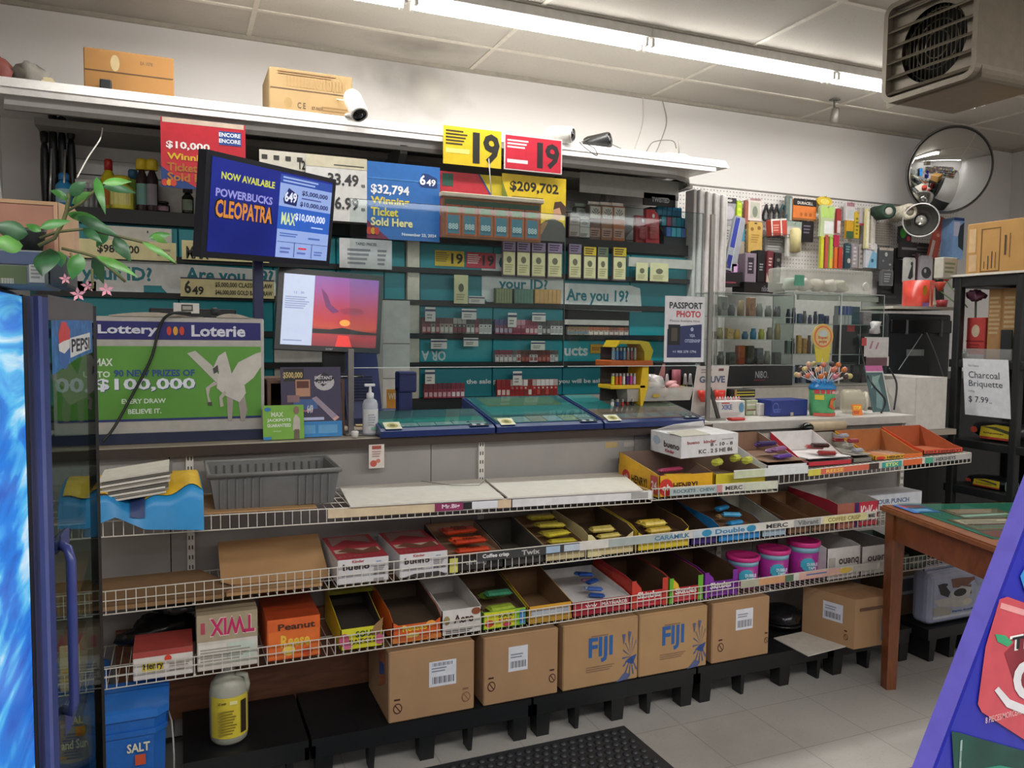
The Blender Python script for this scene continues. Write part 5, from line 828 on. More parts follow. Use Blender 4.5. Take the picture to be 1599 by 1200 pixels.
mb.txt(PH, 'Lottery', *sum([list(a) for a in [uv(PH, Y, [(153, 525)])[0], uv(PH, Y, [(246, 508)])[0]]], []), 'D9DAE6', .002); mb.txt(PH, 'Loterie', *sum([list(a) for a in [uv(PH, Y, [(299, 526)])[0], uv(PH, Y, [(383, 509)])[0]]], []), 'D9DAE6', .002)
for px_ in (264, 274, 284): c = uv(PH, Y, [(px_, 517)])[0]; mb.oval(PH, c[0], c[1], .012, .25, ['C8402E', 'D8A030'][px_ == 274], .002)
mb.build('header_panel', t)
mb = MB(); gz0, gz1 = at(250, 657, Y).z, at(250, 541, Y).z; PG = (V((x0+.012, Y-.002, gz0)), V((x1-x0-.024, 0, 0)), V((0, 0, gz1-gz0)))
mb.quad(PG, 0, 0, 1, 1, M('5E9A3C', .4, n=.18, ns=3)); mb.quad(PG, 0, 0, 1, .03, '1E2F6A', .001)
def T_(s, a, b, c, d=.0022): u = uv(PG, Y, [a, b]); mb.txt(PG, s, u[0][0], u[0][1], u[1][0], u[1][1], c, d)
T_('MAX', (148, 572), (176, 560), 'DDE8DA'); T_('UP TO', (130, 590), (172, 580), 'CFE0CC'); T_('90 NEW PRIZES OF', (178, 589), (304, 577), '2A4A8A')
T_('$100,000', (150, 614), (306, 591), '22306E', .0018); T_('$100,000', (149, 613), (305, 590), 'DCE2EA', .0024); T_('00.', (86, 614), (140, 590), 'C8D4DA', .0024); T_('EVERY DRAW', (190, 631), (259, 622), 'CFE0CC'); T_('BELIEVE IT.', (200, 647), (252, 638), 'CFE0CC')  # loose zeros at left paint the amount's reflection in the cooler door glass
HORSE = [[(333, 572), (341, 556), (352, 549), (356, 562), (360, 585), (378, 592), (384, 610), (383, 650), (374, 652), (372, 625), (358, 620), (352, 640), (362, 655), (366, 655), (362, 620), (345, 610), (340, 618), (344, 634), (338, 634), (333, 612), (328, 600), (326, 612), (332, 632), (324, 630), (320, 606), (338, 592), (342, 576), (338, 582), (331, 580)],
         [(345, 590), (330, 570), (305, 548), (292, 552), (300, 560), (318, 578), (340, 600)], [(358, 590), (372, 566), (400, 552), (408, 550), (408, 572), (396, 590), (378, 604), (366, 602)], [(352, 606), (380, 606), (386, 640), (382, 657), (376, 657), (372, 628), (364, 624), (362, 657), (356, 657), (354, 624)]]
for k, h in enumerate(HORSE[1:]+HORSE[:1]): 
    if k == 3: h = [(333, 574), (341, 556), (352, 549), (356, 562), (362, 585), (380, 594), (384, 614), (374, 628), (352, 618), (338, 606), (342, 580), (331, 582)]
    mb.poly(PG, uv(PG, Y, h), ['BDBDB2', 'CDC8BE', 'A09890', 'C9C4BC'][k], .002+.0004*k)
for h in ([(340, 600), (328, 606), (326, 618), (331, 632), (325, 630), (321, 606), (334, 596)], [(350, 610), (342, 620), (344, 636), (349, 634), (347, 622), (354, 614)]): mb.poly(PG, uv(PG, Y, h), 'B5AFA6', .0038)
for h in ([(332, 576), (340, 570), (341, 580), (334, 584)], [(325, 628), (331, 628), (331, 634), (324, 633)]): mb.poly(PG, uv(PG, Y, h), '4A4644', .0042)
mb.build('green_poster', t, label='green poster with a white winged horse')
NEWS = M('B8AFA0', .8, n=.1)
for k, (a_, b_, lab) in enumerate(((170, 318, 'folded newspaper lying on the left of the lottery sign'), (338, 398, 'folded newspaper lying on the right of the lottery sign'))):
    q0, q1 = at(a_, 497, 2.97), at(b_, 497, 2.97); mb = MB(); n = 8; vs = []
    for i in range(n+1): u = i/n; x = q0.x+(q1.x-q0.x)*u; z = z1+.0015+.014*math.sin(PI*min(1, u*1.1+.05)); vs += [(x, 2.955, z1+.001), (x, 2.955, z), (x, 3.045, z+.002), (x, 3.045, z1+.001)]
    mb.add(vs, [(4*i+j, 4*i+(j+1) % 4, 4*i+4+(j+1) % 4, 4*i+4+j) for i in range(n) for j in range(4)]+[(0, 1, 2, 3), (4*n, 4*n+1, 4*n+2, 4*n+3)], NEWS); mb.build('newspaper', label=lab, cat='newspaper')
q = at(290, 488, 2.95); sheet('receipt_slip', 'small white printed slip standing on the newspaper', 'paper', PX((271, 489), (311, 474), 2.962), 'D6D3CC', [('r', .3, .2, .75, .85, '4A4640'), ('r', .35, .35, .7, .7, 'A8A49C')], .003)
mb = MB(); q0, q1 = at(232, 487, 3.1), at(392, 487, 3.1); mb.bbox(q0.x, q1.x-.05, 3.13, 3.19, z1-.02, z1+.035, M('141518', .4), .006); mb.box(q0.x+.1, q0.x+.14, 3.14, 3.18, ZC, z1-.02, '141518'); mb.build('barcode_printer', label='black printer bar standing behind the lottery sign', cat='printer')
q = at(336, 486, 2.97); t = thing('table_clock', 'tiny dark round figurine beside the screen pole on the sign', 'trinket', (q.x, 3.0, z1)); mb = MB(); mb.ball((q.x, 3.0, z1+.022), .016, '26282A', 12); mb.box(q.x-.012, q.x+.012, 2.99, 3.01, z1+.0005, z1+.01, '26282A'); mb.build('trinket_body', t); t.name = 'dark_trinket'
cable('black power cable hanging over the front of the lottery sign', [at(298, 489, 2.93), at(268, 490, 2.92), at(250, 508, 2.935), at(236, 560, 2.93), at(205, 620, 2.92), at(178, 668, 2.90), at(160, 690, 2.88)], .005, '1E2420')
# ---- lottery screen on a blue pole
BL, BR, TL = at(313, 402, 2.74), at(514, 416, 3.20), at(323, 233, 2.70)
TR = BR+(TL-BL)
t = thing('lottery_screen', 'wide lottery screen on a dark blue pole, reading NOW AVAILABLE', 'screen', (at(403, 500, 3.0).x, 3.03, ZC)); n = (BR-BL).cross(TL-BL).normalized()
P = (BL, BR-BL, TL-BL); mb = MB(); mb.prism([BL, BR, BR+P[2], TL], -n*.035, M('101423', .35)); mb.build('screen_bezel', t)
SB = M('1B2A8C', .2, emit=.55, n=.25, ns=2)
e = lambda c, s=.6: M(c, .3, emit=s, n=.02)
mb = MB(); mb.art(P, [('r', .035, .06, .965, .95, SB), ('t', 'NOW AVAILABLE', .1, .76, .48, .83, e('C9CC4A')), ('t', 'POWERBUCKS', .07, .59, .47, .67, e('8F8FD0')),
  ('t', 'CLEOPATRA', .065, .385, .485, .575, e('1A1208', .1)), ('t', 'CLEOPATRA', .075, .395, .475, .565, e('C8803A')), ('r', .52, .06, .965, .93, e('8FA6DC', .6)), ('r', .52, .84, .965, .93, e('2A4AA0')), ('l', .54, .85, .9, .92, 2, e('9AB0E0')),
  ('r', .52, .36, .965, .6, e('2A5CB8')), ('t', '$5,000,000', .7, .74, .93, .8, e('24306A', .3)), ('l', .7, .7, .93, .73, 1, e('4A5A9A')), ('t', '$10,000,000', .69, .62, .94, .68, e('24306A', .3)),
  ('p', [(.55, .68), (.56, .63), (.66, .62), (.67, .74), (.59, .8)], e('1A2A6A', .3)), ('t', '649', .56, .65, .66, .76, e('DDE2F2')), ('t', 'MAX', .545, .41, .66, .54, e('C8D8A0')), ('t', '$10,000,000', .655, .46, .92, .55, e('DDE6F6')), ('l', .8, .4, .94, .43, 1, e('A8C0E8')),
  ('l', .54, .28, .72, .33, 2, e('4A6AA8')), ('l', .78, .27, .92, .31, 1, e('4A6AA8')), ('r', .525, .225, .96, .23, e('24306A', .3)), ('r', .665, .07, .67, .225, e('24306A', .3)), ('r', .815, .07, .82, .225, e('24306A', .3)), ('l', .55, .1, .65, .18, 2, e('5A6AA8')), ('r', .7, .16, .77, .18, e('C83A4A')), ('l', .69, .1, .79, .14, 1, e('5A6AA8')), ('l', .84, .1, .93, .16, 2, e('5A6AA8'))], .001)
mb.build('screen_image', t, label='glowing blue screen picture')
mb = MB(); q = at(403, 450, 3.08); mb.bbox(q.x-.018, q.x+.018, 3.065, 3.10, ZC+.001, at(403, 405, 3.08).z, M('1C2450', .35), .004); mb.build('pole', t); mb = MB(); mb.bbox(q.x-.05, q.x+.05, 3.03, 3.10, at(403, 400, 3.0).z, at(403, 350, 3.0).z, M('15181F', .5), .004); mb.build('mounting_bracket', t)
# ---- cardboard stand, leaflets and monitor
Yb = 2.97; a, b = at(418, 660, Yb), at(538, 660, Yb); zt = 1.262
t = thing('monitor_stand_box', 'brown open wooden box under the monitor with posters leaning on it', 'box', ((a.x+b.x)/2, 3.1, ZC)); BW = M('5E4433', .7, kind='wood', n=.12)
for bb in ((a.x, a.x+.012, Yb, 3.25, ZC, zt), (b.x-.012, b.x, Yb, 3.25, ZC, zt), (a.x, b.x, Yb, 3.25, zt, zt+.012), (a.x, b.x, 3.238, 3.25, ZC, zt)): MB().box(*bb, BW).build('box_panel', t)
q = [at(440, 672, 2.935), at(534, 680, 2.935)]; z0 = ZC+.001; xa, xb = at(440, 680, 2.93).x, at(534, 680, 2.93).x
P = (V((xa, 2.925, z0)), V((xb-xa, 0, 0)), V((-.0, .035, at(436, 574, 2.95).z-z0)))
sheet('lottery_poster', 'dark purple lottery poster with tickets and a white starburst, leaning on the box', 'poster', P, '3C3350', [('r', .05, .8, .38, .98, '1A1614'), ('t', '$500,000', .04, .83, .36, .93, 'C9B070'), ('r', .24, .58, .48, .82, 'B5876A'), ('r', .26, .7, .46, .8, '5A2A1E'), ('o', .72, .78, .17, .12, 'B9B6B6'), ('p', [(.55, .8), (.7, .72), (.9, .84), (.72, .92)], '1E1A22'), ('t', 'INSTANT', .56, .82, .86, .87, 'C8C4CC'), ('t', 'GAME', .6, .75, .82, .8, 'C8C4CC'), ('r', .2, .4, .6, .54, '3F5E94'), ('r', .1, .5, .3, .6, '8A6A6A'), ('p', [(.5, .55), (.58, .58), (.92, .3), (.84, .25)], '9A8A9A'), ('p', [(.84, .25), (.92, .3), (.96, .27), (.88, .22)], 'D8A8A0'), ('r', .15, .36, .5, .39, 'B06A8A'), ('t', '649', .42, .34, .52, .46, 'D0D0D4'), ('r', .2, 0, 1, .22, '2E84C4'), ('r', .25, .05, .55, .17, '5FA0D0'), ('r', .6, .05, .92, .17, '5FA0D0'), ('r', .3, .24, .7, .28, 'B9C0E0')], .003)
xa, xb = at(411, 690, 2.90).x, at(475, 688, 2.90).x; P = (V((xa, 2.895, z0)), V((xb-xa, 0, 0)), V((0, .02, at(412, 634, 2.91).z-z0)))
sheet('lottery_leaflet', 'lime green leaflet with a running person, standing in front of the purple poster', 'leaflet', P, '7AB03C', [('o', .12, .88, .08, .06, '2A7AB0'), ('t', 'MAX', .2, .66, .5, .8, 'D8E8C8'), ('t', 'JACKPOTS', .1, .5, .68, .61, 'E4EEDC'), ('t', 'GUARANTEED', .1, .36, .68, .46, 'E4EEDC'), ('l', .25, .22, .5, .26, 1, 'B8D8A0'), ('p', [(.72, .25), (.74, .6), (.8, .72), (.9, .6), (.9, .25)], 'C2B8AC'), ('o', .82, .84, .07, .12, '8A6A5A'), ('p', [(.74, .0), (.76, .28), (.88, .28), (.88, 0)], '6A5A50'), ('r', 0, 0, .2, .08, '2E84C4')], .002)
t = thing('computer_monitor', 'black computer monitor showing a red and purple sunset over water', 'monitor', (at(515, 580, 3.1).x, 3.12, zt+.012))
BLc, BRc, TLc = at(428, 545, 3.08), at(593, 552, 3.10), at(436, 417, 3.12); P = (BLc, BRc-BLc, TLc-BLc); n = P[1].cross(P[2]).normalized(); O = BLc
mb = MB(); mb.prism([O, O+P[1], O+P[1]+P[2], O+P[2]], -n*.04, M('101012', .3)); mb.build('monitor_case', t)
SUN = bpy.data.materials.new('mat_sunset'); SUN.use_nodes = True
def sun_mat(m, P):
    T = m.node_tree; N = T.nodes; L = T.links; bs = N['Principled BSDF']; uvn = N.new('ShaderNodeUVMap'); sx = N.new('ShaderNodeSeparateXYZ'); L.new(uvn.outputs[0], sx.inputs[0])
    nz = N.new('ShaderNodeTexNoise'); nz.inputs['Scale'].default_value = 4; L.new(uvn.outputs[0], nz.inputs['Vector']); ad = N.new('ShaderNodeMath'); ad.operation = 'MULTIPLY_ADD'; ad.inputs[1].default_value = .12; L.new(nz.outputs['Fac'], ad.inputs[0]); L.new(sx.outputs['Y'], ad.inputs[2])
    r = N.new('ShaderNodeValToRGB'); L.new(ad.outputs[0], r.inputs[0]); el = r.color_ramp.elements; el[0].position = .06; el[0].color = lin('6A1226')+(1,); el[1].position = 1.0; el[1].color = lin('8A3AB0')+(1,)
    for p_, c in ((.25, 'C01E2E'), (.3, '8A1420'), (.36, 'E0401E'), (.46, 'D8242E'), (.62, 'C8285A'), (.8, 'B23A96')): x = el.new(p_); x.color = lin(c)+(1,)
    L.new(r.outputs[0], bs.inputs['Emission Color']); bs.inputs['Emission Strength'].default_value = .75; bs.inputs['Base Color'].default_value = (.02, .02, .02, 1); bs.inputs['Roughness'].default_value = .2
sun_mat(SUN, P)
mb = MB(); mb.art(P, [('r', .05, .06, .335, .93, M('B9C6E0', .2, emit=.6, n=.02)), ('r', .335, .06, .955, .93, SUN), ('p', [(.335, .215), (.955, .225), (.955, .25), (.8, .262), (.62, .30), (.5, .27), (.335, .27)], M('1A0A10', .3)), ('p', [(.40, .78), (.46, .7), (.5, .58), (.58, .5), (.52, .47), (.45, .55), (.42, .68)], e('7A2A6A', .4)), ('p', [(.58, .52), (.68, .56), (.78, .55), (.84, .5), (.75, .46), (.62, .47)], e('A02A4A', .5)), ('p', [(.56, .06), (.58, .2), (.68, .2), (.72, .06)], e('E0342E', .7)), ('o', .64, .36, .05, .04, e('F0903A', .9)), ('n', '12 : 30', .15, .69, .24, .72, e('7A84A8', .3)), ('l', .07, .5, .3, .66, 6, e('98A4C4', .4)), ('l', .07, .1, .3, .13, 1, e('98A4C4', .4)), ('t', 'acer', .47, .012, .54, .035, 'A8A8AC')], .001)
ob = mb.build('screen_image', t, label='sunset picture glowing on the screen'); me = ob.data; ul = me.uv_layers.new(name='UVMap'); inv = Matrix((P[1], P[2], P[1].cross(P[2]))).transposed().inverted(); rt0 = ROOT[t.name]
for lp in me.loops: c = inv @ ((rt0 @ me.vertices[lp.vertex_index].co)-O); ul.data[lp.index].uv = (c.x, c.y)
q = at(522, 580, 3.14); mb = MB(); mb.bbox(q.x-.045, q.x+.045, 3.13, 3.16, zt+.012, O.z+.05, M('141416', .35), .006); mb.build('monitor_neck', t); mb = MB(); mb.lathe((q.x-.02, 3.11, zt+.0125), [(.13, 0), (.125, .008), (.05, .016)], M('161618', .3), 28); mb.xf(lambda v: V((v.x, 3.11+(v.y-3.11)*.8, v.z))); mb.build('monitor_foot', t)
# ---- plexiglass screen and its posts
ALM = M('8F8C88', .3, .6)
t = thing('sneeze_guard', 'clear plexiglass sneeze guard on metal posts along the counter', 'screen', (1.5, 2.93, ZC)); GL = clear('F4FAFA', .06, .97)
YG = 3.0
for lb, rt in (((547, 573), (884, 312)), ((887, 573), (1099, 322))):
    a, b = at(*lb, YG), at(*rt, YG); z0, z1_ = at(720, 573, YG).z, (at(547, 310, YG).z if lb[0] < 600 else at(887, 316, YG).z); mb = MB(); mb.box(a.x, b.x, YG, YG+.004, z0, z1_, GL); mb.build('clear_panel', t)
    mb = MB(); mb.box(a.x, b.x, YG-.0008, YG+.0048, z0-.003, z0, M('C9D0D0', .2)); mb.box(a.x, b.x, YG-.0008, YG+.0048, z1_, z1_+.001, M('3E4644', .9)); mb.box(b.x-.0012, b.x, YG-.0006, YG+.0046, z0, z1_, M('4A5654', .5)); mb.build('panel_edge', t)
for px_, zt_ in ((1104, at(1107, 300, YG).z-.1), (547, at(547, 545, YG).z)):
    x = at(px_, 600, YG).x; mb = MB(); mb.bbox(x-.011, x+.011, YG-.016, YG-.002, ZC+.001, zt_, ALM, .002); mb.build('metal_post', t)
    mb = MB(); mb.box(x-.03, x+.06, YG-.07, YG+.05, ZC+.0005, ZC+.005, ALM); mb.build('post_foot', t)
x = at(1104, 600, YG).x; mb = MB(); mb.prism([(x+.006, YG-.01, ZC+.15), (x+.018, YG-.01, ZC+.15), (x+.075, YG-.01, ZC+.005), (x+.058, YG-.01, ZC+.005)], (0, .012, 0), M('4A4845', .4, .4)); mb.build('brace', t)
x = at(547, 600, YG).x; mb = MB(); mb.lathe((x-.01, 2.87, ZC+.001), [(.012, 0), (.014, .02), (.010, .024)], 'D5D2CC', 12); mb.build('white_stopper', label='small white plastic stopper at the counter edge beside the sanitizer', cat='stopper')
P = PX((1037, 566), (1101, 464), YG-.02); sheet('passport_sign', 'white PASSPORT PHOTO sign fixed to the metal post', 'sign', P, 'DAD9DB', [('t', 'PASSPORT', .1, .81, .94, .91, '2A2C34'), ('t', 'PHOTO', .28, .68, .9, .78, 'C83440'), ('n', 'Photos Available Now', .12, .61, .88, .645, '6A6A70'), ('p', [(.06, .07), (.93, .07), (.93, .58), (.42, .55), (.06, .5)], '2B3560'), ('r', .08, .26, .38, .57, '15161C'), ('r', .16, .32, .31, .52, '4A4638'), ('t', 'VISA', .62, .38, .76, .43, 'A8B0CC'), ('t', 'CITIZENSHIP', .5, .3, .9, .35, 'A8B0CC'), ('t', '+1 905 270 1796', .2, .14, .8, .18, 'B8C0D8'), ('o', .68, .5, .04, .03, 'A8B0CC')], .004)
# ---- sanitizer
p = V((at(578, 660, 2.93).x, 2.93, ZC+.001)); t = thing('sanitizer_bottle', 'clear hand sanitizer pump bottle with white label', 'bottle', p); q = p
mb = MB(); mb.lathe(q, [(.026, 0), (.029, .006), (.029, .115), (.024, .13), (.012, .138)], film('C9CCD4', .7, .15), 22); mb.build('bottle_body', t)
mb = MB(); n = 14; vs = []
for k in range(n+1): a = -PI/2-1.2+2.4*k/n; vs += [(q.x+.0297*math.cos(a), q.y+.0297*math.sin(a), q.z+.008), (q.x+.0297*math.cos(a), q.y+.0297*math.sin(a), q.z+.098)]
mb.add(vs, [(2*k, 2*k+2, 2*k+3, 2*k+1) for k in range(n)], 'D2D2D2', True); mb.art((V((q.x-.018, q.y-.0305, q.z+.01)), V((.036, 0, 0)), V((0, 0, .085))), [('l', .1, .3, .9, .85, 5, 'A0A4A8'), ('r', .4, .12, .95, .26, '8AB8A0')]); mb.build('white_label', t)
mb = MB(); mb.lathe(q+V((0, 0, .136)), [(.014, 0), (.014, .02), (.006, .024), (.004, .05)], 'D8D8DA', 14); mb.bbox(q.x-.022, q.x+.018, q.y-.007, q.y+.007, q.z+.182, q.z+.192, M('D8D8DA', .35), .003); mb.build('pump_head', t)
# ---- blue terminal parts behind
q0, q1 = at(553, 640, 3.2), at(604, 640, 3.25); t = thing('lottery_terminal', 'dark blue lottery terminal seen behind the sanitizer bottle', 'terminal', ((q0.x+q1.x)/2, 3.25, ZC))
mb = MB(); mb.prism([(q0.x-.02, 3.24, ZC), (q0.x-.02, 3.24, ZC+.03), (q0.x-.02, 3.36, ZC+.33), (q0.x-.02, 3.4, ZC+.33), (q0.x-.02, 3.4, ZC)], (q1.x-q0.x, 0, 0), M('232C58', .35)); mb.build('terminal_body', t)
mb = MB(); 
for k in range(9): z = ZC+.10+.012*k; y = 3.24+(z-ZC-.03)*.4-.002; mb.box(q0.x+.0, q1.x-.05, y, y+.003, z, z+.004, '161C3C')
mb.build('vent_slots', t)
mb = MB(); mb.box(q0.x+.01, q0.x+.05, 3.2, 3.238, ZC+.001, ZC+.006, 'B5A27A'); mb.build('paper_edge', t)
sheet('white_case', 'white plastic case behind the blue terminal', 'case', PX((598, 640), (640, 470), 3.45), 'CFCBC4', [('r', 0, .6, 1, .61, '8A867E'), ('r', 0, .28, 1, .29, '8A867E')], .1)
sheet('yellow_card', 'yellow card leaning behind the blue ticket checker', 'card', PX((604, 648), (625, 608), 3.3), 'C98A2A', [('t', 'WIN', .1, .6, .9, .85, 'E8DCC0')], .004)
q = at(633, 640, 3.08); t = thing('ticket_checker', 'dark blue ticket checker standing at the left end of the ticket trays', 'ticket checker', (q.x, 3.1, ZC+.12)); zq = ZC+.001
mb = MB(); a = at(620, 640, 3.10).x; b = at(648, 640, 3.10).x; zt_ = at(634, 580, 3.10).z
mb.bbox(a, b-.015, 3.08, 3.13, zq+.02, zt_-.06, NAVY, .008); mb.bbox(a, b, 3.07, 3.14, zt_-.085, zt_, NAVY, .008); mb.build('checker_body', t)
mb = MB(); mb.bbox(at(592, 650, 3.0).x, at(662, 650, 3.0).x, 3.11, 3.2, zq, zq+.03, NAVY, .01); mb.build('checker_base', t)
mb = MB(); mb.lathe((at(613, 650, 3.1).x, 3.17, zq+.031), [(.04, 0), (.04, .035), (.035, .04)], NAVY, 18); mb.build('round_knob', t); mb = MB(); mb.box(b+.0005, b+.004, 3.09, 3.12, zt_-.08, zt_-.055, 'C9C4B4'); mb.build('white_button', t)
# ---- ticket trays
def tray3(i, px0, px1, pyb, art, lab):
    a = at(px0, pyb, 2.84).x; b = at(px1, pyb, 2.84).x-.004; t = thing('ticket_tray', lab, 'ticket tray', ((a+b)/2, 3.0, ZC), 'blue edged ticket trays on the counter')
    z0 = ZC+.001; yb = 3.06 if i == 0 else 3.24
    prof = [(2.825, z0), (2.825, z0+.022), (2.845, z0+.032), (3.24, z0+.105), (3.24, z0)] if i else [(2.825, z0), (2.825, z0+.022), (2.845, z0+.032), (3.065, z0+.0735), (3.065, z0)]
    mb = MB(); mb.prism([(a, y, z) for y, z in prof], (b-a, 0, 0), M('1E2E62', .3)); mb.build('tray_body', t)
    ye, ze = prof[3]; P = (V((a+.012, 2.85, z0+.0335)), V((b-a-.024, 0, 0)), V((0, ye-2.86, (ze-z0-.0335)-.0+.001)))
    mb = MB(); mb.art(P, art, .0008); mb.build('ticket_reflection_sheet', t)
    mb = MB(); O, R, U = P; nn = R.cross(U).normalized(); mb.prism([O+nn*.003, O+R+nn*.003, O+R+U+nn*.003, O+U+nn*.003], nn*.002, clear('E8F4F4', .35, .97, .04)); mb.build('clear_cover', t)
    PB = (V((a, 2.8245, z0)), V((b-a, 0, 0)), V((0, .002, .03))); mb = MB(); mb.art((V((a+.02, 2.832, z0+.0275)), V((.07, 0, 0)), V((0, .05, .02))), [('r', 0, 0, .9, 1, 'D8D4B8'), ('o', .45, .5, .3, .35, 'B0A050'), ('o', .45, .5, .15, .18, '6A6A30')], .003); mb.build('round_badge', t)
    mb = MB(); mb.art((V((b-.10, 2.832, z0+.0275)), V((.08, 0, 0)), V((0, .05, .012))), [('r', 0, 0, 1, 1, '20242E'), ('t', 'PLAY', .15, .6, .85, .9, 'A8B0C0'), ('o', .28, .3, .12, .16, 'B8BCC4'), ('o', .7, .3, .12, .16, 'B8BCC4')], .003); mb.build('dark_sticker', t)
TS = lambda seed, cols: sum([[('r', .02+.161*k, .02, .17+.161*k, .2, cols[(k*3+seed) % len(cols)]), ('l', .03+.161*k, .04, .16+.161*k, .18, 3, '9AA4A4')] for k in range(6)], [])
tray3(0, 593, 772, 686, [('r', 0, 0, 1, 1, '2F7A78'), ('r', 0, .25, 1, .5, '3F9A8C'), ('r', 0, .5, 1, 1, '3A5A60')]+TS(0, ['C8CAC6', 'C8A8A8', 'B8C8C0']), 'blue edged ticket tray beside the blue ticket checker')  # fills paint the cabinet's reflection into the sheet colour; the squares are tickets
tray3(1, 774, 940, 676, [('r', 0, 0, 1, 1, '2E6A72'), ('r', .05, .3, 1, .7, '3A8A88'), ('r', .1, .6, .9, .95, '6A7A5A')]+TS(1, ['C0C4C0', 'D0C08A', 'B8C4D0', 'C8A8A0']), 'blue edged ticket tray, middle one of three')
tray3(2, 942, 1098, 666, [('r', 0, 0, 1, 1, 'A87A6E'), ('r', 0, .4, .3, 1, '2E8A8A'), ('r', .4, .4, 1, 1, 'B8A08A')]+TS(2, ['B88A84', 'C8A8A0', 'A8787A']), 'blue edged ticket tray under the yellow lighter rack')
# ---- yellow lighter rack
ZT = ZC+.10; x0 = at(951, 650, 3.05).x; x1 = at(1002, 650, 3.05).x; zt = at(985, 532, 3.05).z
t = thing('lighter_rack', 'yellow and orange lighter rack with an arched handle', 'rack', ((x0+x1)/2, 3.08, ZT-.03)); YE = M('D8B21E', .35); OR = M('D8662E', .35)
zs = [at(970, 645, 3.05).z, at(970, 603, 3.05).z, at(970, 567, 3.05).z]
mb = MB(); mb.bbox(x0-.03, x1-.02, 3.02, 3.14, zs[0]-.01, zs[0]+.012, YE, .004); mb.bbox(x0-.01, x1, 3.02, 3.14, zs[1]-.012, zs[1]+.006, YE, .004); mb.build('yellow_shelf', t); mb = MB(); mb.bbox(x0-.02, x1+.03, 3.01, 3.15, zs[2]-.014, zs[2]+.012, OR, .004); mb.build('orange_shelf', t)
mb = MB(); mb.prism([(x1-.025, 3.02, zs[0]), (x1+.012, 3.02, zs[1]), (x1+.012, 3.02, zs[2]-.014), (x1-.02, 3.02, zs[2]-.014), (x1-.03, 3.02, zs[1])], (0, .12, 0), YE); mb.build('side_post', t)
mb = MB(); mb.prism([(x1-.01, 3.02, zs[2]+.01), (x1+.02, 3.02, zs[2]+.01), (x1+.035, 3.02, zt-.045), (x1+.01, 3.02, zt-.005), (x1-.035, 3.02, zt), (x0+.03, 3.02, zt), (x0+.012, 3.02, zt-.03), (x0+.03, 3.02, zt-.015), (x1-.035, 3.02, zt-.015), (x1-.012, 3.02, zt-.05)], (0, .12, 0), YE); mb.build('arched_handle', t)
mb = MB(); mb.box(x0, x1-.03, 3.128, 3.138, zs[0], zt-.03, M('2A2622', .6)); mb.build('back_wall', t)
for row_, z, cols, h in ((0, zs[1]+.007, ['D8D23A', 'D86A2A', 'D8502A', 'D8D8C8', '4A2A6A', 'C83A9A', 'C8A8C8'], .05), (1, zs[2]+.013, ['8AA0B0', '5A8AB8', '3A4A7A', '6A9AB0', 'B87A6A', '8A4A4A', 'A8988A'], .055), (2, zs[0]+.013, ['D8D8D8', '3A4A7A', 'B83A3A', '7A2A2A', '202020'], .05)):
    for k, c in enumerate(cols):
        x = x0+.004+(x1-x0-.042)*k/len(cols); L_ = thing('pocket_lighter', '%s lighter standing on the %s of the yellow rack, %s from left' % ({'D8D23A': 'yellow', 'D86A2A': 'orange', 'D8502A': 'red-orange', 'D8D8C8': 'cream', '4A2A6A': 'purple', 'C83A9A': 'magenta', 'C8A8C8': 'pale pink', '8AA0B0': 'grey-blue', '5A8AB8': 'blue', '3A4A7A': 'navy', '6A9AB0': 'sky blue', 'B87A6A': 'salmon', '8A4A4A': 'maroon', 'A8988A': 'beige', 'D8D8D8': 'white', 'B83A3A': 'red', '7A2A2A': 'dark red', '202020': 'black'}[c], ['middle shelf', 'top shelf', 'bottom shelf'][row_], OD[k]), 'lighter', (x, 3.035, z), 'lighters in the yellow rack')
        mb = MB(); mb.bbox(x, x+.0095, 3.03, 3.045, z, z+h*.75, M(c, .25), .002, 1); mb.build('lighter_body', L_); mb = MB(); mb.box(x+.001, x+.0085, 3.032, 3.044, z+h*.75, z+h, M('B8B6B2', .3, .7)); mb.build('metal_top', L_)
# ---- clear bin of wrapped goods
x0 = at(984, 640, 3.0).x; x1 = at(1089, 640, 3.0).x; t = thing('clear_tray', 'clear plastic tray of loose floral wrapped goods with a small gold sticker', 'tray', ((x0+x1)/2, 3.1, ZT-.03)); z0 = ZT-.012; z1 = at(1040, 606, 3.03).z
mb = MB(); binshell(mb, x0, x1, 3.03, 3.22, z0, z1, film('D5D0C8', .4, .15), .012, .003); mb.art(PF(x0, x1, z0, z1, 3.03), [('r', .38, .3, .48, .55, 'B8983A')]); mb.build('tray_shell', t)
r = random.Random(5)
for k in range(16): blob((x0+.03+(x1-x0-.06)*r.random(), 3.06+.12*r.random(), z0+.02+.05*r.random()), (.03, .03, .02), M(['B8A898', 'C08A8A', 'A8B0A0', 'C8B8A8', '8A9A94'][k % 5], .4), k, 8, .2).build('wrapped_item', t)
blob(((x0+x1)/2-.03, 3.11, z1+.02), (.06, .06, .04), film('E0DEDC', .5, .15), 77, 18, .35).build('crumpled_film', t)
x0 = at(1022, 590, 3.3).x; x1 = at(1100, 590, 3.3).x; zb_ = at(1050, 604, 3.3).z; zt_ = at(1050, 566, 3.3).z; t = thing('cone_display', 'black display box with white cones and a pink tube behind the clear tray', 'display', ((x0+x1)/2, 3.33, ZC))
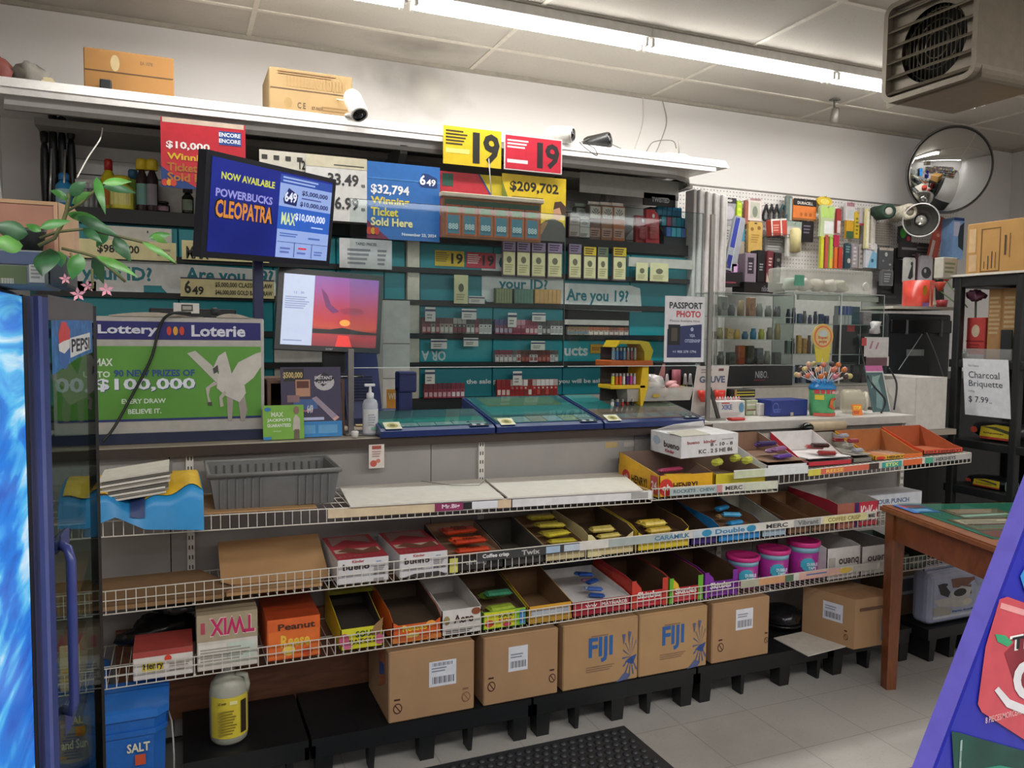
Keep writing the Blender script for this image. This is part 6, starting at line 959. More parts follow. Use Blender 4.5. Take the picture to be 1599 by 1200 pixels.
mb = MB(); mb.box(x0, x1, 3.3, 3.4, ZC+.001, zt_, M('17161A', .5)); mb.art(PF(x0, x1, zb_, zt_, 3.3), [('r', .25, -.35, .6, .05, 'D8C02E'), ('o', .7, .0, .07, .22, 'C8C8C8'), ('o', .7, 0, .05, .15, '1A1A1A'), ('t', 'ON', .8, .8, .9, .95, 'A8A8A8'), ('p', [(.05, .3), (.15, .95), (.2, .95), (.2, .3)], 'C88A8A')]); mb.build('display_box', t)
for u in (.2, .56, .66): x = x0+(x1-x0)*u; mb = MB(); mb.lathe((x, 3.28, zb_+.01), [(.012, 0), (.006, .05), (.004, .055)], 'D2CCD0', 10); mb.build('white_cone', t)
mb = MB(); mb.lathe((x0+(x1-x0)*.38, 3.28, zb_), [(.022, 0), (.022, .085)], 'A85A66', 14); mb.build('pink_tube', t)
# ---- slanted white rack with red cups
a_ = at(1108, 640, 3.12); t = thing('bandage_rack', 'white slanted card display with red cups behind the metal post', 'display', (a_.x, 3.15, ZC)); 
xA, xB = at(1084, 600, 3.15).x, at(1134, 600, 3.15).x; zt_ = at(1110, 572, 3.15).z
mb = MB(); mb.prism([(xA-.01, 3.15, ZC+.001), (xB, 3.15, ZC+.001), (xB+.0, 3.15, ZC+.1), (xB+.015, 3.15, zt_), (xA+.02, 3.15, zt_), (xA, 3.15, ZC+.11)], (0, .01, 0), M('C9C4BE', .5)); mb.art(PF(xA, xB, ZC, zt_, 3.149), [('t', 'GRUVE', .15, .66, .95, .8, '4A5A7A'), ('r', .75, .9, .9, .95, '6A3A3A'), ('l', .2, .85, .6, .95, 2, '9A8A8A')]); mb.build('card_back', t)
for u in (.18, .68): x = xA+(xB-xA)*u; mb = MB(); mb.lathe((x, 3.12, ZC+.07), [(.014, 0), (.026, .03), (.028, .055)], M('D23A2A', .3), 14); mb.build('red_cup', t)
# ================================================================ pegboard and the goods hanging on it
px0_, px1_ = 3.02, 5.62
t = thing('pegboard', 'white perforated pegboard on the back wall right of the tobacco cabinet', 'pegboard', (4.3, 4.39, .95)); PEG = M('D9D6D2', .6)
mb = MB(); mb.box(px0_, px1_, 4.385, 4.405, .95, 2.44, PEG); mb.build('board', t)
mb = MB(); HOLE = M('8A8680', .9)
for j in range(20):
    for i in range(96): x = 3.04+.0266*i; z = 2.42-.0266*j; mb.quad(PF(x-.004, x+.004, z-.004, z+.004, 4.385), 0, 0, 1, 1, HOLE, .0005)
mb.build('peg_holes', t).__setitem__('kind', 'stuff'); mb = MB(); mb.box(px0_, px1_, 4.378, 4.405, 2.44, 2.448, M('8A8782', .4, .4)); mb.build('top_trim', t)
YG_ = 4.32
def peg(lab, x0, x1, y0, y1, c, items=(), y=None, d=.02, name='blister_card', cat='card pack', tilt=0, hook=True, sh=None, group=None):
    """a hanging pack, pixel box x0..x1, y0 (top)..y1"""
    y = y or YG_; P = PX((x0, y1), (x1, y0), y); O, R, U = P; t = thing(name, lab, cat, (O.x+R.x/2, y, O.z), group)
    m = M(c, .4) if isinstance(c, str) else c; mb = MB(); s0 = len(mb.v)
    if sh == 'round': mb.prism([O+R*(.5+.5*math.cos(a*PI/8))+U*(.5+.5*math.sin(a*PI/8)) for a in range(16)], (0, d, 0), m)
    elif sh == 'bag': mb.prism([O+R*.04, O+R*.96, O+R*.9+U*.5, O+R*1.0+U*.9, O+R*.9+U, O+R*.1+U, O+U*.9, O+R*.1+U*.5], (0, d, 0), m)
    else: mb.prism([O, O+R, O+R+U*.94, O+R*.9+U, O+R*.1+U, O+U*.94], (0, d, 0), m)
    mb.art(P, items); 
    if tilt: c0 = O+R*.5+U*.5; rot = Matrix.Rotation(math.radians(tilt), 3, 'Y'); mb.xf(lambda v: rot @ (v-c0)+c0)
    mb.build('pack_front', t)
    if hook: mb = MB(); zc = O.z+U.z*.94; mb.tube([(O.x+R.x/2, 4.385, zc+.01), (O.x+R.x/2, y-.012, zc), (O.x+R.x/2, y-.014, zc+.008)], .0022, 'A8A6A2', 5); mb.build('peg_hook', t)
    return t, P
FLM = film('DAD8D0', .6, .15)
peg('silver pouch with black top at the upper left of the pegboard', 1128, 1150, 310, 351, '9A989C', [('r', 0, .8, 1, 1, '2A2628'), ('o', .5, .9, .2, .05, 'C8C4C0'), ('o', .5, .45, .35, .25, 'B8B4BA')], sh='bag')
peg('lime green strip of small packs beside the silver pouch', 1150, 1159, 314, 357, 'A8C82A', [('r', .2, .2*k+.05, .8, .2*k+.14, 'D8D84A') for k in range(5)])
peg('blue topped sachet below the lime green strip', 1153, 1163, 356, 398, '3A8AA8', [('r', 0, 0, 1, .5, 'A89A88')], y=4.30)
peg('brown-red edge of a card behind the white plant card', 1163, 1169, 313, 350, '9A5A4A', [])
peg('white card with a grey-green picture, upper left of the pegboard', 1168, 1190, 311, 344, 'D8CFCB', [('r', .15, .12, .85, .82, 'B8B8A8'), ('o', .5, .4, .2, .25, '7A8474'), ('r', .1, .9, .9, 1, 'B08A8A')])
peg('mustard yellow card with small metal parts, below the white picture card', 1168, 1191, 347, 394, 'C8A45A', [('o', .25, .75, .12, .06, '8A6A2A'), ('o', .75, .8, .12, .06, '8A6A2A'), ('l', .2, .3, .8, .6, 4, 'A8843A'), ('r', .4, .92, .6, .96, '4A3A2A')], y=4.30)
for k, (a_, b_, lab) in enumerate(((1193, 1200, 'black charging cable loop nearest the white picture card'), (1202, 1208, 'black cable loop, middle of the three loops'), (1210, 1216, 'black cable loop beside the teal one'), (1218, 1227, 'teal coiled cable beside the dark rack edge'))):
    q0, q1 = at(a_, 320, 4.33), at(b_, 345, 4.33); cx, cz, rx, rz = (q0.x+q1.x)/2, (q0.z+q1.z)/2, (q1.x-q0.x)/2, (q0.z-q1.z)/2; mb = MB(); mb.tube([(cx+rx*math.cos(i*PI/8), 4.33+.012*math.sin(i*PI/4), cz+rz*math.sin(i*PI/8)) for i in range(16)], .009, '1C1E22' if k < 3 else '2A4A52', 6, True); mb.tube([(cx, 4.385, cz+rz), (cx, 4.32, cz+rz+.004)], .002, 'A8A6A2', 4); mb.build('cable_coil', label=lab, cat='cable')
peg('grey-green tall pack edge beside the battery card', 1227, 1238, 306, 348, '6A7670', [('r', .6, .1, .9, .9, 'A8B0A8')])
peg('black and orange battery card', 1238, 1275, 313, 343, 'D87A3A', [('r', 0, .68, 1, 1, '1A1818'), ('t', 'DURACELL', .18, .74, .85, .88, 'D8D0C8'), ('o', .35, .28, .06, .09, 'A8602A'), ('o', .55, .28, .06, .09, 'A8602A'), ('o', .75, .28, .06, .09, 'A8602A'), ('r', 0, .0, 1, .1, '8A5A2A')])
peg('black pack hanging below the battery card', 1250, 1271, 345, 377, '1E1A1E', [('l', .2, .35, .8, .8, 3, '6A6270')])
peg('red and white carton on the wire hook tray', 1204, 1229, 343, 367, 'B8483A', [('r', 0, 0, .08, 1, 'D8D0CC'), ('r', .6, 0, .68, 1, 'E0DAD6'), ('r', 0, .9, 1, 1, 'E0DAD6'), ('l', .12, .25, .55, .7, 3, 'D89A8A')], d=.05, y=4.26, name='small_carton', cat='carton', tilt=-6)
peg('grey patterned card pack below the red and white carton', 1195, 1226, 369, 393, '7A7A78', [('l', .1, .1, .9, .9, 5, 'A8A8A4')])
t, P = peg('clear pack with a cream cylinder, in the middle left of the pegboard', 1228, 1252, 347, 400, FLM, [('r', 0, .86, 1, 1, '8A9A90')], y=4.27); O, R, U = P; mb = MB(); mb.lathe((O.x+R.x*.5, 4.262, O.z+U.z*.12), [(R.x*.3, 0), (R.x*.32, U.z*.6), (R.x*.2, U.z*.68)], 'D2C690', 14); mb.build('cream_cylinder', t)
peg('clear pack half hidden by the blue striped bar', 1125, 1143, 353, 380, FLM, [('l', .2, .2, .8, .8, 4, '6A6E6A')])
t, P = peg('tilted grey bar with two blue stripes, hanging across the left of the goods', 1138, 1158, 338, 424, '9A9EA4', [('r', .1, .42, .5, .97, '2A3A98'), ('r', .1, .04, .5, .28, '1F2A80'), ('r', .5, .02, .54, .98, 'C8CACC')], y=4.16, tilt=12, name='display_bar', cat='bar')
for k, (x0, x1, y0, y1, c, it, y, tl, lab) in enumerate(((1103, 1140, 388, 424, '6A6850', [('l', .1, .1, .9, .9, 6, '9A9470'), ('p', [(.2, .2), (.5, .9), (.6, .9), (.4, .2)], 'A8A48A')], 4.1, -25, 'olive camouflage pack leaning at the left end of the goods'),
    (1142, 1153, 412, 434, 'B07AB0', [('r', .3, .2, .8, .8, 'D8B0D8')], 4.16, 0, 'small pink-purple pack above the acrylic case'), (1163, 1182, 396, 441, '8A7A86', [('r', .2, .3, .75, .85, '2A2028'), ('l', .3, .4, .65, .7, 3, 'A89AA8')], 4.12, 0, 'mauve carton with black label on top of the acrylic case'),
    (1183, 1195, 391, 441, '18161A', [('l', .2, .35, .8, .6, 3, '8A8A90')], 4.11, 0, 'slim black carton beside the mauve one'), (1196, 1207, 392, 441, '6A2A34', [('l', .2, .5, .8, .8, 3, 'C8A8A0'), ('p', [(0, 0), (.6, 0), (0, .3)], 'B8A890')], 4.12, 3, 'dark red card pack between two black cartons'),
    (1208, 1220, 395, 441, '201D20', [('o', .5, .75, .25, .06, '6A625A'), ('o', .5, .5, .25, .06, '6A625A'), ('o', .5, .25, .25, .06, '6A625A')], 4.11, 2, 'black carton with round pictures beside the plastic tubs'))):
    a = at(x0, y1, y); b = at(x1, y0, y); t = thing('small_carton', lab, 'carton', ((a.x+b.x)/2, y, a.z)); mb = MB(); mb.bbox(a.x, b.x, y, y+.08, a.z, b.z, M(c, .45), .003, 1); mb.art(PF(a.x, b.x, a.z, b.z, y), it)
    if tl: c0 = V(((a.x+b.x)/2, y, a.z)); rot = Matrix.Rotation(math.radians(tl), 3, 'Y'); mb.xf(lambda v: rot @ (v-c0)+c0)
    mb.build('carton_body', t)
a, b = at(1162, 459, 4.08), at(1226, 443, 4.08); t = thing('display_header', 'black box with silver lettering on top of the acrylic case', 'sign', ((a.x+b.x)/2, 4.1, a.z)); mb = MB(); mb.box(a.x, b.x, 4.08, 4.2, a.z, b.z, M('121012', .4)); mb.art(PF(a.x, b.x, a.z, b.z, 4.08), [('n', 'nibo.', .42, .25, .6, .75, '8A8A90')]); mb.build('header_box', t)
a, b = at(1113, 446, 4.12), at(1160, 425, 4.12); mb = MB(); mb.prism([(a.x, 4.12, a.z), (b.x, 4.12, a.z), (b.x, 4.12, b.z), (a.x+.1, 4.12, b.z-.01)], (0, .12, 0), M('1C161A', .5)); mb.art(PF(a.x, b.x, a.z, b.z, 4.12), [('l', .4, .15, .9, .35, 1, '8A3A4A')]); mb.build('dark_carton', label='dark wedge shaped carton under the olive pack', cat='carton')
GOODS = [(1276, 1300, 308, 322, 'D8B83A', [('o', .5, .5, .3, .3, 'E8D86A')], 4.32, 'yellow pack at the top beside the battery card', 'round'), (1279, 1305, 322, 369, film('C8D8A8', .7, .12), [('r', .1, .6, .9, .95, 'A8C86A'), ('r', .3, .1, .9, .5, 'DADAD8')], 4.27, 'large clear bag with pale green contents', 'bag'),
 (1306, 1314, 326, 364, 'A83A3A', [('r', .1, .0, .9, .5, 'D0C4C0')], 4.32, 'red and white narrow pack beside the clear green bag', None), (1320, 1336, 316, 344, 'D2CACB', [('r', .1, .75, .9, .95, 'A87A84'), ('r', .15, .1, .85, .6, 'B8BEC0')], 4.32, 'white and pink pack near the top middle of the pegboard', None),
 (1321, 1333, 345, 372, 'C89A2A', [('r', 0, 0, 1, .4, '3A5A3A')], 4.30, 'yellow over green pack below the white and pink pack', None), (1334, 1343, 331, 372, 'C8A82A', [('l', .2, .1, .8, .8, 5, '6A6A2A')], 4.31, 'yellow pack with green print', None), (1342, 1351, 325, 352, 'B8B2B0', [('r', 0, 0, 1, .12, 'A83A4A')], 4.30, 'grey fold with a red lower edge', None),
 (1345, 1392, 348, 381, 'B5AFA5', [('r', .04+.08*k, .02, .045+.08*k, .98, '8A857C') for k in range(12)]+[('r', .02, .1*k, .98, .1*k+.02, '8A857C') for k in range(1, 10)], 4.36, 'off-white wire mesh panel behind the long white strips', None),
 (1351, 1359, 326, 388, 'D6CE9A', [('r', .3, .05, .7, .95, 'E6E2D8')], 4.26, 'long cream strip pack, left of two', None), (1361, 1368, 330, 390, 'D8D4CC', [('r', .3, .05, .7, .95, 'C8C2B8')], 4.26, 'long white strip pack, right of two', None),
 (1281, 1287, 369, 419, 'C8C83A', [], 4.26, 'lime toy stick, leftmost in the bright row', None), (1288, 1294, 367, 419, 'B8544A', [], 4.26, 'salmon toy stick in the bright row', None), (1295, 1301, 369, 419, 'A8C44A', [('r', 0, .0, 1, .3, 'D8B83A')], 4.26, 'green and yellow toy stick in the bright row', None), (1302, 1311, 367, 385, 'B02A4A', [], 4.26, 'crimson pack over the orange stick', None), (1303, 1308, 386, 419, 'D86A2E', [], 4.26, 'orange toy stick in the bright row', None), (1309, 1316, 386, 419, 'B83A2E', [], 4.26, 'red toy stick, rightmost in the bright row', None),
 (1319, 1329, 380, 419, '2E4650', [('l', .1, .6, .9, .9, 3, '7A9A9A'), ('o', .7, .3, .3, .1, 'B8B4A8')], 4.29, 'navy and teal pack under the yellow ones', None), (1330, 1340, 381, 418, '9A9498', [('l', .2, .1, .8, .9, 5, 'C8C0C4')], 4.29, 'mauve-grey pack right of the navy one', None), (1341, 1350, 382, 419, 'A8A29C', [('l', .2, .1, .8, .9, 4, '7A7470')], 4.30, 'grey pack left of the blue and white one', None),
 (1351, 1370, 381, 418, 'C9CCD2', [('p', [(.2, 0), (1, 0), (1, .6), (.6, .7), (.4, .4)], '7AB0CC'), ('l', .1, .7, .7, .95, 3, 'A88A9A'), ('o', .6, .3, .12, .08, '3A5A7A')], 4.27, 'blue and white pack in the middle of the pegboard', None),
 (1372, 1395, 388, 421, '4E5054', [('o', .5, .7, .1, .1, 'B8B8B8'), ('o', .3, .4, .06, .05, '8A8A8A'), ('o', .8, .25, .08, .05, 'A8A8A8'), ('r', 0, .88, 1, 1, 'B0A69A')], 4.27, 'dark grey spotted pack above the text pack', None), (1376, 1395, 422, 446, '6E6E70', [('r', .1, .1, .9, .9, '56565A'), ('l', .2, .2, .8, .8, 4, '9A9A9C')], 4.26, 'grey pack with fine white text', None),
 (1396, 1411, 388, 458, '121214', [], 4.30, 'long black strap hanging beside the fine text pack', None), (1404, 1424, 354, 380, '20241F', [('o', .3, .6, .25, .3, '3A9A2E'), ('o', .75, .3, .15, .15, 'C0303A')], 4.28, 'black pack with a green glow under the white roll', None), (1405, 1457, 381, 402, '2A2628', [('r', .05, .5, .5, .65, '8A8488'), ('l', .5, .2, .95, .8, 3, '5A5658')], 4.27, 'wide black carton under the clamp lamp', None),
 (1412, 1430, 403, 440, 'C4C4BE', [('p', [(.55, .1), (.8, .2), (.75, .75), (.6, .65), (.3, .15)], '2E2C30'), ('o', .65, .75, .12, .08, '2E2C30')], 4.2, 'white card with black figure drawing, left one', None), (1436, 1457, 400, 440, 'B4B0B6', [('o', .5, .35, .4, .22, '3A3A3E'), ('o', .4, .42, .1, .08, 'B4B0B6')], 4.2, 'grey card with black face drawing, right one', None), (1431, 1435, 396, 438, '5A3A40', [], 4.22, 'thin maroon strip between the two drawing cards', None),
 (1458, 1472, 400, 437, 'A89A78', [], 4.22, 'tan oval card behind the red flowers', 'round'), (1479, 1488, 343, 384, '6A7C70', [], 4.3, 'grey-green edge of a pack beside the long red pack', None), (1480, 1489, 356, 400, '6A3A34', [('o', .5, .5, .3, .15, '9A5A50')], 4.26, 'brown pack under the grey-green one', None)]
for x0, x1, y0, y1, c, it, y, lab, sh in GOODS: peg(lab, x0, x1, y0, y1, c, it, y, sh=sh)
peg('large black bag hanging low behind the drawing cards', 1424, 1480, 404, 474, '1B1A1D', [], 4.35, sh='bag')
peg('dark clear bag of mixed packs above the glass case end', 1372, 1412, 440, 474, '2C2A2C', [('l', .1, .2, .9, .8, 3, '4A4648')], 4.34)
peg('long orange-red pack tilted beside the clamp lamp', 1456, 1472, 338, 404, 'A84A34', [('r', 0, 0, .35, .4, 'B8A8A0'), ('o', .5, .55, .2, .04, 'C88A6A')], y=4.2, tilt=15)
peg('blue and white carton beside the big brown box', 1487, 1506, 341, 404, '7AA0CC', [('r', 0, .55, .6, .9, 'B8B8D0'), ('p', [(.5, .3), (1, .2), (1, .9), (.6, .8), (.45, .55)], '22303A'), ('r', 0, .93, 1, 1, '2A4A8A')], y=4.1, d=.1, name='small_carton', cat='carton', hook=False)
t = thing('wire_hook_tray', 'small black wire hook tray below the red and white carton', 'rack', (at(1210, 370, 4.3).x, 4.3, at(1210, 370, 4.3).z)); q = at(1210, 369, 4.3); mb = MB()
for k in range(5): mb.tube([(q.x-.08+.04*k, 4.385, q.z-.01), (q.x-.08+.04*k, 4.25, q.z-.01), (q.x-.08+.04*k, 4.25, q.z+.01)], .002, '3A3A3A', 4)
mb.tube([(q.x-.08, 4.25, q.z+.01), (q.x+.08, 4.25, q.z+.01)], .002, '3A3A3A', 4); mb.build('wire_frame', t)
# rolls hanging sideways
for (a_, b_, rr_, c, c2, lab, nm) in (((1366, 334), (1388, 330), .052, '1E3A2A', 'B0AEA4', 'dark green rolled reel at the top right of the pegboard', 'cord_reel'), ((1396, 336), (1421, 330), .055, 'CFC8B4', '8A8070', 'cream tissue roll between the green reel and the lamp', 'tissue_roll')):
    a = at(*a_, 4.30); b = at(b_[0], b_[1], 4.12); t = thing(nm, lab, 'roll', (a.x, a.y, a.z-rr_)); mb = MB(); d = b-a; L_ = d.length; mb.lathe(a, [(rr_*.5, 0), (rr_, 0), (rr_, L_), (rr_*.55, L_), (rr_*.5, L_*.5)], M(c, .7, n=.2, ns=50), 20, d); mb.build('roll_body', t); mb = MB(); mb.lathe(b, [(rr_*.5, -.01), (rr_*.52, .004), (rr_*.2, .002)], c2, 16, d); mb.build('roll_core', t)
# clamp lamp
t = thing('clamp_lamp', 'shiny round metal clamp lamp below the convex mirror', 'lamp', (at(1438, 344, 4.1).x, 4.1, at(1438, 369, 4.1).z)); c = at(1438, 344, 4.06); R_ = 25*(c-CO).dot(_f)/F
d = (CO-c).normalized(); mb = MB(); mb.lathe(c, [(R_, 0), (R_*.98, -.02), (R_*.8, -.07), (R_*.45, -.11), (R_*.3, -.16)], M('B9B8B4', .12, .9, n=.03), 32, d, cap=False); mb.lathe(c, [(R_, 0), (R_*1.06, .004), (R_*1.06, .010), (R_*.98, .006)], M('C9C8C4', .3, .5), 32, d, cap=False); mb.build('reflector', t); mb = MB(); mb.lathe(c-d*.03, [(R_*.28, -.08), (R_*.3, -.02), (R_*.1, 0)], M('CFCDC6', .1, .6), 16, d); mb.build('bulb', t)
mb = MB(); mb.tube([c-d*.16, c-d*.16+V((0, .08, .06)), (c.x-.02, 4.38, c.z+.1)], .012, '4A4846', 8); mb.build('clamp_arm', t)
# convex mirror
c = at(1483, 266, 4.02); rx = (at(1549, 266, 4.02).x-at(1417, 266, 4.02).x)/2; R_ = .30
t = thing('convex_mirror', 'large round convex security mirror in the far corner under the ceiling', 'mirror', (c.x, c.y, c.z-R_)); d = (V((-.35, -.80, -.22))).normalized(); MIR = M('E4E6E6', .02, 1, n=.0)
mb = MB(); mb.lathe(c, [(R_*math.sin(a*.6/12)/math.sin(.6), .11*(math.cos(a*.6/12)-math.cos(.6))/(1-math.cos(.6))) for a in range(12, -1, -1)], MIR, 48, d); mb.build('mirror_dome', t); mb = MB(); mb.lathe(c, [(R_, -.012), (R_*1.015, -.008), (R_*1.015, .004), (R_*.99, .006)], M('5A5856', .4), 48, d, cap=False); mb.build('mirror_rim', t)
mb = MB(); mb.tube([c-d*.01, c-d*.2+V((0, 0, .08)), (c.x+.05, 4.41, c.z+.12)], .012, '77756F', 8); mb.build('mirror_arm', t); q = c+d*.06; u_ = V((0, 0, 1)).cross(d).normalized(); v_ = d.cross(u_)
mb = MB(); o = c+d*.055-u_*0; e1 = V((1, 0, 0)); P = (c+d*.052+V((.145, 0, .02)), V((.075, 0.03, 0)), V((0, 0, .12))); mb.art(P, [('p', [(.1, .1), (.8, 0), (1, .9), (.3, 1)], 'C8923A'), ('r', .35, .55, .8, .8, 'A85A2A')]); mb.art((c+d*.06+V((.07, 0, -.13)), V((.1, .03, 0)), V((0, 0, .16))), [('p', [(0, 0), (.15, 0), (1, .9), (.85, 1)], 'B8A83A')]); mb.build('orange_sticker', t)
# ================================================================ right end of the counter
ZR = 1.067
GLC = clear('F2F6F4', .10, .95)
def case(name, lab, cat, x0, x1, y0, y1, z0, z1, shelves, group=None, fr='B9BCB8'):
    t = thing(name, lab, cat, ((x0+x1)/2, (y0+y1)/2, z0), group); mb = MB(); th = .003
    mb.box(x0, x1, y0, y0+th, z0, z1, GLC); mb.box(x0, x0+th, y0, y1, z0, z1, GLC); mb.box(x1-th, x1, y0, y1, z0, z1, GLC); mb.box(x0, x1, y0, y1, z1-th, z1, GLC); mb.build('clear_panels', t)
    for z in shelves: mb = MB(); mb.box(x0+th, x1-th, y0+th, y1, z-.0015, z+.0015, GLC); mb.box(x0+th, x1-th, y0+th, y0+.006, z-.002, z+.002, M('A8B4B0', .3)); mb.build('shelf', t)
    mb = MB()
    for x in (x0, x1):
        for y in (y0, y1): mb.tube([(x, y, z0), (x, y, z1)], .0022, M(fr, .3), 4)
    for z in (z0+.002, z1): mb.tube([(x0, y0, z), (x1, y0, z), (x1, y1, z), (x0, y1, z)], .0022, M(fr, .3), 4, True)
    mb.build('frame_edges', t); return t
# low white cabinet carrying the cases (back edge of the counter)
Yc = 3.25; a, b = at(1128, 648, Yc), at(1262, 602, Yc)
t = thing('white_base_box', 'low white cupboard behind the small goods, carrying the acrylic cases', 'box', ((a.x+b.x)/2+.2, 3.35, ZR)); xw0, xw1 = a.x-.08, at(1366, 640, Yc).x; zw = b.z
mb = MB(); mb.bbox(xw0, xw1, Yc, 3.44, ZR, zw, M('BDB6AC', .5), .003); mb.build('box_body', t); mb = MB(); mb.box(xw0+.2, xw1, Yc-.002, Yc, zw-.008, zw-.004, '77726A'); mb.build('door_gap', t)
A0, A1 = at(1112, 600, 3.27).x, at(1236, 600, 3.27).x; zt = at(1170, 458, 3.27).z; zbz = at(1170, 572, 3.27).z
case('acrylic_case', 'clear acrylic display case on a black plinth, left of the glass case', 'display case', A0, A1, 3.27, 3.43, zbz+.002, zt, [zbz+(zt-zbz)*.36, zbz+(zt-zbz)*.68])
t = thing('display_plinth', 'black plinth box with silver lettering under the acrylic case', 'box', ((A0+A1)/2, 3.35, zw)); mb = MB(); mb.box(A0+.02, A1+.0, 3.265, 3.43, zw+.001, zbz, M('111012', .35)); mb.art(PF(A0, A1, zw, zbz, 3.265), [('n', 'NIBO.', .52, .4, .68, .75, 'A8A8A8'), ('r', .5, .28, .64, .32, '7A2A34')]); mb.build('base_box', t)
r = random.Random(8)
def trinkets(x0, x1, y0, z, n, hs, cols, where, nm, cat, group, gap=.7):
    for k in range(n):
        w_ = (x1-x0)/n*gap; x = x0+(x1-x0)*(k+.15)/n; h = min(.1, r.uniform(*hs)*1.5); c = cols[k % len(cols)]; mb = MB()
        if r.random() < .5: mb.bbox(x, x+w_, y0, y0+w_*.8, z, z+h, M(c, .35), .003, 1); mb.art(PF(x, x+w_, z, z+h, y0), [('r', .1, .3, .9, .7, M(c, .2, n=.3, ns=80))])
        else: mb.lathe((x+w_/2, y0+w_/2, z), [(w_*.42, 0), (w_*.46, h*.6), (w_*.3, h*.8), (w_*.32, h)], M(c, .3), 12)
        mb.build(nm, label='%s, %s from left' % (where, OD[k]), cat=cat, group=group)
zs1 = [zbz+.005, zbz+(zt-zbz)*.36+.003, zbz+(zt-zbz)*.68+.003]
trinkets(A0+.02, A1-.01, 3.33, zs1[0], 8, (.04, .08), ['8A8A80', '5A5E5C', '3A4A48', 'A84A2A', '2A2426', '4A4A50'], 'dim trinket on the lowest acrylic shelf', 'trinket', 'trinket', 'lowest acrylic shelf')
trinkets(A0+.02, A1-.01, 3.33, zs1[1], 9, (.025, .06), ['8A8070', 'A89A6A', 'C8A86A', 'D8B45A', '4A7AA0', '2E8AB8', 'B8B82E'], 'small tin or jar on the middle acrylic shelf', 'small_tin', 'tin', 'middle acrylic shelf')
trinkets(A0+.02, A1-.01, 3.33, zs1[2], 8, (.035, .07), ['9A9A94', '8A8A86', '6A6A70', 'A89070', 'A87A5A'], 'small box on the top acrylic shelf', 'small_box', 'box', 'top acrylic shelf')
B0, B1 = at(1238, 600, 3.26).x, at(1378, 600, 3.26).x; z2t = at(1300, 458, 3.26).z
case('glass_display_case', 'two bay glass display case behind the lollipop bucket', 'display case', B0, B1, 3.27, 3.43, zw+.001, z2t, [zw+(z2t-zw)*.33, zw+(z2t-zw)*.66])
xm = at(1314, 500, 3.26).x; MB().bbox(xm-.004, xm+.004, 3.262, 3.268, zw+.001, z2t, M('C9CCC8', .3), .001).build('chrome_divider', label='thin chrome upright between the two glass bays', cat='upright')
zz2 = [zw+.005, zw+(z2t-zw)*.33+.003, zw+(z2t-zw)*.66+.003]
trinkets(B0+.01, xm-.01, 3.33, zz2[2], 8, (.03, .06), ['2A4A7A', '1F3A6A', '2E5080', '6A6A70', '3A4A70', '2A3A5A'], 'blue trinket on the top shelf of the left glass bay', 'trinket', 'trinket', 'top shelf, left bay')
trinkets(B0+.01, xm-.01, 3.33, zz2[1], 8, (.04, .08), ['8AB0A0', '2A2A2C', 'C89A3A', 'B8862E', '6A4A2E'], 'trinket on the middle shelf of the left glass bay', 'trinket', 'trinket', 'middle shelf, left bay')
trinkets(B0+.01, xm-.01, 3.33, zz2[0], 8, (.05, .1), ['2A3A6A', 'A8B0C4', '22304A', '8A90A8', '1F2A4A', '3A3A44'], 'navy or pale box on the bottom shelf of the left glass bay', 'small_box', 'box', 'bottom shelf, left bay')
for k in range(4):
    x = xm+.015+.026*k; t = thing('blue_white_box', 'slim blue over white box in the right glass bay, %s from left' % OD[k], 'box', (x, 3.31, zz2[2]), 'slim blue and white boxes'); mb = MB(); mb.box(x, x+.021, 3.30, 3.33, zz2[2], zz2[2]+.10, 'D2D4D6'); mb.quad(PF(x, x+.021, zz2[2], zz2[2]+.1, 3.3), .05, .5, .95, 1, '3E5EA8'); mb.build('box_body', t)
trinkets(xm+.13, B1-.01, 3.33, zz2[2], 2, (.05, .07), ['2A5A6A', 'B8A8B0'], 'teal or pink trinket beside the slim blue boxes', 'trinket', 'trinket', 'right of the slim blue boxes')
trinkets(xm+.02, B1-.02, 3.33, zz2[0], 4, (.07, .12), ['4A464A', '5A5256', '3A363C', '6A5A60'], 'dark box at the bottom of the right glass bay', 'small_box', 'box', 'bottom of the right bay')
for lb, rt, lab in (((1248, 468), (1310, 462), 'white light bar at the top of the left glass bay'), ((1316, 470), (1372, 464), 'white light bar at the top of the right glass bay')): P = PX(lb, rt, 3.30); O, R, U = P; mb = MB(); mb.prism([O, O+R, O+R+U, O+U], (0, .02, 0), 'CFCDC4'); mb.build('light_bar', label=lab, cat='bar')
sheet('red_tag', 'small red heart-like tag inside the right glass bay', 'tag', PX((1323, 518), (1335, 508), 3.29), 'B83A44', [], .002)
# clear packages on the glass case
t = thing('clear_plastic_box', 'clear plastic box of wrapped cups on top of the glass case', 'plastic box', ((B0+B1)/2, 3.34, z2t+.003)); a = at(1226, 457, 3.28); b = at(1364, 424, 3.28); mb = MB(); mb.bbox(a.x, b.x, 3.28, 3.42, z2t+.003, b.z, film('D5D6CC', .35, .15), .01); mb.build('box_shell', t)
for k, u in enumerate((.15, .3, .45, .6, .72)): blob((a.x+(b.x-a.x)*u, 3.35, z2t+.045), (.045, .04, .035), M(['A8B8A8', 'C8C4B8', 'B8B0A0', 'D0CCC0', 'BDBDA8'][k], .4), 60+k, 12, .2).build('wrapped_cup', t)
mb = MB(); mb.lathe(at(1351, 448, 3.275), [(.022, 0), (.024, .006), (.022, .010)], 'D8D6D0', 20, (0, -1, 0)); mb.build('white_round_lid', t); sheet('green_card', '', None, PX((1241, 446), (1256, 430), 3.275), '5AA88A', [], parent=t)
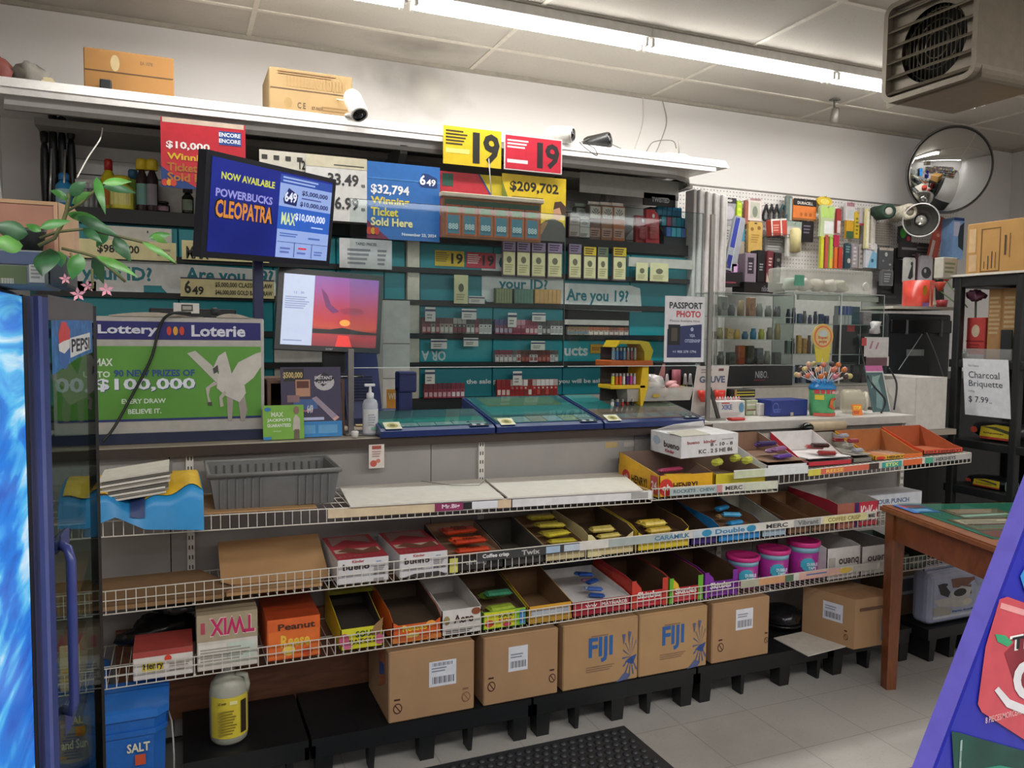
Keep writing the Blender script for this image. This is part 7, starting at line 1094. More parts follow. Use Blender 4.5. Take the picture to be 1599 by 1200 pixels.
# toothpick boxes and small things on the counter
def cb(name, lab, cat, px0, px1, pyb, pyt, y, d, c, items=(), z=ZR, tilt=0):
    a = at(px0, pyb, y); b = at(px1, pyt, y); t = thing(name, lab, cat, ((a.x+b.x)/2, y, z)); h = b.z-z; mb = MB(); mb.bbox(a.x, b.x, y, y+d, z, z+h, M(c, .45) if isinstance(c, str) else c, .003, 1); mb.art(PF(a.x, b.x, z, z+h, y), items); mb.build('body', t); return t, a.x, b.x, h
cb('white_card_box', 'white printed box with pen tips on top, beside the metal post', 'box', 1122, 1164, 648, 626, 3.0, .08, 'C9C6C2', [('t', 'XIKE', .1, .5, .5, .8, '5A6AA0'), ('r', .1, .85, .4, .92, 'B84A44'), ('o', .85, .6, .1, .3, '5A8AA8'), ('l', .05, .1, .95, .35, 3, 'B8A8A8')])
a = at(1126, 626, 3.02); b = at(1160, 626, 3.02)
for k in range(9): x = a.x+(b.x-a.x)*k/8; mb = MB(); mb.lathe((x, 3.05, ZR+.068), [(.006, 0), (.006, .02), (.002, .03)], ['C88A8A', 'B8B8C0'][k % 2], 8); mb.build('pen_tip', label='pale pen tip sticking out of the white printed box, %s from left' % OD[k], cat='pen', group='pen tips')
cb('stacked_cartons', 'stack of small green and white cartons beside the white printed box', 'cartons', 1166, 1184, 646, 625, 3.08, .08, 'A8B090', [('r', 0, .3, 1, .4, '7A5A4A'), ('r', 0, .65, 1, .75, 'D8D4CC'), ('r', .6, .0, 1, .3, 'D8D4CC')])
cb('black_yellow_pack', 'black and yellow striped pack lying on the stacked cartons', 'pack', 1147, 1180, 618, 608, 3.10, .08, '2A2620', [('r', .05, .25, .95, .38, 'C8B82E'), ('r', .05, .6, .95, .7, 'C8B82E'), ('r', 0, 0, .1, 1, 'A87A3A')], z=at(1165, 621, 3.1).z)
cb('white_small_box', 'plain small white box between the cartons and the blue box', 'box', 1186, 1203, 646, 630, 3.05, .06, 'C4C0B8')
mb = MB(); a = at(1139, 651, 2.92); b = at(1160, 651, 2.92); mb.bbox(a.x, b.x, 2.90, 2.94, ZR, ZR+.012, M('B8342E', .4), .004); mb.build('red_comb', label='small red object lying at the counter edge near the metal post', cat='trinket')
t, xa, xb, h = cb('blue_case', 'dark blue case with white doodle, left of the lollipop bucket', 'case', 1204, 1262, 646, 624, 3.0, .12, '1E3078', [('o', .12, .55, .08, .3, '5A6AB0'), ('o', .12, .55, .065, .24, '1E3078'), ('l', .06, .2, .3, .5, 2, '4A5AA0'), ('r', .52, .0, .6, .22, 'B0A090')])
# lollipop bucket
q = V((at(1283, 640, 2.98).x, 2.98, ZR)); R_ = .062; hb = .13; t = thing('lollipop_bucket', 'printed plastic bucket with a blue spiked top full of lollipops', 'bucket', q)
mb = MB(); mb.lathe(q, [(R_*.9, 0), (R_*.95, .02), (R_, hb*.8), (R_*1.0, hb)], M('5AA870', .3, n=.12, ns=20), 30)
for a0, a1, z0, z1, c in ((-3.0, -.1, hb*.84, hb*.995, 'C8424A'), (-2.9, -2.2, hb*.62, hb*.8, 'D8C23A'), (-1.5, -.7, hb*.6, hb*.68, 'B8302A'), (-3.0, 0, 0.001, hb*.12, 'C85A4A')):
    n = 8; vs = []
    for k in range(n+1): A = a0+(a1-a0)*k/n; vs += [(q.x+R_*1.012*math.cos(A), q.y+R_*1.012*math.sin(A), q.z+z0), (q.x+R_*1.012*math.cos(A), q.y+R_*1.012*math.sin(A), q.z+z1)]
    mb.add(vs, [(2*k, 2*k+2, 2*k+3, 2*k+1) for k in range(n)], c, True)
mb.art((V((q.x-.03, q.y-R_*1.04, q.z+.02)), V((.06, 0, 0)), V((0, 0, .09))), [('p', [(.2, .3), (.4, .75), (.7, .8), (.6, .4), (.9, .1), (.5, .2)], 'C85A2E'), ('o', .45, .55, .16, .14, 'D8743A'), ('t', 'FRUIT', .5, .98, 1.2, 1.14, 'E8D8D0')]); mb.build('bucket_body', t)
BT = M('2E84C4', .25); mb = MB(); mb.lathe(q+V((0, 0, hb)), [(R_*1.05, 0), (R_*1.05, .012), (R_*.7, .035), (.001, .055)], BT, 26)
for k in range(12): a = 2*PI*k/12; mb.lathe((q.x+R_*.72*math.cos(a), q.y+R_*.72*math.sin(a), q.z+hb+.02), [(.012, 0), (.006, .022), (.001, .028)], BT, 8)
mb.build('spiked_top', t)
LC = {'salmon': 'C8705A', 'orange': 'D0783A', 'pink': 'C87A8A', 'brown': '4A3A34', 'cream': 'C8BC7A', 'peach': 'D0A888'}; LK = list(LC)
for k in range(26):
    ring, j = (0, k) if k < 12 else ((1, k-12) if k < 21 else (2, k-21)); a = 2*PI*j/(12, 9, 5)[ring]+.2; el = (.38, .75, 1.15)[ring]; L_ = .10
    base = q+V((math.cos(a)*.03, math.sin(a)*.03, hb+.03)); d = V((math.cos(a)*math.cos(el), math.sin(a)*math.cos(el), math.sin(el))); tip = base+d*L_; nm_ = LK[k % 6]
    side = 'front' if math.sin(a) < -.35 else ('back' if math.sin(a) > .35 else ('right' if math.cos(a) > 0 else 'left'))
    l_ = thing('lollipop', '%s wrapped lollipop, %s of the %s ring in the bucket%s' % (nm_, side, ('outer', 'middle', 'inner')[ring], '' if ring else ', clock place '+OD[j]), 'lollipop', tip, 'lollipops in the bucket')
    mb = MB(); mb.ball(tip, .0135, M(LC[nm_], .3, n=.3, ns=90), 10); mb.build('candy_ball', l_); mb = MB(); mb.tube([base, tip-d*.012], .0018, 'D8D8D6', 5); mb.build('stick', l_)
P = PX((1268, 546), (1302, 506), 2.985); t = thing('lollipop_sign', 'oval yellow sign with red lettering standing above the lollipops', 'sign', (q.x, 2.99, P[0].z)); O, R, U = P; mb = MB(); mb.prism([O+R*(.5+.5*math.cos(a*PI/10))+U*(.5+.5*math.sin(a*PI/10)) for a in range(20)], (0, .004, 0), M('D0B458', .4)); mb.art(P, [('o', .5, .5, .42, .42, 'D86A4A'), ('o', .5, .5, .36, .36, 'D0B87A'), ('o', .5, .62, .2, .14, 'B8C4C0'), ('t', 'Super', .26, .38, .74, .52, 'B8402E'), ('t', 'pops', .3, .22, .68, .34, 'B8402E')]); mb.build('oval_face', t)
P2 = PX((1271, 566), (1298, 540), 2.988); mb = MB(); O, R, U = P2; mb.prism([O+R*.15, O+R*.85, O+R+U, O+U], (0, .003, 0), M('C8B83A', .35)); mb.build('yellow_ribbon', t); mb = MB(); mb.tube([(q.x, 2.99, ZR+hb+.04), (q.x, 2.99, O.z+.02)], .003, 'D8D8D6', 5); mb.build('stick', t)
# clear jar on its side
a = at(1330, 622, 3.05); zc = ZR+.062; t = thing('clear_jar', 'empty clear plastic jar lying with its round mouth to the right, beside the bucket', 'jar', (a.x, 3.05, ZR)); a0 = at(1312, 622, 3.06); a1 = at(1350, 622, 2.99)
d = V((a1.x-a0.x, a1.y-a0.y, 0)).normalized(); L_ = (V((a1.x, a1.y, 0))-V((a0.x, a0.y, 0))).length; s = V((a0.x, a0.y, zc)); mb = MB(); mb.lathe(s, [(.001, 0), (.05, .002), (.06, .015), (.06, L_*.8), (.046, L_*.92), (.046, L_)], film('C9C2AC', .45, .08), 26, d); mb.build('jar_body', t); mb = MB(); mb.lathe(s+d*L_, [(.044, -.006), (.05, 0), (.05, .010), (.044, .012)], film('D8D4C4', .7, .15), 26, d); mb.build('jar_mouth', t)
sheet('orange_sign', 'orange and red card leaning in front of the clear jar', 'card', (V((at(1332, 646, 2.93).x, 2.93, ZR+.001)), V((.055, -.01, 0)), V((.02, .03, .05))), 'D87A2A', [('t', 'STOP', .15, .5, .9, .85, 'E8C83A'), ('l', .1, .1, .8, .4, 2, 'A8302A')], .003)
# magazines and papers at the right end
t_ = sheet('magazine', 'magazine with a pink top edge leaning against the glass case', 'magazine', (lambda a, b: (V((a.x, 3.02, ZR+.001)), V((b.x-a.x, 0, 0)), V((-.01, .06, at(1370, 572, 3.05).z-ZR))))(at(1364, 644, 3.02), at(1391, 644, 3.02)), '4E6A6C', [('r', 0, .88, 1, 1, 'C86AA0'), ('r', .94, 0, 1, .88, 'D0CCC8'), ('r', 0, .85, 1, .88, 'D0CCC8'), ('p', [(.2, .1), (.4, .5), (.3, .8), (.6, .7), (.7, .3), (.5, .05)], '7A9A9A'), ('p', [(.1, .5), (.5, .6), (.8, .8), (.3, .75)], '8AA8A0')], .006)
sheet('hanging_paper', 'white paper with pink handwriting taped to the case end', 'paper', PX((1349, 557), (1388, 527), 3.24), 'C9C4C2', [('p', [(.2, .4), (.3, .8), (.36, .8), (.28, .4)], 'B06A8A'), ('p', [(.45, .4), (.55, .75), (.6, .7), (.5, .35)], 'B06A8A'), ('r', -.12, .55, .08, .95, 'B8484A')], .001)
sheet('framed_card', 'small framed dark card below the pink handwriting', 'card', PX((1352, 572), (1388, 557), 3.235), '6A4A50', [('r', .92, 0, 1, 1, 'C8C4BC'), ('r', 0, .9, 1, 1, 'C8C4BC')], .002)
q = at(1360, 512, 3.25); blob((q.x, 3.22, q.z), (.035, .02, .035), film('C9C8C6', .8, .4), 90, 14, .3).build('hanging_bag', label='crumpled white bag hanging at the right end of the glass case', cat='bag')
cable('black cable hanging down in front of the magazine', [at(1340, 522, 3.2), at(1350, 570, 3.15), at(1362, 600, 3.0), at(1382, 625, 2.98), at(1376, 645, 2.95)], .005, '16181A')
cable('black cable hanging at the right of the magazine', [at(1388, 575, 3.1), at(1400, 600, 3.05), at(1396, 640, 3.0)], .005, '16181A')
# black printer on an added dark block with white board
t = thing('office_printer', 'large black office printer beside the glass case, under a white board', 'printer', (3.8, 3.45, 1.19)); a, b = at(1382, 590, 3.47), at(1486, 492, 3.47); PB = M('25292C', .4)
mb = MB(); mb.bbox(a.x, b.x, 3.47, 3.9, at(1430, 592, 3.47).z, b.z, PB, .012); mb.build('printer_body', t); mb = MB(); mb.bbox(a.x+.02, b.x-.01, 3.455, 3.47, at(1430, 520, 3.47).z, at(1430, 500, 3.47).z, M('16181A', .3), .004); mb.build('output_slot', t)
P = PX((1415, 556), (1443, 546), 3.468); mb = MB(); mb.quad(P, 0, 0, 1, 1, '8A928E', .001); mb.build('grey_badge', t)
for (x_, y0, y1) in ((1417, 500, 522), (1471, 500, 526)): P = PX((x_-2, y1), (x_+2, y0), 3.453); mb = MB(); O, R, U = P; mb.prism([O, O+R, O+R+U, O+U], (0, .01, 0), '6A706E'); mb.build('latch', t)
zb = at(1430, 592, 3.47).z
mb = MB(); mb.bbox(3.63, 5.6, 3.47, 4.3, 0, at(1430, 592, 3.47).z-.002, M('131416', .5), .005); mb.art(PF(3.63, 5.6, 0, 1.2, 3.47), [('r', .33, .05, .335, .95, '050506'), ('r', .66, .05, .665, .95, '050506')]); mb.build('added_dark_block', label='added black block darkening the space under the printer and behind the shelving rack', cat='cabinet')  # added black block that makes the space behind the rack dark
cable('thin grey cord hanging in a triangle over the printer front', [at(1403, 578, 3.44), at(1425, 545, 3.44), at(1440, 522, 3.44)], .003, '8A8E8A')
cable('thin grey cord slanting down right of the printer front', [at(1447, 520, 3.44), at(1460, 550, 3.44), at(1474, 590, 3.42)], .003, '8A8E8A')
a, b = at(1381, 487, 3.47), at(1484, 480, 3.47); MB().prism([(a.x, 3.41, b.z-.022), (b.x, 3.41, b.z-.018), (b.x+.05, 3.78, b.z-.018), (a.x+.03, 3.78, b.z-.022)], (0, 0, .016), M('CFC9BC', .6)).build('white_board', label='white board lying on top of the black printer under the red tub', cat='board')
zt = b.z+.0
q = at(1433, 476, 3.59); t = thing('red_tub', 'red and orange printed tub standing on the white board', 'tub', (q.x, 3.6, zt)); hh = at(1433, 438, 3.55).z-zt; rr_ = 22.5*(q-CO).dot(_f)/F
mb = MB(); mb.lathe((q.x, 3.59, zt), [(rr_*.95, 0), (rr_, .01), (rr_, hh)], M('C8463A', .3, n=.15, ns=12), 28); mb.build('tub_body', t); mb = MB(); mb.art((V((q.x-rr_*.8, 3.59-rr_*1.01, zt)), V((rr_*1.6, 0, 0)), V((0, 0, hh))), [('o', .12, .6, .14, .2, 'D8A02A'), ('r', .4, 0, .5, .97, 'D89A8A'), ('p', [(.6, .05), (.62, .7), (.72, .75), (.76, .3), (.85, .1)], 'D0C0B0'), ('r', .0, .0, .4, .15, '7A5A9A'), ('l', .55, .8, .95, .92, 1, 'E0A090')], .002); mb.build('printed_label', t)
for k, (x_, y_, h_, c, lab) in enumerate(((1468, 447, .05, 'B8402E', 'red paper flower right of the red tub'), (1478, 432, .05, 'B0503A', 'rust flower beneath the white shelf board'), (1466, 475, .05, 'A83A40', 'red cup on the white board right of the tub'))):
    q = at(x_, y_, 3.61); mb = MB(); (mb.lathe((q.x, 3.61, q.z-.03), [(.012, 0), (.035, .05), (.03, .055)], c, 12) if k < 2 else mb.lathe((q.x, 3.59, zt), [(.03, 0), (.036, .05)], c, 16))
    if k < 2: mb.tube([(q.x, 3.61, q.z-.03), (q.x-.005, 3.45, zt)], .004, '4A6A3A', 5)
    mb.build('paper_flower' if k < 2 else 'red_cup', label=lab, cat='flower' if k < 2 else 'cup')
# white appliance beyond the counter
t = thing('white_cabinet', 'open topped white carton on a low stand, right of the grey counter end', 'box', (4.0, 3.4, .86)); a, m_, b = at(1401, 660, 3.15), at(1428, 672, 3.05), at(1476, 664, 3.05); zt1 = at(1428, 590, 3.05).z; zb1 = at(1428, 672, 3.05).z
mb = MB(); WB = M('CBC7C0', .5); mb.prism([(m_.x, 3.05, zb1), (b.x, 3.05, zb1), (b.x, 3.4, zb1), (m_.x-.02, 3.4, zb1)], (0, 0, zt1-zb1), WB); mb.build('carton_body', t)
mb = MB(); mb.prism([(m_.x-.002, 3.05, zb1), (m_.x-.002, 3.05, zt1), (m_.x-.09, 3.2, zt1-.02), (m_.x-.06, 3.2, zb1+.05)], (-.004, 0, 0), WB); mb.build('side_flap', t); MB().box(m_.x+.0, b.x+.05, 3.02, 3.45, zb1-.03, zb1-.001, M('9A8F80', .6)).build('low_stand', label='brown board shelf carrying the white carton', cat='shelf')
# ================================================================ wooden table in front
A, B = V((2.68, 2.367, 0)), V((2.509, 1.75, 0)); e1 = (B-A).normalized(); e2 = V((-e1.y, e1.x, 0)); 
if e2.x < 0: e2 = -e2
TZ = .762; LT = 1.0; WD = M('7A4528', .32, kind='wood', n=.16); WDT = M('8A5334', .28, kind='woodx', n=.14)
t = thing('wooden_table', 'reddish brown wooden table on four square legs with lottery material on top', 'table', A+e1*.32+e2*.5)
def tb(u0, u1, v0, v1): return [A+e1*u0+e2*v0, A+e1*u1+e2*v0, A+e1*u1+e2*v1, A+e1*u0+e2*v1]      # u along the left edge towards the viewer, v to the right
up = lambda P_, z: [V((p_.x, p_.y, z)) for p_ in P_]
TW = (B-A).length
mb = MB(); c = tb(0, TW, 0, LT); cc = tb(.02, TW-.02, .0, LT); mb.prism(up(tb(-.012, TW+.012, -.012, LT+.012), TZ-.022), (0, 0, .016), WDT); mb.prism(up(tb(-.005, TW+.005, -.005, LT+.005), TZ-.006), (0, 0, .006), WDT); mb.build('tabletop', t)
for u0, u1, v0, v1 in ((.03, TW-.03, .012, .03), (.03, TW-.03, LT-.03, LT-.012), (.012, .03, .03, LT-.03), (TW-.03, TW-.012, .03, LT-.03)): mb = MB(); mb.prism(up(tb(u0, u1, v0, v1), TZ-.135), (0, 0, .112), WD); mb.build('apron', t)
for u, v in ((.004, .004), (TW-.06, .004), (.004, LT-.06), (TW-.06, LT-.06)):
    mb = MB(); a = up(tb(u, u+.056, v, v+.056), TZ-.023); b = up(tb(u+.006, u+.048, v+.006, v+.048), 0); mb.hexa(b+a, WD); mb.build('leg', t)
P = (V((A.x, A.y, TZ+.0005))+e1*(TW-.09)+e2*.05, e2*.9, -e1*(TW-.10)); 
def tsheet(lab, u0, v0, u1, v1, bg, items, nm='lottery_sheet', cat='lottery sheet', lift=0):
    O, R, U = P; Q = (O+R*u0+U*v0+V((0, 0, lift)), R*(u1-u0), U*(v1-v0)); mb = MB(); mb.prism([Q[0], Q[0]+Q[1], Q[0]+Q[1]+Q[2], Q[0]+Q[2]], (0, 0, .002), bg); mb.art((Q[0]+V((0, 0, .002)), Q[1], Q[2]), items); return mb.build(nm, label=lab, cat=cat)
tsheet('dark green lottery play mat covering most of the wooden table', 0, 0, 1, 1, '1F6A58', [('r', .02, .02, .4, .18, 'A8302C'), ('p', [(.3, .2), (.98, .1), (.98, .35), (.5, .45)], '4A9A86'), ('p', [(.5, .6), (.98, .5), (.98, .75), (.6, .82)], '4FA090'), ('p', [(.6, .22), (.8, .2), (.85, .3), (.65, .32)], 'B8C4B8'), ('p', [(.7, .85), (.98, .8), (.98, .98), (.7, .98)], 'A83038')])
tsheet('red and cream scratch ticket sheet, nearest the viewer on the table', .03, .2, .3, .5, 'A8543E', [('r', .05, .1, .95, .4, '8A8A70'), ('r', .05, .5, .95, .9, 'C8A890'), ('l', .1, .15, .9, .85, 5, '5A3A2E')], lift=.0025)
tsheet('brown and white scratch ticket sheet in the middle of the table', .12, .52, .4, .8, '8A5A48', [('p', [(.05, .1), (.9, .3), (.9, .45), (.05, .3)], 'D0C8B8'), ('l', .1, .5, .9, .95, 4, 'C09078'), ('r', .7, .0, .98, .2, '4A7A4A')], lift=.0025)
tsheet('small white and red ticket sheet at the far right of the table', .45, .3, .62, .6, '4A8A74', [('r', .1, .1, .9, .4, 'B04A3A'), ('r', .1, .5, .9, .9, 'C8D0C0')], lift=.0025)
tsheet('blue and red folded flyer at the far left corner of the table', -.03, .72, .1, .98, '2E6AB0', [('r', .1, .55, .9, .9, 'B04A5A'), ('r', .2, .1, .8, .4, '7AA0D0')], 'flyer', 'flyer', .0025)
O, R, U = P; mb = MB(); mb.prism([O+V((0, 0, .0055)), O+R+V((0, 0, .0055)), O+R+U+V((0, 0, .0055)), O+U+V((0, 0, .0055))], (0, 0, .003), clear('E4F4F0', .12, .97)); mb.build('table_glass', label='clear plastic sheet over the lottery mat on the wooden table', cat='plastic sheet')
# pet food bag behind the table, on a black crate
a, b = atz(1449, 990, .17), atz(1540, 1012, .17); yb_ = 2.47; ax, bx = at(1449, 980, yb_).x, at(1545, 980, yb_).x
zb = .155; zt = at(1500, 886, yb_).z-.012
t = thing('plastic_crate', 'black plastic crate under the cow printed bag', 'crate', ((ax+bx)/2, yb_+.12, 0)); mb = MB(); mb.box(ax-.02, bx+.02, yb_-.02, yb_+.2, .10, .15, PAL); mb.build('crate_top', t)
for k in range(4): mb = MB(); x = ax-.01+(bx-ax-.02)*k/3; mb.hexa([(x+.005, yb_-.015, 0), (x+.035, yb_-.015, 0), (x+.035, yb_+.15, 0), (x+.005, yb_+.15, 0), (x, yb_-.02, .10), (x+.045, yb_-.02, .10), (x+.045, yb_+.18, .10), (x, yb_+.18, .10)], PAL); mb.build('foot', t)
t = thing('feed_bag', 'white and blue bag printed with cows and sheep, behind the table', 'bag', ((ax+bx)/2, yb_+.08, zb)); P = PF(ax, bx, zb, zt, yb_-.002); mb = MB(); mb.bbox(ax, bx, yb_, yb_+.10, zb, zt, M('A8B0C8', .3), .03, 3); mb.box(ax+.02, bx-.02, yb_+.045, yb_+.055, zt-.005, zt+.02, M('A8B0C8', .3))
mb.build('bag_body', t)
mb = MB(); P = PF(ax+.028, bx-.028, zb+.028, zt-.028, yb_); Wc, Kc, Br = 'C4C4C4', '22242A', '7A5240'
mb.art(P, [('p', [(0, 0), (1, 0), (1, 1), (0, 1)], 'A8B0C8'), ('p', [(.3, .95), (.34, .72), (.6, .68), (.68, .8), (.9, .98), (.82, 1.0), (.7, .92), (.5, .95)], Br), ('p', [(.6, .7), (.66, .5), (.7, .5), (.68, .75)], Br), ('p', [(.3, .6), (.35, .4), (.65, .42), (.7, .66), (.5, .74)], Wc), ('o', .48, .58, .12, .1, Kc), ('p', [(.06, .86), (.12, .6), (.26, .5), (.3, .62), (.22, .78)], Kc), ('o', .16, .82, .09, .05, Kc), ('p', [(.0, .48), (.1, .3), (.55, .2), (.7, .3), (.6, .42), (.3, .5)], 'BDBDB8'), ('o', .62, .32, .09, .09, 'CFC8BE'), ('p', [(0, .3), (.0, .1), (.3, .05), (.35, .2), (.15, .3)], 'A8A49C'), ('r', .0, .0, 1, .06, 'C8CCD8'), ('t', 'Farm foods', .35, .1, .75, .15, '2E5AA0'), ('p', [(.72, .95), (.8, .7), (.95, .6), (1, .9)], '98A0BC')], .0005)
mb.build('animal_picture', t, label='printed picture of cows and sheep')
# ================================================================ black rack at the right
RX, RY0, RY1 = 4.10, 2.80, 3.19; RB = M('1A1C1D', .45, n=.08)
t = thing('shelving_rack', 'black plastic shelving rack at the right edge, with a big brown box on top', 'rack', (RX+.25, 3.0, 0))
ZS_ = [.12, .62, .885, 1.335, 1.80]
for z in ZS_: mb = MB(); mb.bbox(RX-.02, RX+.5, RY0-.25, RY1+.01, z-(.06 if z > 1.7 else .045), z, RB, .004); mb.build('rack_shelf', t)
for x, y in ((RX-.005, RY1-.03), (RX-.005, RY0+.0), (RX+.45, RY1-.03), (RX+.45, RY0)):
    mb = MB(); mb.bbox(x-.022, x+.022, y-.022, y+.022, 0, 1.80, RB, .008); mb.build('rack_post', t)
MB().box(RX+.47, RX+.49, RY0-.24, RY1, .1, 1.78, M('0E0F10', .6)).build('dark_backing', t)  # added black sheet darkening what shows through the rack
XF = lambda y0, y1, z0, z1, x: (V((x, y0, z0)), V((0, y1-y0, 0)), V((0, 0, z1-z0)))      # face looking at -x when y0 > y1
def rbox(name, lab, cat, px0, px1, pyb, pyt, X, d, c, items, z, tilt=0):
    a = atx(px0, pyb, X); b = atx(px1, pyt, X); t = thing(name, lab, cat, (X+d/2, (a.y+b.y)/2, z)); h = b.z-z; mb = MB(); mb.bbox(X, X+d, b.y, a.y, z, z+h, M(c, .6) if isinstance(c, str) else c, .003, 1); mb.art(XF(a.y, b.y, z, z+h, X), items); mb.build('body', t); return t, a.y, b.y, h
t, y0, y1, h = rbox('cardboard_carton', 'big brown box with a printed frame on top of the black rack', 'cardboard box', 1508, 1610, 418, 338, RX+.0, .38, M('B58A4E', .8, n=.06, ns=8), [('r', .24, .06, .26, .86, '6A4A20'), ('r', .54, .06, .555, .88, '6A4A20'), ('r', .24, .86, .555, .88, '6A4A20'), ('r', .24, .06, .555, .08, '6A4A20'), ('r', .3, .12, .31, .26, '4A3214'), ('r', .36, .1, .375, .36, '4A3214'), ('r', .42, .12, .435, .44, '4A3214'), ('r', .48, .12, .49, .42, '4A3214'), ('r', .62, .35, .65, .72, '4A3214'), ('r', .7, .3, .71, .75, '6A4A20'), ('r', .04, .45, .16, .9, 'C4A47A'), ('r', .05, .08, .18, .4, 'C0A078')], 1.803)
MB().prism([(RX-.04, 3.24, 1.8005), (RX-.04, 2.5, 1.8005), (RX-.02, 2.5, 1.8005), (RX-.02, 3.24, 1.8005)], (0, 0, .012), M('D5D0C4', .6)).build('white_sheet', label='white foam sheet edge under the big brown box', cat='sheet')
cb('folded_box', 'small white printed box on the rack top beside the big brown box', 'box', 1473, 1496, 417, 403, 3.2, .06, 'B8B4A8', [('l', .1, .2, .9, .8, 3, '7A8A6A')], z=1.795)
zz_ = 1.337
rbox('brown_carton', 'tall brown carton with faint lines standing inside the rack', 'cardboard box', 1540, 1592, 545, 449, RX+.06, .2, M('9A7448', .8), [('l', .05, .35, .45, .9, 9, 'B09670'), ('l', .55, .3, .95, .9, 9, 'B09670'), ('r', .42, .05, .5, 1, '8A6236')], zz_)
rbox('red_carton', 'red and white carton in the rack behind the clear lip', 'carton', 1508, 1539, 545, 496, RX+.05, .15, 'A83430', [('o', .5, .68, .22, .15, 'B8A890'), ('r', 0, .0, 1, .12, 'A8A8B0'), ('r', 0, .42, 1, .45, '7A1A1A'), ('l', .15, .18, .8, .38, 3, '7A2020')], zz_)
rbox('black_card', 'black square card in front of the tall brown carton', 'card', 1561, 1581, 546, 515, RX+.03, .008, '15171A', [], zz_+.0)
rbox('chip_bag', 'green and red snack bag at the right edge of the rack', 'bag', 1583, 1603, 560, 500, RX+.02, .05, '2A8A52', [('p', [(0, .2), (1, .1), (1, .7), (.3, .5)], 'B8402E'), ('r', 0, 0, 1, .12, '3A8A7A')], zz_)
rbox('clear_lip', 'clear plastic bin front on the middle rack shelf', 'bin', 1500, 1580, 566, 546, RX+.005, .01, film('A8A8A4', .35, .1), [], zz_)
for k, (x_, y_, c, lab, r_) in enumerate(((1524, 462, '5A2E40', 'dark purple dried flowers in the rack', .038), (1504, 548, '4A8A6A', 'green and white figurine at the left of the rack shelf', .022), (1512, 556, 'B8C0BC', 'white figurine beside the green one on the rack shelf', .02))):
    q = atx(x_, y_, RX+.06+.0*k); z0 = zz_ if k else q.z-.05; mb = blob((q.x, q.y, (z0+r_) if k else q.z), (r_, r_, r_*(1 if k else .9)), M(c, .5, n=.3, ns=60), 70+k, 16, .35)
    if not k: mb.tube([(q.x, q.y, q.z-.02), (q.x, q.y-.01, zz_)], .006, '2A3A2A', 6)
    mb.build(('dried_flowers', 'figurine', 'figurine')[k], label=lab, cat=('flowers', 'figurine', 'figurine')[k])
P = (lambda a, b: (V((RX-.028, a.y, b.z)), V((0, b.y-a.y, 0)), V((0, 0, a.z-b.z))))(atx(1503, 560, RX-.03), atx(1578, 655, RX-.03)); P = (P[0]+V((0, -.03, 0)), P[1]+V((0, .03, -.0)), P[2]+V((0, .03, 0)))
sheet('price_sign', 'white Charcoal Briquette $7.99 sign hanging on the black rack', 'sign', P, 'D6D8DC', [('n', 'No Name', .12, .86, .36, .9, '6A6E74'), ('n', 'Charcoal', .12, .66, .8, .78, '3E444C'), ('n', 'Briquette', .12, .48, .86, .62, '3E444C'), ('n', '3.5kg', .1, .41, .24, .44, '6A6E74'), ('n', '$ 7.99', .1, .22, .54, .34, '3E444C'), ('n', 'ea', .56, .23, .62, .25, '6A6E74')], .002)
def coal(lab, px0, px1, pyb, pyt, z, seed):
    a = atx(px0, pyb, RX+.03); b = atx(px1, pyt, RX+.03); t = thing('briquette_bag', lab, 'bag', (RX+.1, (a.y+b.y)/2, z), 'charcoal bags on the rack'); mb = MB(); h = b.z-z; L_ = a.y-b.y; n = 10; vs = []
    for i in range(n+1):
        u = i/n; s = math.sin(PI*min(1, max(0, .06+.88*u)))**.4
        for k in range(10): g = 2*PI*k/10; vs.append((RX+.12+.09*math.cos(g)*s, a.y-L_*u, z+h/2+h/2*math.sin(g)*s*(1+.08*math.sin(7*u+seed))))
    mb.add(vs, [(i*10+k, i*10+(k+1) % 10, i*10+10+(k+1) % 10, i*10+10+k) for i in range(n) for k in range(10)]+[tuple(range(10)), tuple(range(n*10, n*10+10))], M('23242A', .35, n=.4, ns=30), True); mb.build('bag_body', t)
    mb = MB(); P = XF(a.y-.02, b.y+.01, z+h*.12, z+h*.88, RX+.026); mb.art(P, [('p', [(.25, .1), (.98, .1), (.98, .9), (.6, .95), (.28, .75)], 'C8B42A'), ('r', .25, 0, .98, .14, 'A8342A'), ('p', [(.3, .75), (.6, .6), (.9, .4), (.9, .6), (.6, .8)], '4A4A30'), ('t', 'briquettes', .34, .3, .78, .45, '3A1A14'), ('o', .12, .5, .08, .2, 'B0402E')]); mb.build('printed_label', t)
coal('yellow and red briquette bag lying on the rack below the sign', 1507, 1588, 703, 662, .887, 1); coal('second yellow briquette bag lower on the rack, in shadow', 1500, 1566, 778, 750, .622, 3)
q = atx(1573, 768, RX+.03); MB().bbox(RX+.03, RX+.1, q.y-.02, q.y+.02, .622, .68, M('8AA890', .5), .012).build('white_pouch', label='small pale green pouch beside the lower briquette bag', cat='pouch')
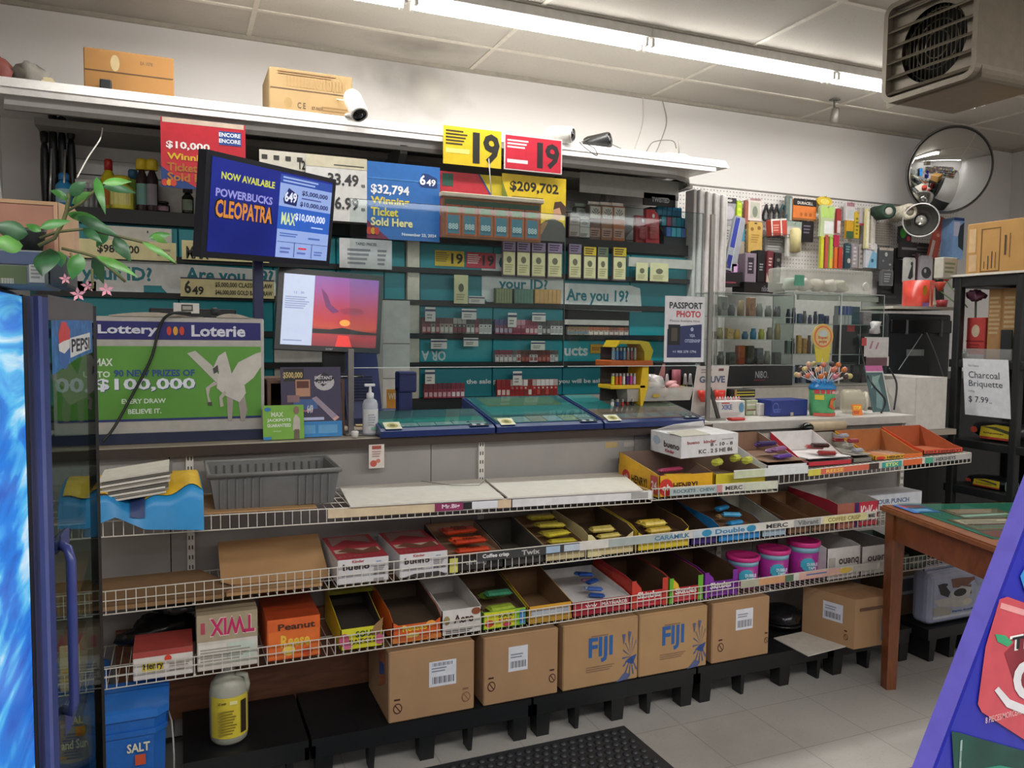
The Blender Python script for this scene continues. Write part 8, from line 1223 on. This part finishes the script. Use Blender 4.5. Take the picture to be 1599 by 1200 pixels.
# ================================================================ candy display in the right foreground
YD = .72; t = thing('gum_display', 'blue and purple gum display stand in the right foreground, cut by the frame', 'display stand', (1.25, YD+.1, 0)); c = [at(*q, YD) for q in ((1674, 640), (1452, 1226), (1860, 1300), (1860, 640))]
mb = MB(); mb.prism(c, (0, .004, 0), M('2C30A8', .35)); mb.build('header_board', t); mb = MB(); r0, r1 = c[0], c[1]; dx = V((.0165, 0, 0)); mb.prism([r0+V((0, .0045, 0)), r1+V((0, .0045, 0)), r1+dx+V((0, .0045, 0)), r0+dx+V((0, .0045, 0))], (0, .027, 0), M('6E64C4', .35)); mb.build('purple_rim', t)
MB().bbox(1.02, 1.6, YD+.0, YD+.3, 0, min(v.z for v in c)+.02, M('23278C', .4), .01).build('display_base', t)
P = (at(1300, 1300, YD-.001), V((at(1860, 1300, YD-.001).x-at(1300, 1300, YD-.001).x, 0, 0)), V((0, 0, at(1300, 700, YD).z-at(1300, 1300, YD).z)))
UV = lambda pts: uv(P, YD-.001, pts)
mb = MB(); mb.poly(P, UV([(1560, 936), (1572, 932), (1650, 960), (1650, 1190), (1598, 1155), (1532, 1112), (1526, 1100), (1538, 1010)]), M('C8505C', .35), .001); mb.poly(P, UV([(1562, 941), (1640, 965), (1640, 975), (1560, 950)]), 'E09A9A', .0013)
mb.poly(P, UV([(1567, 1020), (1600, 985), (1650, 975), (1650, 1110), (1610, 1095), (1580, 1060)]), M('8A2E3A', .4, n=.2, ns=20), .0014); mb.poly(P, UV([(1552, 990), (1568, 992), (1580, 1003), (1572, 1010), (1556, 1002)]), '3AA070', .0016)
mb.txt(P, 'TR', *[k for q in (UV([(1574, 1018)])[0], UV([(1618, 985)])[0]) for k in q], 'E8E8E4', .0018); mb.txt(P, 'TR', *[k for q in (UV([(1578, 1015)])[0], UV([(1616, 988)])[0]) for k in q], '1A1C22', .0022)
mb.poly(P, UV([(1551, 1078), (1557, 1072), (1575, 1092), (1600, 1102), (1650, 1106), (1650, 1118), (1600, 1116), (1570, 1104)]), 'DAD8DC', .002)
n = 14; ring = [(1606+26*math.cos(k*PI/7), 1062+32*math.sin(k*PI/7)) for k in range(4, 12)]+[(1606+14*math.cos(k*PI/7), 1062+19*math.sin(k*PI/7)) for k in range(11, 3, -1)]; mb.poly(P, UV(ring), 'DAD8DC', .0021)
mb.txt(P, '8 PIECES/MORCEAUX', *[k for q in (UV([(1537, 1130)])[0], UV([(1600, 1104)])[0]) for k in q], 'E8B8B8', .0016, False)
mb.build('printed_gum_pack', t, label='pink gum pack picture'); mb = MB(); mb.poly(P, UV([(1485, 1142), (1496, 1144), (1660, 1190), (1660, 1260), (1492, 1260)]), M('1A4A42', .35, n=.3, ns=10), .001); mb.poly(P, UV([(1500, 1205), (1560, 1195), (1660, 1215), (1660, 1260), (1500, 1260)]), '2E8A70', .0014)
mb.txt(P, 'MENTHE VERTE', *[k for q in (UV([(1494, 1240)])[0], UV([(1501, 1155)])[0]) for k in q], 'B8D0C8', .0018); mb.build('printed_mint_pack', t, label='dark green mint pack picture')
mb = MB(); mb.poly(P, UV([(1592, 900), (1600, 885), (1660, 880), (1660, 930), (1600, 926)]), '2E8AD0', .001); mb.build('light_blue_print', t)
# ================================================================ drinks cooler, left foreground
t = thing('drinks_cooler', 'glass door drinks cooler with glowing blue ice panel at the left edge', 'cooler', (-.4, .9, 0)); CB = M('1E2236', .4)
ICE = bpy.data.materials.new('mat_ice'); ICE.use_nodes = True; T = ICE.node_tree; N = T.nodes; L = T.links; bs = N['Principled BSDF']; g = N.new('ShaderNodeNewGeometry'); mp = N.new('ShaderNodeMapping'); L.new(g.outputs['Position'], mp.inputs[0]); mp.inputs['Rotation'].default_value = (.9, 0, 0); mp.inputs['Scale'].default_value = (1, 3.0, 14)
nz = N.new('ShaderNodeTexNoise'); nz.inputs['Scale'].default_value = 1.1; nz.inputs['Detail'].default_value = 4; nz.inputs['Distortion'].default_value = 1.3; L.new(mp.outputs[0], nz.inputs['Vector']); cr = N.new('ShaderNodeValToRGB'); L.new(nz.outputs['Fac'], cr.inputs[0]); el = cr.color_ramp.elements
el[0].position = .3; el[0].color = lin('1458BC')+(1,); el[1].position = .75; el[1].color = lin('E8F6FA')+(1,); x = el.new(.47); x.color = lin('1B78D8')+(1,); x = el.new(.58); x.color = lin('4FB4E8')+(1,)
L.new(cr.outputs[0], bs.inputs['Emission Color']); L.new(cr.outputs[0], bs.inputs['Base Color']); bs.inputs['Emission Strength'].default_value = .6; bs.inputs['Roughness'].default_value = .2
xi = at(36, 460, 1.12).x
MB().bbox(-.66, xi-.004, .55, 1.13, .02, 1.495, CB, .006).build('cooler_body', t); MB().box(xi-.004, xi-.001, .56, 1.118, .06, at(20, 462, 1.1).z, ICE).build('ice_panel', t, label='glowing panel with blue ice picture')
Na, Nb, Fa = at(42, 480, 1.17), at(75, 480, 1.22), at(145, 480, 1.60); DZ0, DZ1 = .12, 1.492; PU = M('3A4478', .35)
def vbar(a, b, z0, z1, th, m, name, label=None): d = V((b.x-a.x, b.y-a.y, 0)); n_ = V((-d.y, d.x, 0)).normalized()*th; mb = MB(); mb.prism([(a.x, a.y, z0), (b.x, b.y, z0), (b.x+n_.x, b.y+n_.y, z0), (a.x+n_.x, a.y+n_.y, z0)], (0, 0, z1-z0), m); return mb.build(name, t, label=label)
vbar(at(36, 480, 1.14), Na, .04, DZ1, .02, '0D0E14', 'door_gasket'); vbar(Na, Nb, DZ0, DZ1, .03, PU, 'door_stile', 'purple-blue door stile'); vbar(at(52, 480, 1.165), at(58, 480, 1.175), DZ0, DZ1, -.006, M('55609A', .3), 'door_stile', 'raised rib on the door stile')
Fb = at(150, 480, 1.62); vbar(Fa, Fb, DZ0, DZ1, .012, '0B0D10', 'door_stile', 'black far door stile'); vbar(Nb, Fa, 1.462, DZ1+.004, .02, M('4A4C48', .4), 'top_rail', 'grey top rail'); vbar(Nb, Fa, DZ0, DZ0+.06, .02, '15171C', 'bottom_rail')
DG = clear('CCD8D4', .22, .93, .02); dn = V((-(Fa.y-Nb.y), Fa.x-Nb.x, 0)).normalized(); mb = MB(); mb.prism([(Nb.x, Nb.y, DZ0+.06), (Fa.x, Fa.y, DZ0+.06), (Fa.x+dn.x*.004, Fa.y+dn.y*.004, DZ0+.06), (Nb.x+dn.x*.004, Nb.y+dn.y*.004, DZ0+.06)], (0, 0, 1.462-DZ0-.06), DG); mb.build('door_glass', t)
s0 = V((Nb.x, Nb.y, 0))+(Fa-Nb)*.03; s1 = V((Nb.x, Nb.y, 0))+(Fa-Nb)*.94; s0.z = s1.z = at(80, 586, 1.24).z; P = (s0, V((s1.x-s0.x, s1.y-s0.y, .004)), V((0, 0, 1.462-s0.z)))
if P[1].cross(P[2]).dot(CO-s0) < 0: pass
mb = MB(); mb.art(P, [('p', [(0, 0), (.55, .2), (1, .25), (1, 1), (0, 1)], M('1E6AA8', .4, n=.35, ns=60)), ('o', .26, .48, .13, .44, '2A5A9A'), ('p', [(.14, .55), (.13, .75), (.2, .97), (.3, .97), (.39, .8), (.38, .62), (.25, .6)], 'C03A3A'), ('p', [(.13, .55), (.25, .6), (.38, .62), (.37, .45), (.25, .35), (.14, .42)], 'D2D0CC'), ('p', [(.38, .24), (.92, .34), (.92, .72), (.38, .64)], 'C8CCCC'), ('t', 'PEPSI', .41, .34, .9, .62, '141A26')], -.005 if P[1].cross(P[2]).dot(CO-s0) < 0 else .001); mb.build('drink_sticker', t, label='blue drink sticker with a red, white and blue globe')
h0, h1 = at(98, 850, 1.26), at(98, 1112, 1.26); hx = h0.x+.004; mb = MB(); mb.tube([(hx-.012, 1.27, h0.z), (hx+.004, 1.245, h0.z-.004), (hx+.008, 1.24, h0.z-.02), (hx+.008, 1.24, h1.z+.02), (hx+.004, 1.245, h1.z+.004), (hx-.012, 1.27, h1.z)], .0065, M('39427A', .3), 8); mb.build('door_handle', t); vbar(at(88, 900, 1.24), at(110, 900, 1.31), h0.z-.01, h0.z+.012, .006, PU, 'handle_plate'); vbar(at(88, 900, 1.24), at(110, 900, 1.31), h1.z-.04, h1.z+.0, .006, PU, 'handle_plate')
# things on the cooler
ZK = 1.4965
def kb(name, lab, cat, px0, px1, pyb, pyt, y, d, c, items, z=None, m2=None):
    a = at(px0, pyb, y); b = at(px1, pyt, y); z = z or a.z; t = thing(name, lab, cat, ((a.x+b.x)/2, y+d/2, z)); mb = MB(); mb.bbox(a.x, b.x, y, y+d, z, b.z, M(c, .6), .003, 1); mb.art(PF(a.x, b.x, z, b.z, y), items); mb.build('body', t); return a, b, z
a, b, z = kb('printed_box', 'grey and green printed box lying on the cooler under the brown carton', 'box', -60, 74, 459, 392, 1.0, .12, '6A7274', [('r', .4, .05, .75, .55, '4A5A3A'), ('r', .78, .1, .96, .7, 'A8A8A0'), ('r', .3, .6, .95, .95, '3E4A66'), ('b', .45, .05, .6, .2, 'B0B0A8'), ('l', .8, .2, .94, .6, 4, '7A7A74')], ZK)
MB().bbox(b.x+.001, at(106, 460, 1.0).x, 1.0, 1.1, ZK, b.z-.002, M('3C4040', .6), .004).build('dark_block', label='dark grey block at the end of the printed box on the cooler', cat='block')
a, b, z = kb('cardboard_carton', 'small pinkish brown carton behind the plant on the cooler', 'cardboard box', -80, 90, 386, 316, 1.04, .10, '8A5F4C', [('r', 0, .93, 1, 1, '9A7A58'), ('r', .96, 0, 1, .93, 'A07A60')], b.z+.0005); b0z = z
MB().prism([(b.x+.0005, 1.04, z), (b.x+.012, 1.08, z), (b.x+.012, 1.08, b.z), (b.x+.0005, 1.04, b.z)], (0, .05, 0), M('B09070', .8)).build('carton_side', label='tan side flap of the pinkish carton', cat='flap')
GR = [M('3E7A34', .35, n=.3, ns=40), M('2C5A34', .35, n=.35, ns=40), M('5A9440', .35, n=.25, ns=40)]
t = thing('potted_vine', 'leafy green vine with pink flowers trailing from the cooler top', 'plant', (at(60, 384, .98).x, .97, b.z+.0)); YV = .96
q = at(52, 384, YV); mb = MB(); mb.lathe((at(50, 388, 1.018).x, 1.018, b0z), [(.010, 0), (.014, .02), (.015, .024), (.013, .023)], '1A1C1A', 16); mb.build('pot', t)
def stem(pts, y=YV, r=.0022): mb = MB(); mb.tube([at(px_, py_, y+.0) for px_, py_ in pts], r, M('5A5A32', .6), 5); mb.build('stem', t)
stem([(60, 384), (85, 372), (98, 348), (104, 330), (108, 304), (128, 290)]); stem([(62, 372), (90, 362), (130, 358), (180, 368), (230, 380), (275, 412)], r=.0016); stem([(104, 330), (126, 318), (150, 296), (165, 285)], r=.0016); stem([(96, 388), (128, 395), (150, 402), (172, 420), (196, 440)], r=.0016); stem([(110, 395), (116, 415)], r=.0014); stem([(143, 420), (145, 450), (140, 452)], r=.0014)
rl = random.Random(4)
for k, (x0, y0, x1, y1, w_) in enumerate(((107, 310, 78, 298, 11), (108, 304, 135, 284, 16), (112, 318, 142, 300, 12), (150, 276, 165, 336, 11), (156, 288, 213, 302, 13), (160, 286, 206, 284, 12), (104, 332, 168, 356, 15), (120, 338, 186, 370, 14), (168, 360, 150, 386, 14), (232, 372, 268, 366, 12), (178, 370, 205, 410, 17), (222, 378, 276, 412, 8), (62, 356, 112, 345, 13), (44, 366, -14, 352, 24), (36, 384, -16, 378, 22), (64, 362, 40, 350, 10), (78, 388, 66, 432, 30), (92, 392, 96, 418, 14), (124, 396, 112, 438, 22), (146, 400, 162, 444, 18), (150, 400, 216, 434, 12), (164, 412, 198, 442, 6), (130, 356, 160, 380, 12), (238, 368, 262, 380, 10))):
    yy = YV+rl.uniform(-.02, .02); a = at(x0, y0, yy); b_ = at(x1, y1, yy+rl.uniform(-.03, .03)); ax_ = b_-a; nrm = (V((rl.uniform(-.3, .3), -1, rl.uniform(.1, .6)))).normalized(); sd = ax_.cross(nrm).normalized(); W_ = w_*yy/F*.9; vs = []; ns = 8
    for i in range(ns+1): u = i/ns; hw = W_*math.sin(PI*u**.75)*.62; cv = -nrm*(.12*ax_.length*math.sin(PI*u))*-1; p_ = a+ax_*u+cv; vs += [p_-sd*hw-nrm*hw*.35, p_+nrm*0, p_+sd*hw-nrm*hw*.35]
    mb = MB(); mb.add(vs, [(3*i+j, 3*i+j+1, 3*i+4+j, 3*i+3+j) for i in range(ns) for j in (0, 1)], GR[k % 3], True); mb.build('leaf', t)
for x_, y_, r_ in ((102, 436, 6), (122, 460, 8), (137, 447, 7), (166, 453, 8)):
    c = at(x_, y_, YV); mb = MB()
    for k in range(5): a = k*2*PI/5+.4; d = V((math.cos(a), -.2, math.sin(a))); s = V((-math.sin(a), 0, math.cos(a))); R_ = r_*YV/F; mb.add([c, c+d*R_*.6+s*R_*.3, c+d*R_*1.3, c+d*R_*.6-s*R_*.3], [(0, 1, 2, 3)], M('D8909A', .5))
    mb.build('pink_flower', t)
# ================================================================ the shop behind the camera (seen in the convex mirror)
for k, (x0, x1, y) in enumerate(((-1.6, 1.2, -1.5), (2.0, 5.2, -1.2), (-.5, 4.5, -3.2))):
    t = thing('store_gondola', ('low shop shelf unit behind the viewer, left aisle', 'low shop shelf unit behind the viewer, right aisle', 'low shop shelf unit at the rear of the shop')[k], 'shelf unit', ((x0+x1)/2, y, 0)); mb = MB(); mb.box(x0, x1, y-.03, y+.03, 0, 1.4, '8A8680'); mb.build('back_board', t)
    for z in (.12, .5, .9, 1.25): mb = MB(); mb.box(x0, x1, y-.3, y+.3, z-.03, z, '9A948A'); mb.build('shelf', t)
    rg = random.Random(k)
    for z in (.12, .5, .9, 1.25):
        mb = MB(); x = x0
        while x < x1-.15:
            w_ = rg.uniform(.06, .16); mb.box(x, x+w_-.01, y+.05, y+.28, z, z+rg.uniform(.12, .26), ['8A3A30', '2A5A8A', 'B89A3A', '3A6A4A', 'A8A49C', '6A3A5A', '4A4A4A'][rg.randrange(7)]); x += w_
        mb.build('groceries', t).__setitem__('kind', 'stuff')
# ---- labels, lenses, screens and the like belong to the part that carries them
SUB = {'lens': 'housing', 'lamp_socket': 'housing', 'screen_image': 'screen_bezel monitor_case', 'packing_tape': 'carton_body', 'lid_seam': 'carton_body', 'header_panel': 'sign_case', 'green_poster': 'sign_case', 'peg_holes': 'board', 'ticket_reflection_sheet': 'tray_body',
       'round_badge': 'tray_body', 'dark_sticker': 'tray_body', 'clear_cover': 'tray_body', 'yellow_label': 'jug_body', 'white_label': 'bottle_body', 'panel_edge': 'clear_panel', 'grey_badge': 'printer_body', 'output_slot': 'printer_body', 'latch': 'printer_body',
       'printed_label': 'bag_body tub_body', 'fan_guard': 'fan_shroud', 'drink_sticker': 'door_glass', 'door_handle': 'door_stile', 'handle_plate': 'door_stile', 'label_strip': 'front_lip', 'tape_remnant': 'front_panel', 'animal_picture': 'bag_body',
       'orange_sticker': 'mirror_dome', 'bulb': 'reflector', 'yellow_band': 'sack_body', 'dark_emblem': 'sack_body', 'bubbles': 'mat_base', 'white_button': 'checker_body', 'vent_slots': 'terminal_body', 'wire_handle': 'bucket_body', 'printed_gum_pack': 'header_board', 'printed_mint_pack': 'header_board', 'light_blue_print': 'header_board', 'green_card': 'box_shell', 'clear_bubble': 'card_back'}
KIDS = {}
for o in COL.objects:
    if o.parent: KIDS.setdefault(o.parent.name, []).append(o)
for lst in list(KIDS.values()):
    for o in lst:
        want = SUB.get(o.name.split('.')[0])
        if want:
            c = [s for s in lst if s.name.split('.')[0] in want.split() and s is not o]
            if c: o.parent = c[0]
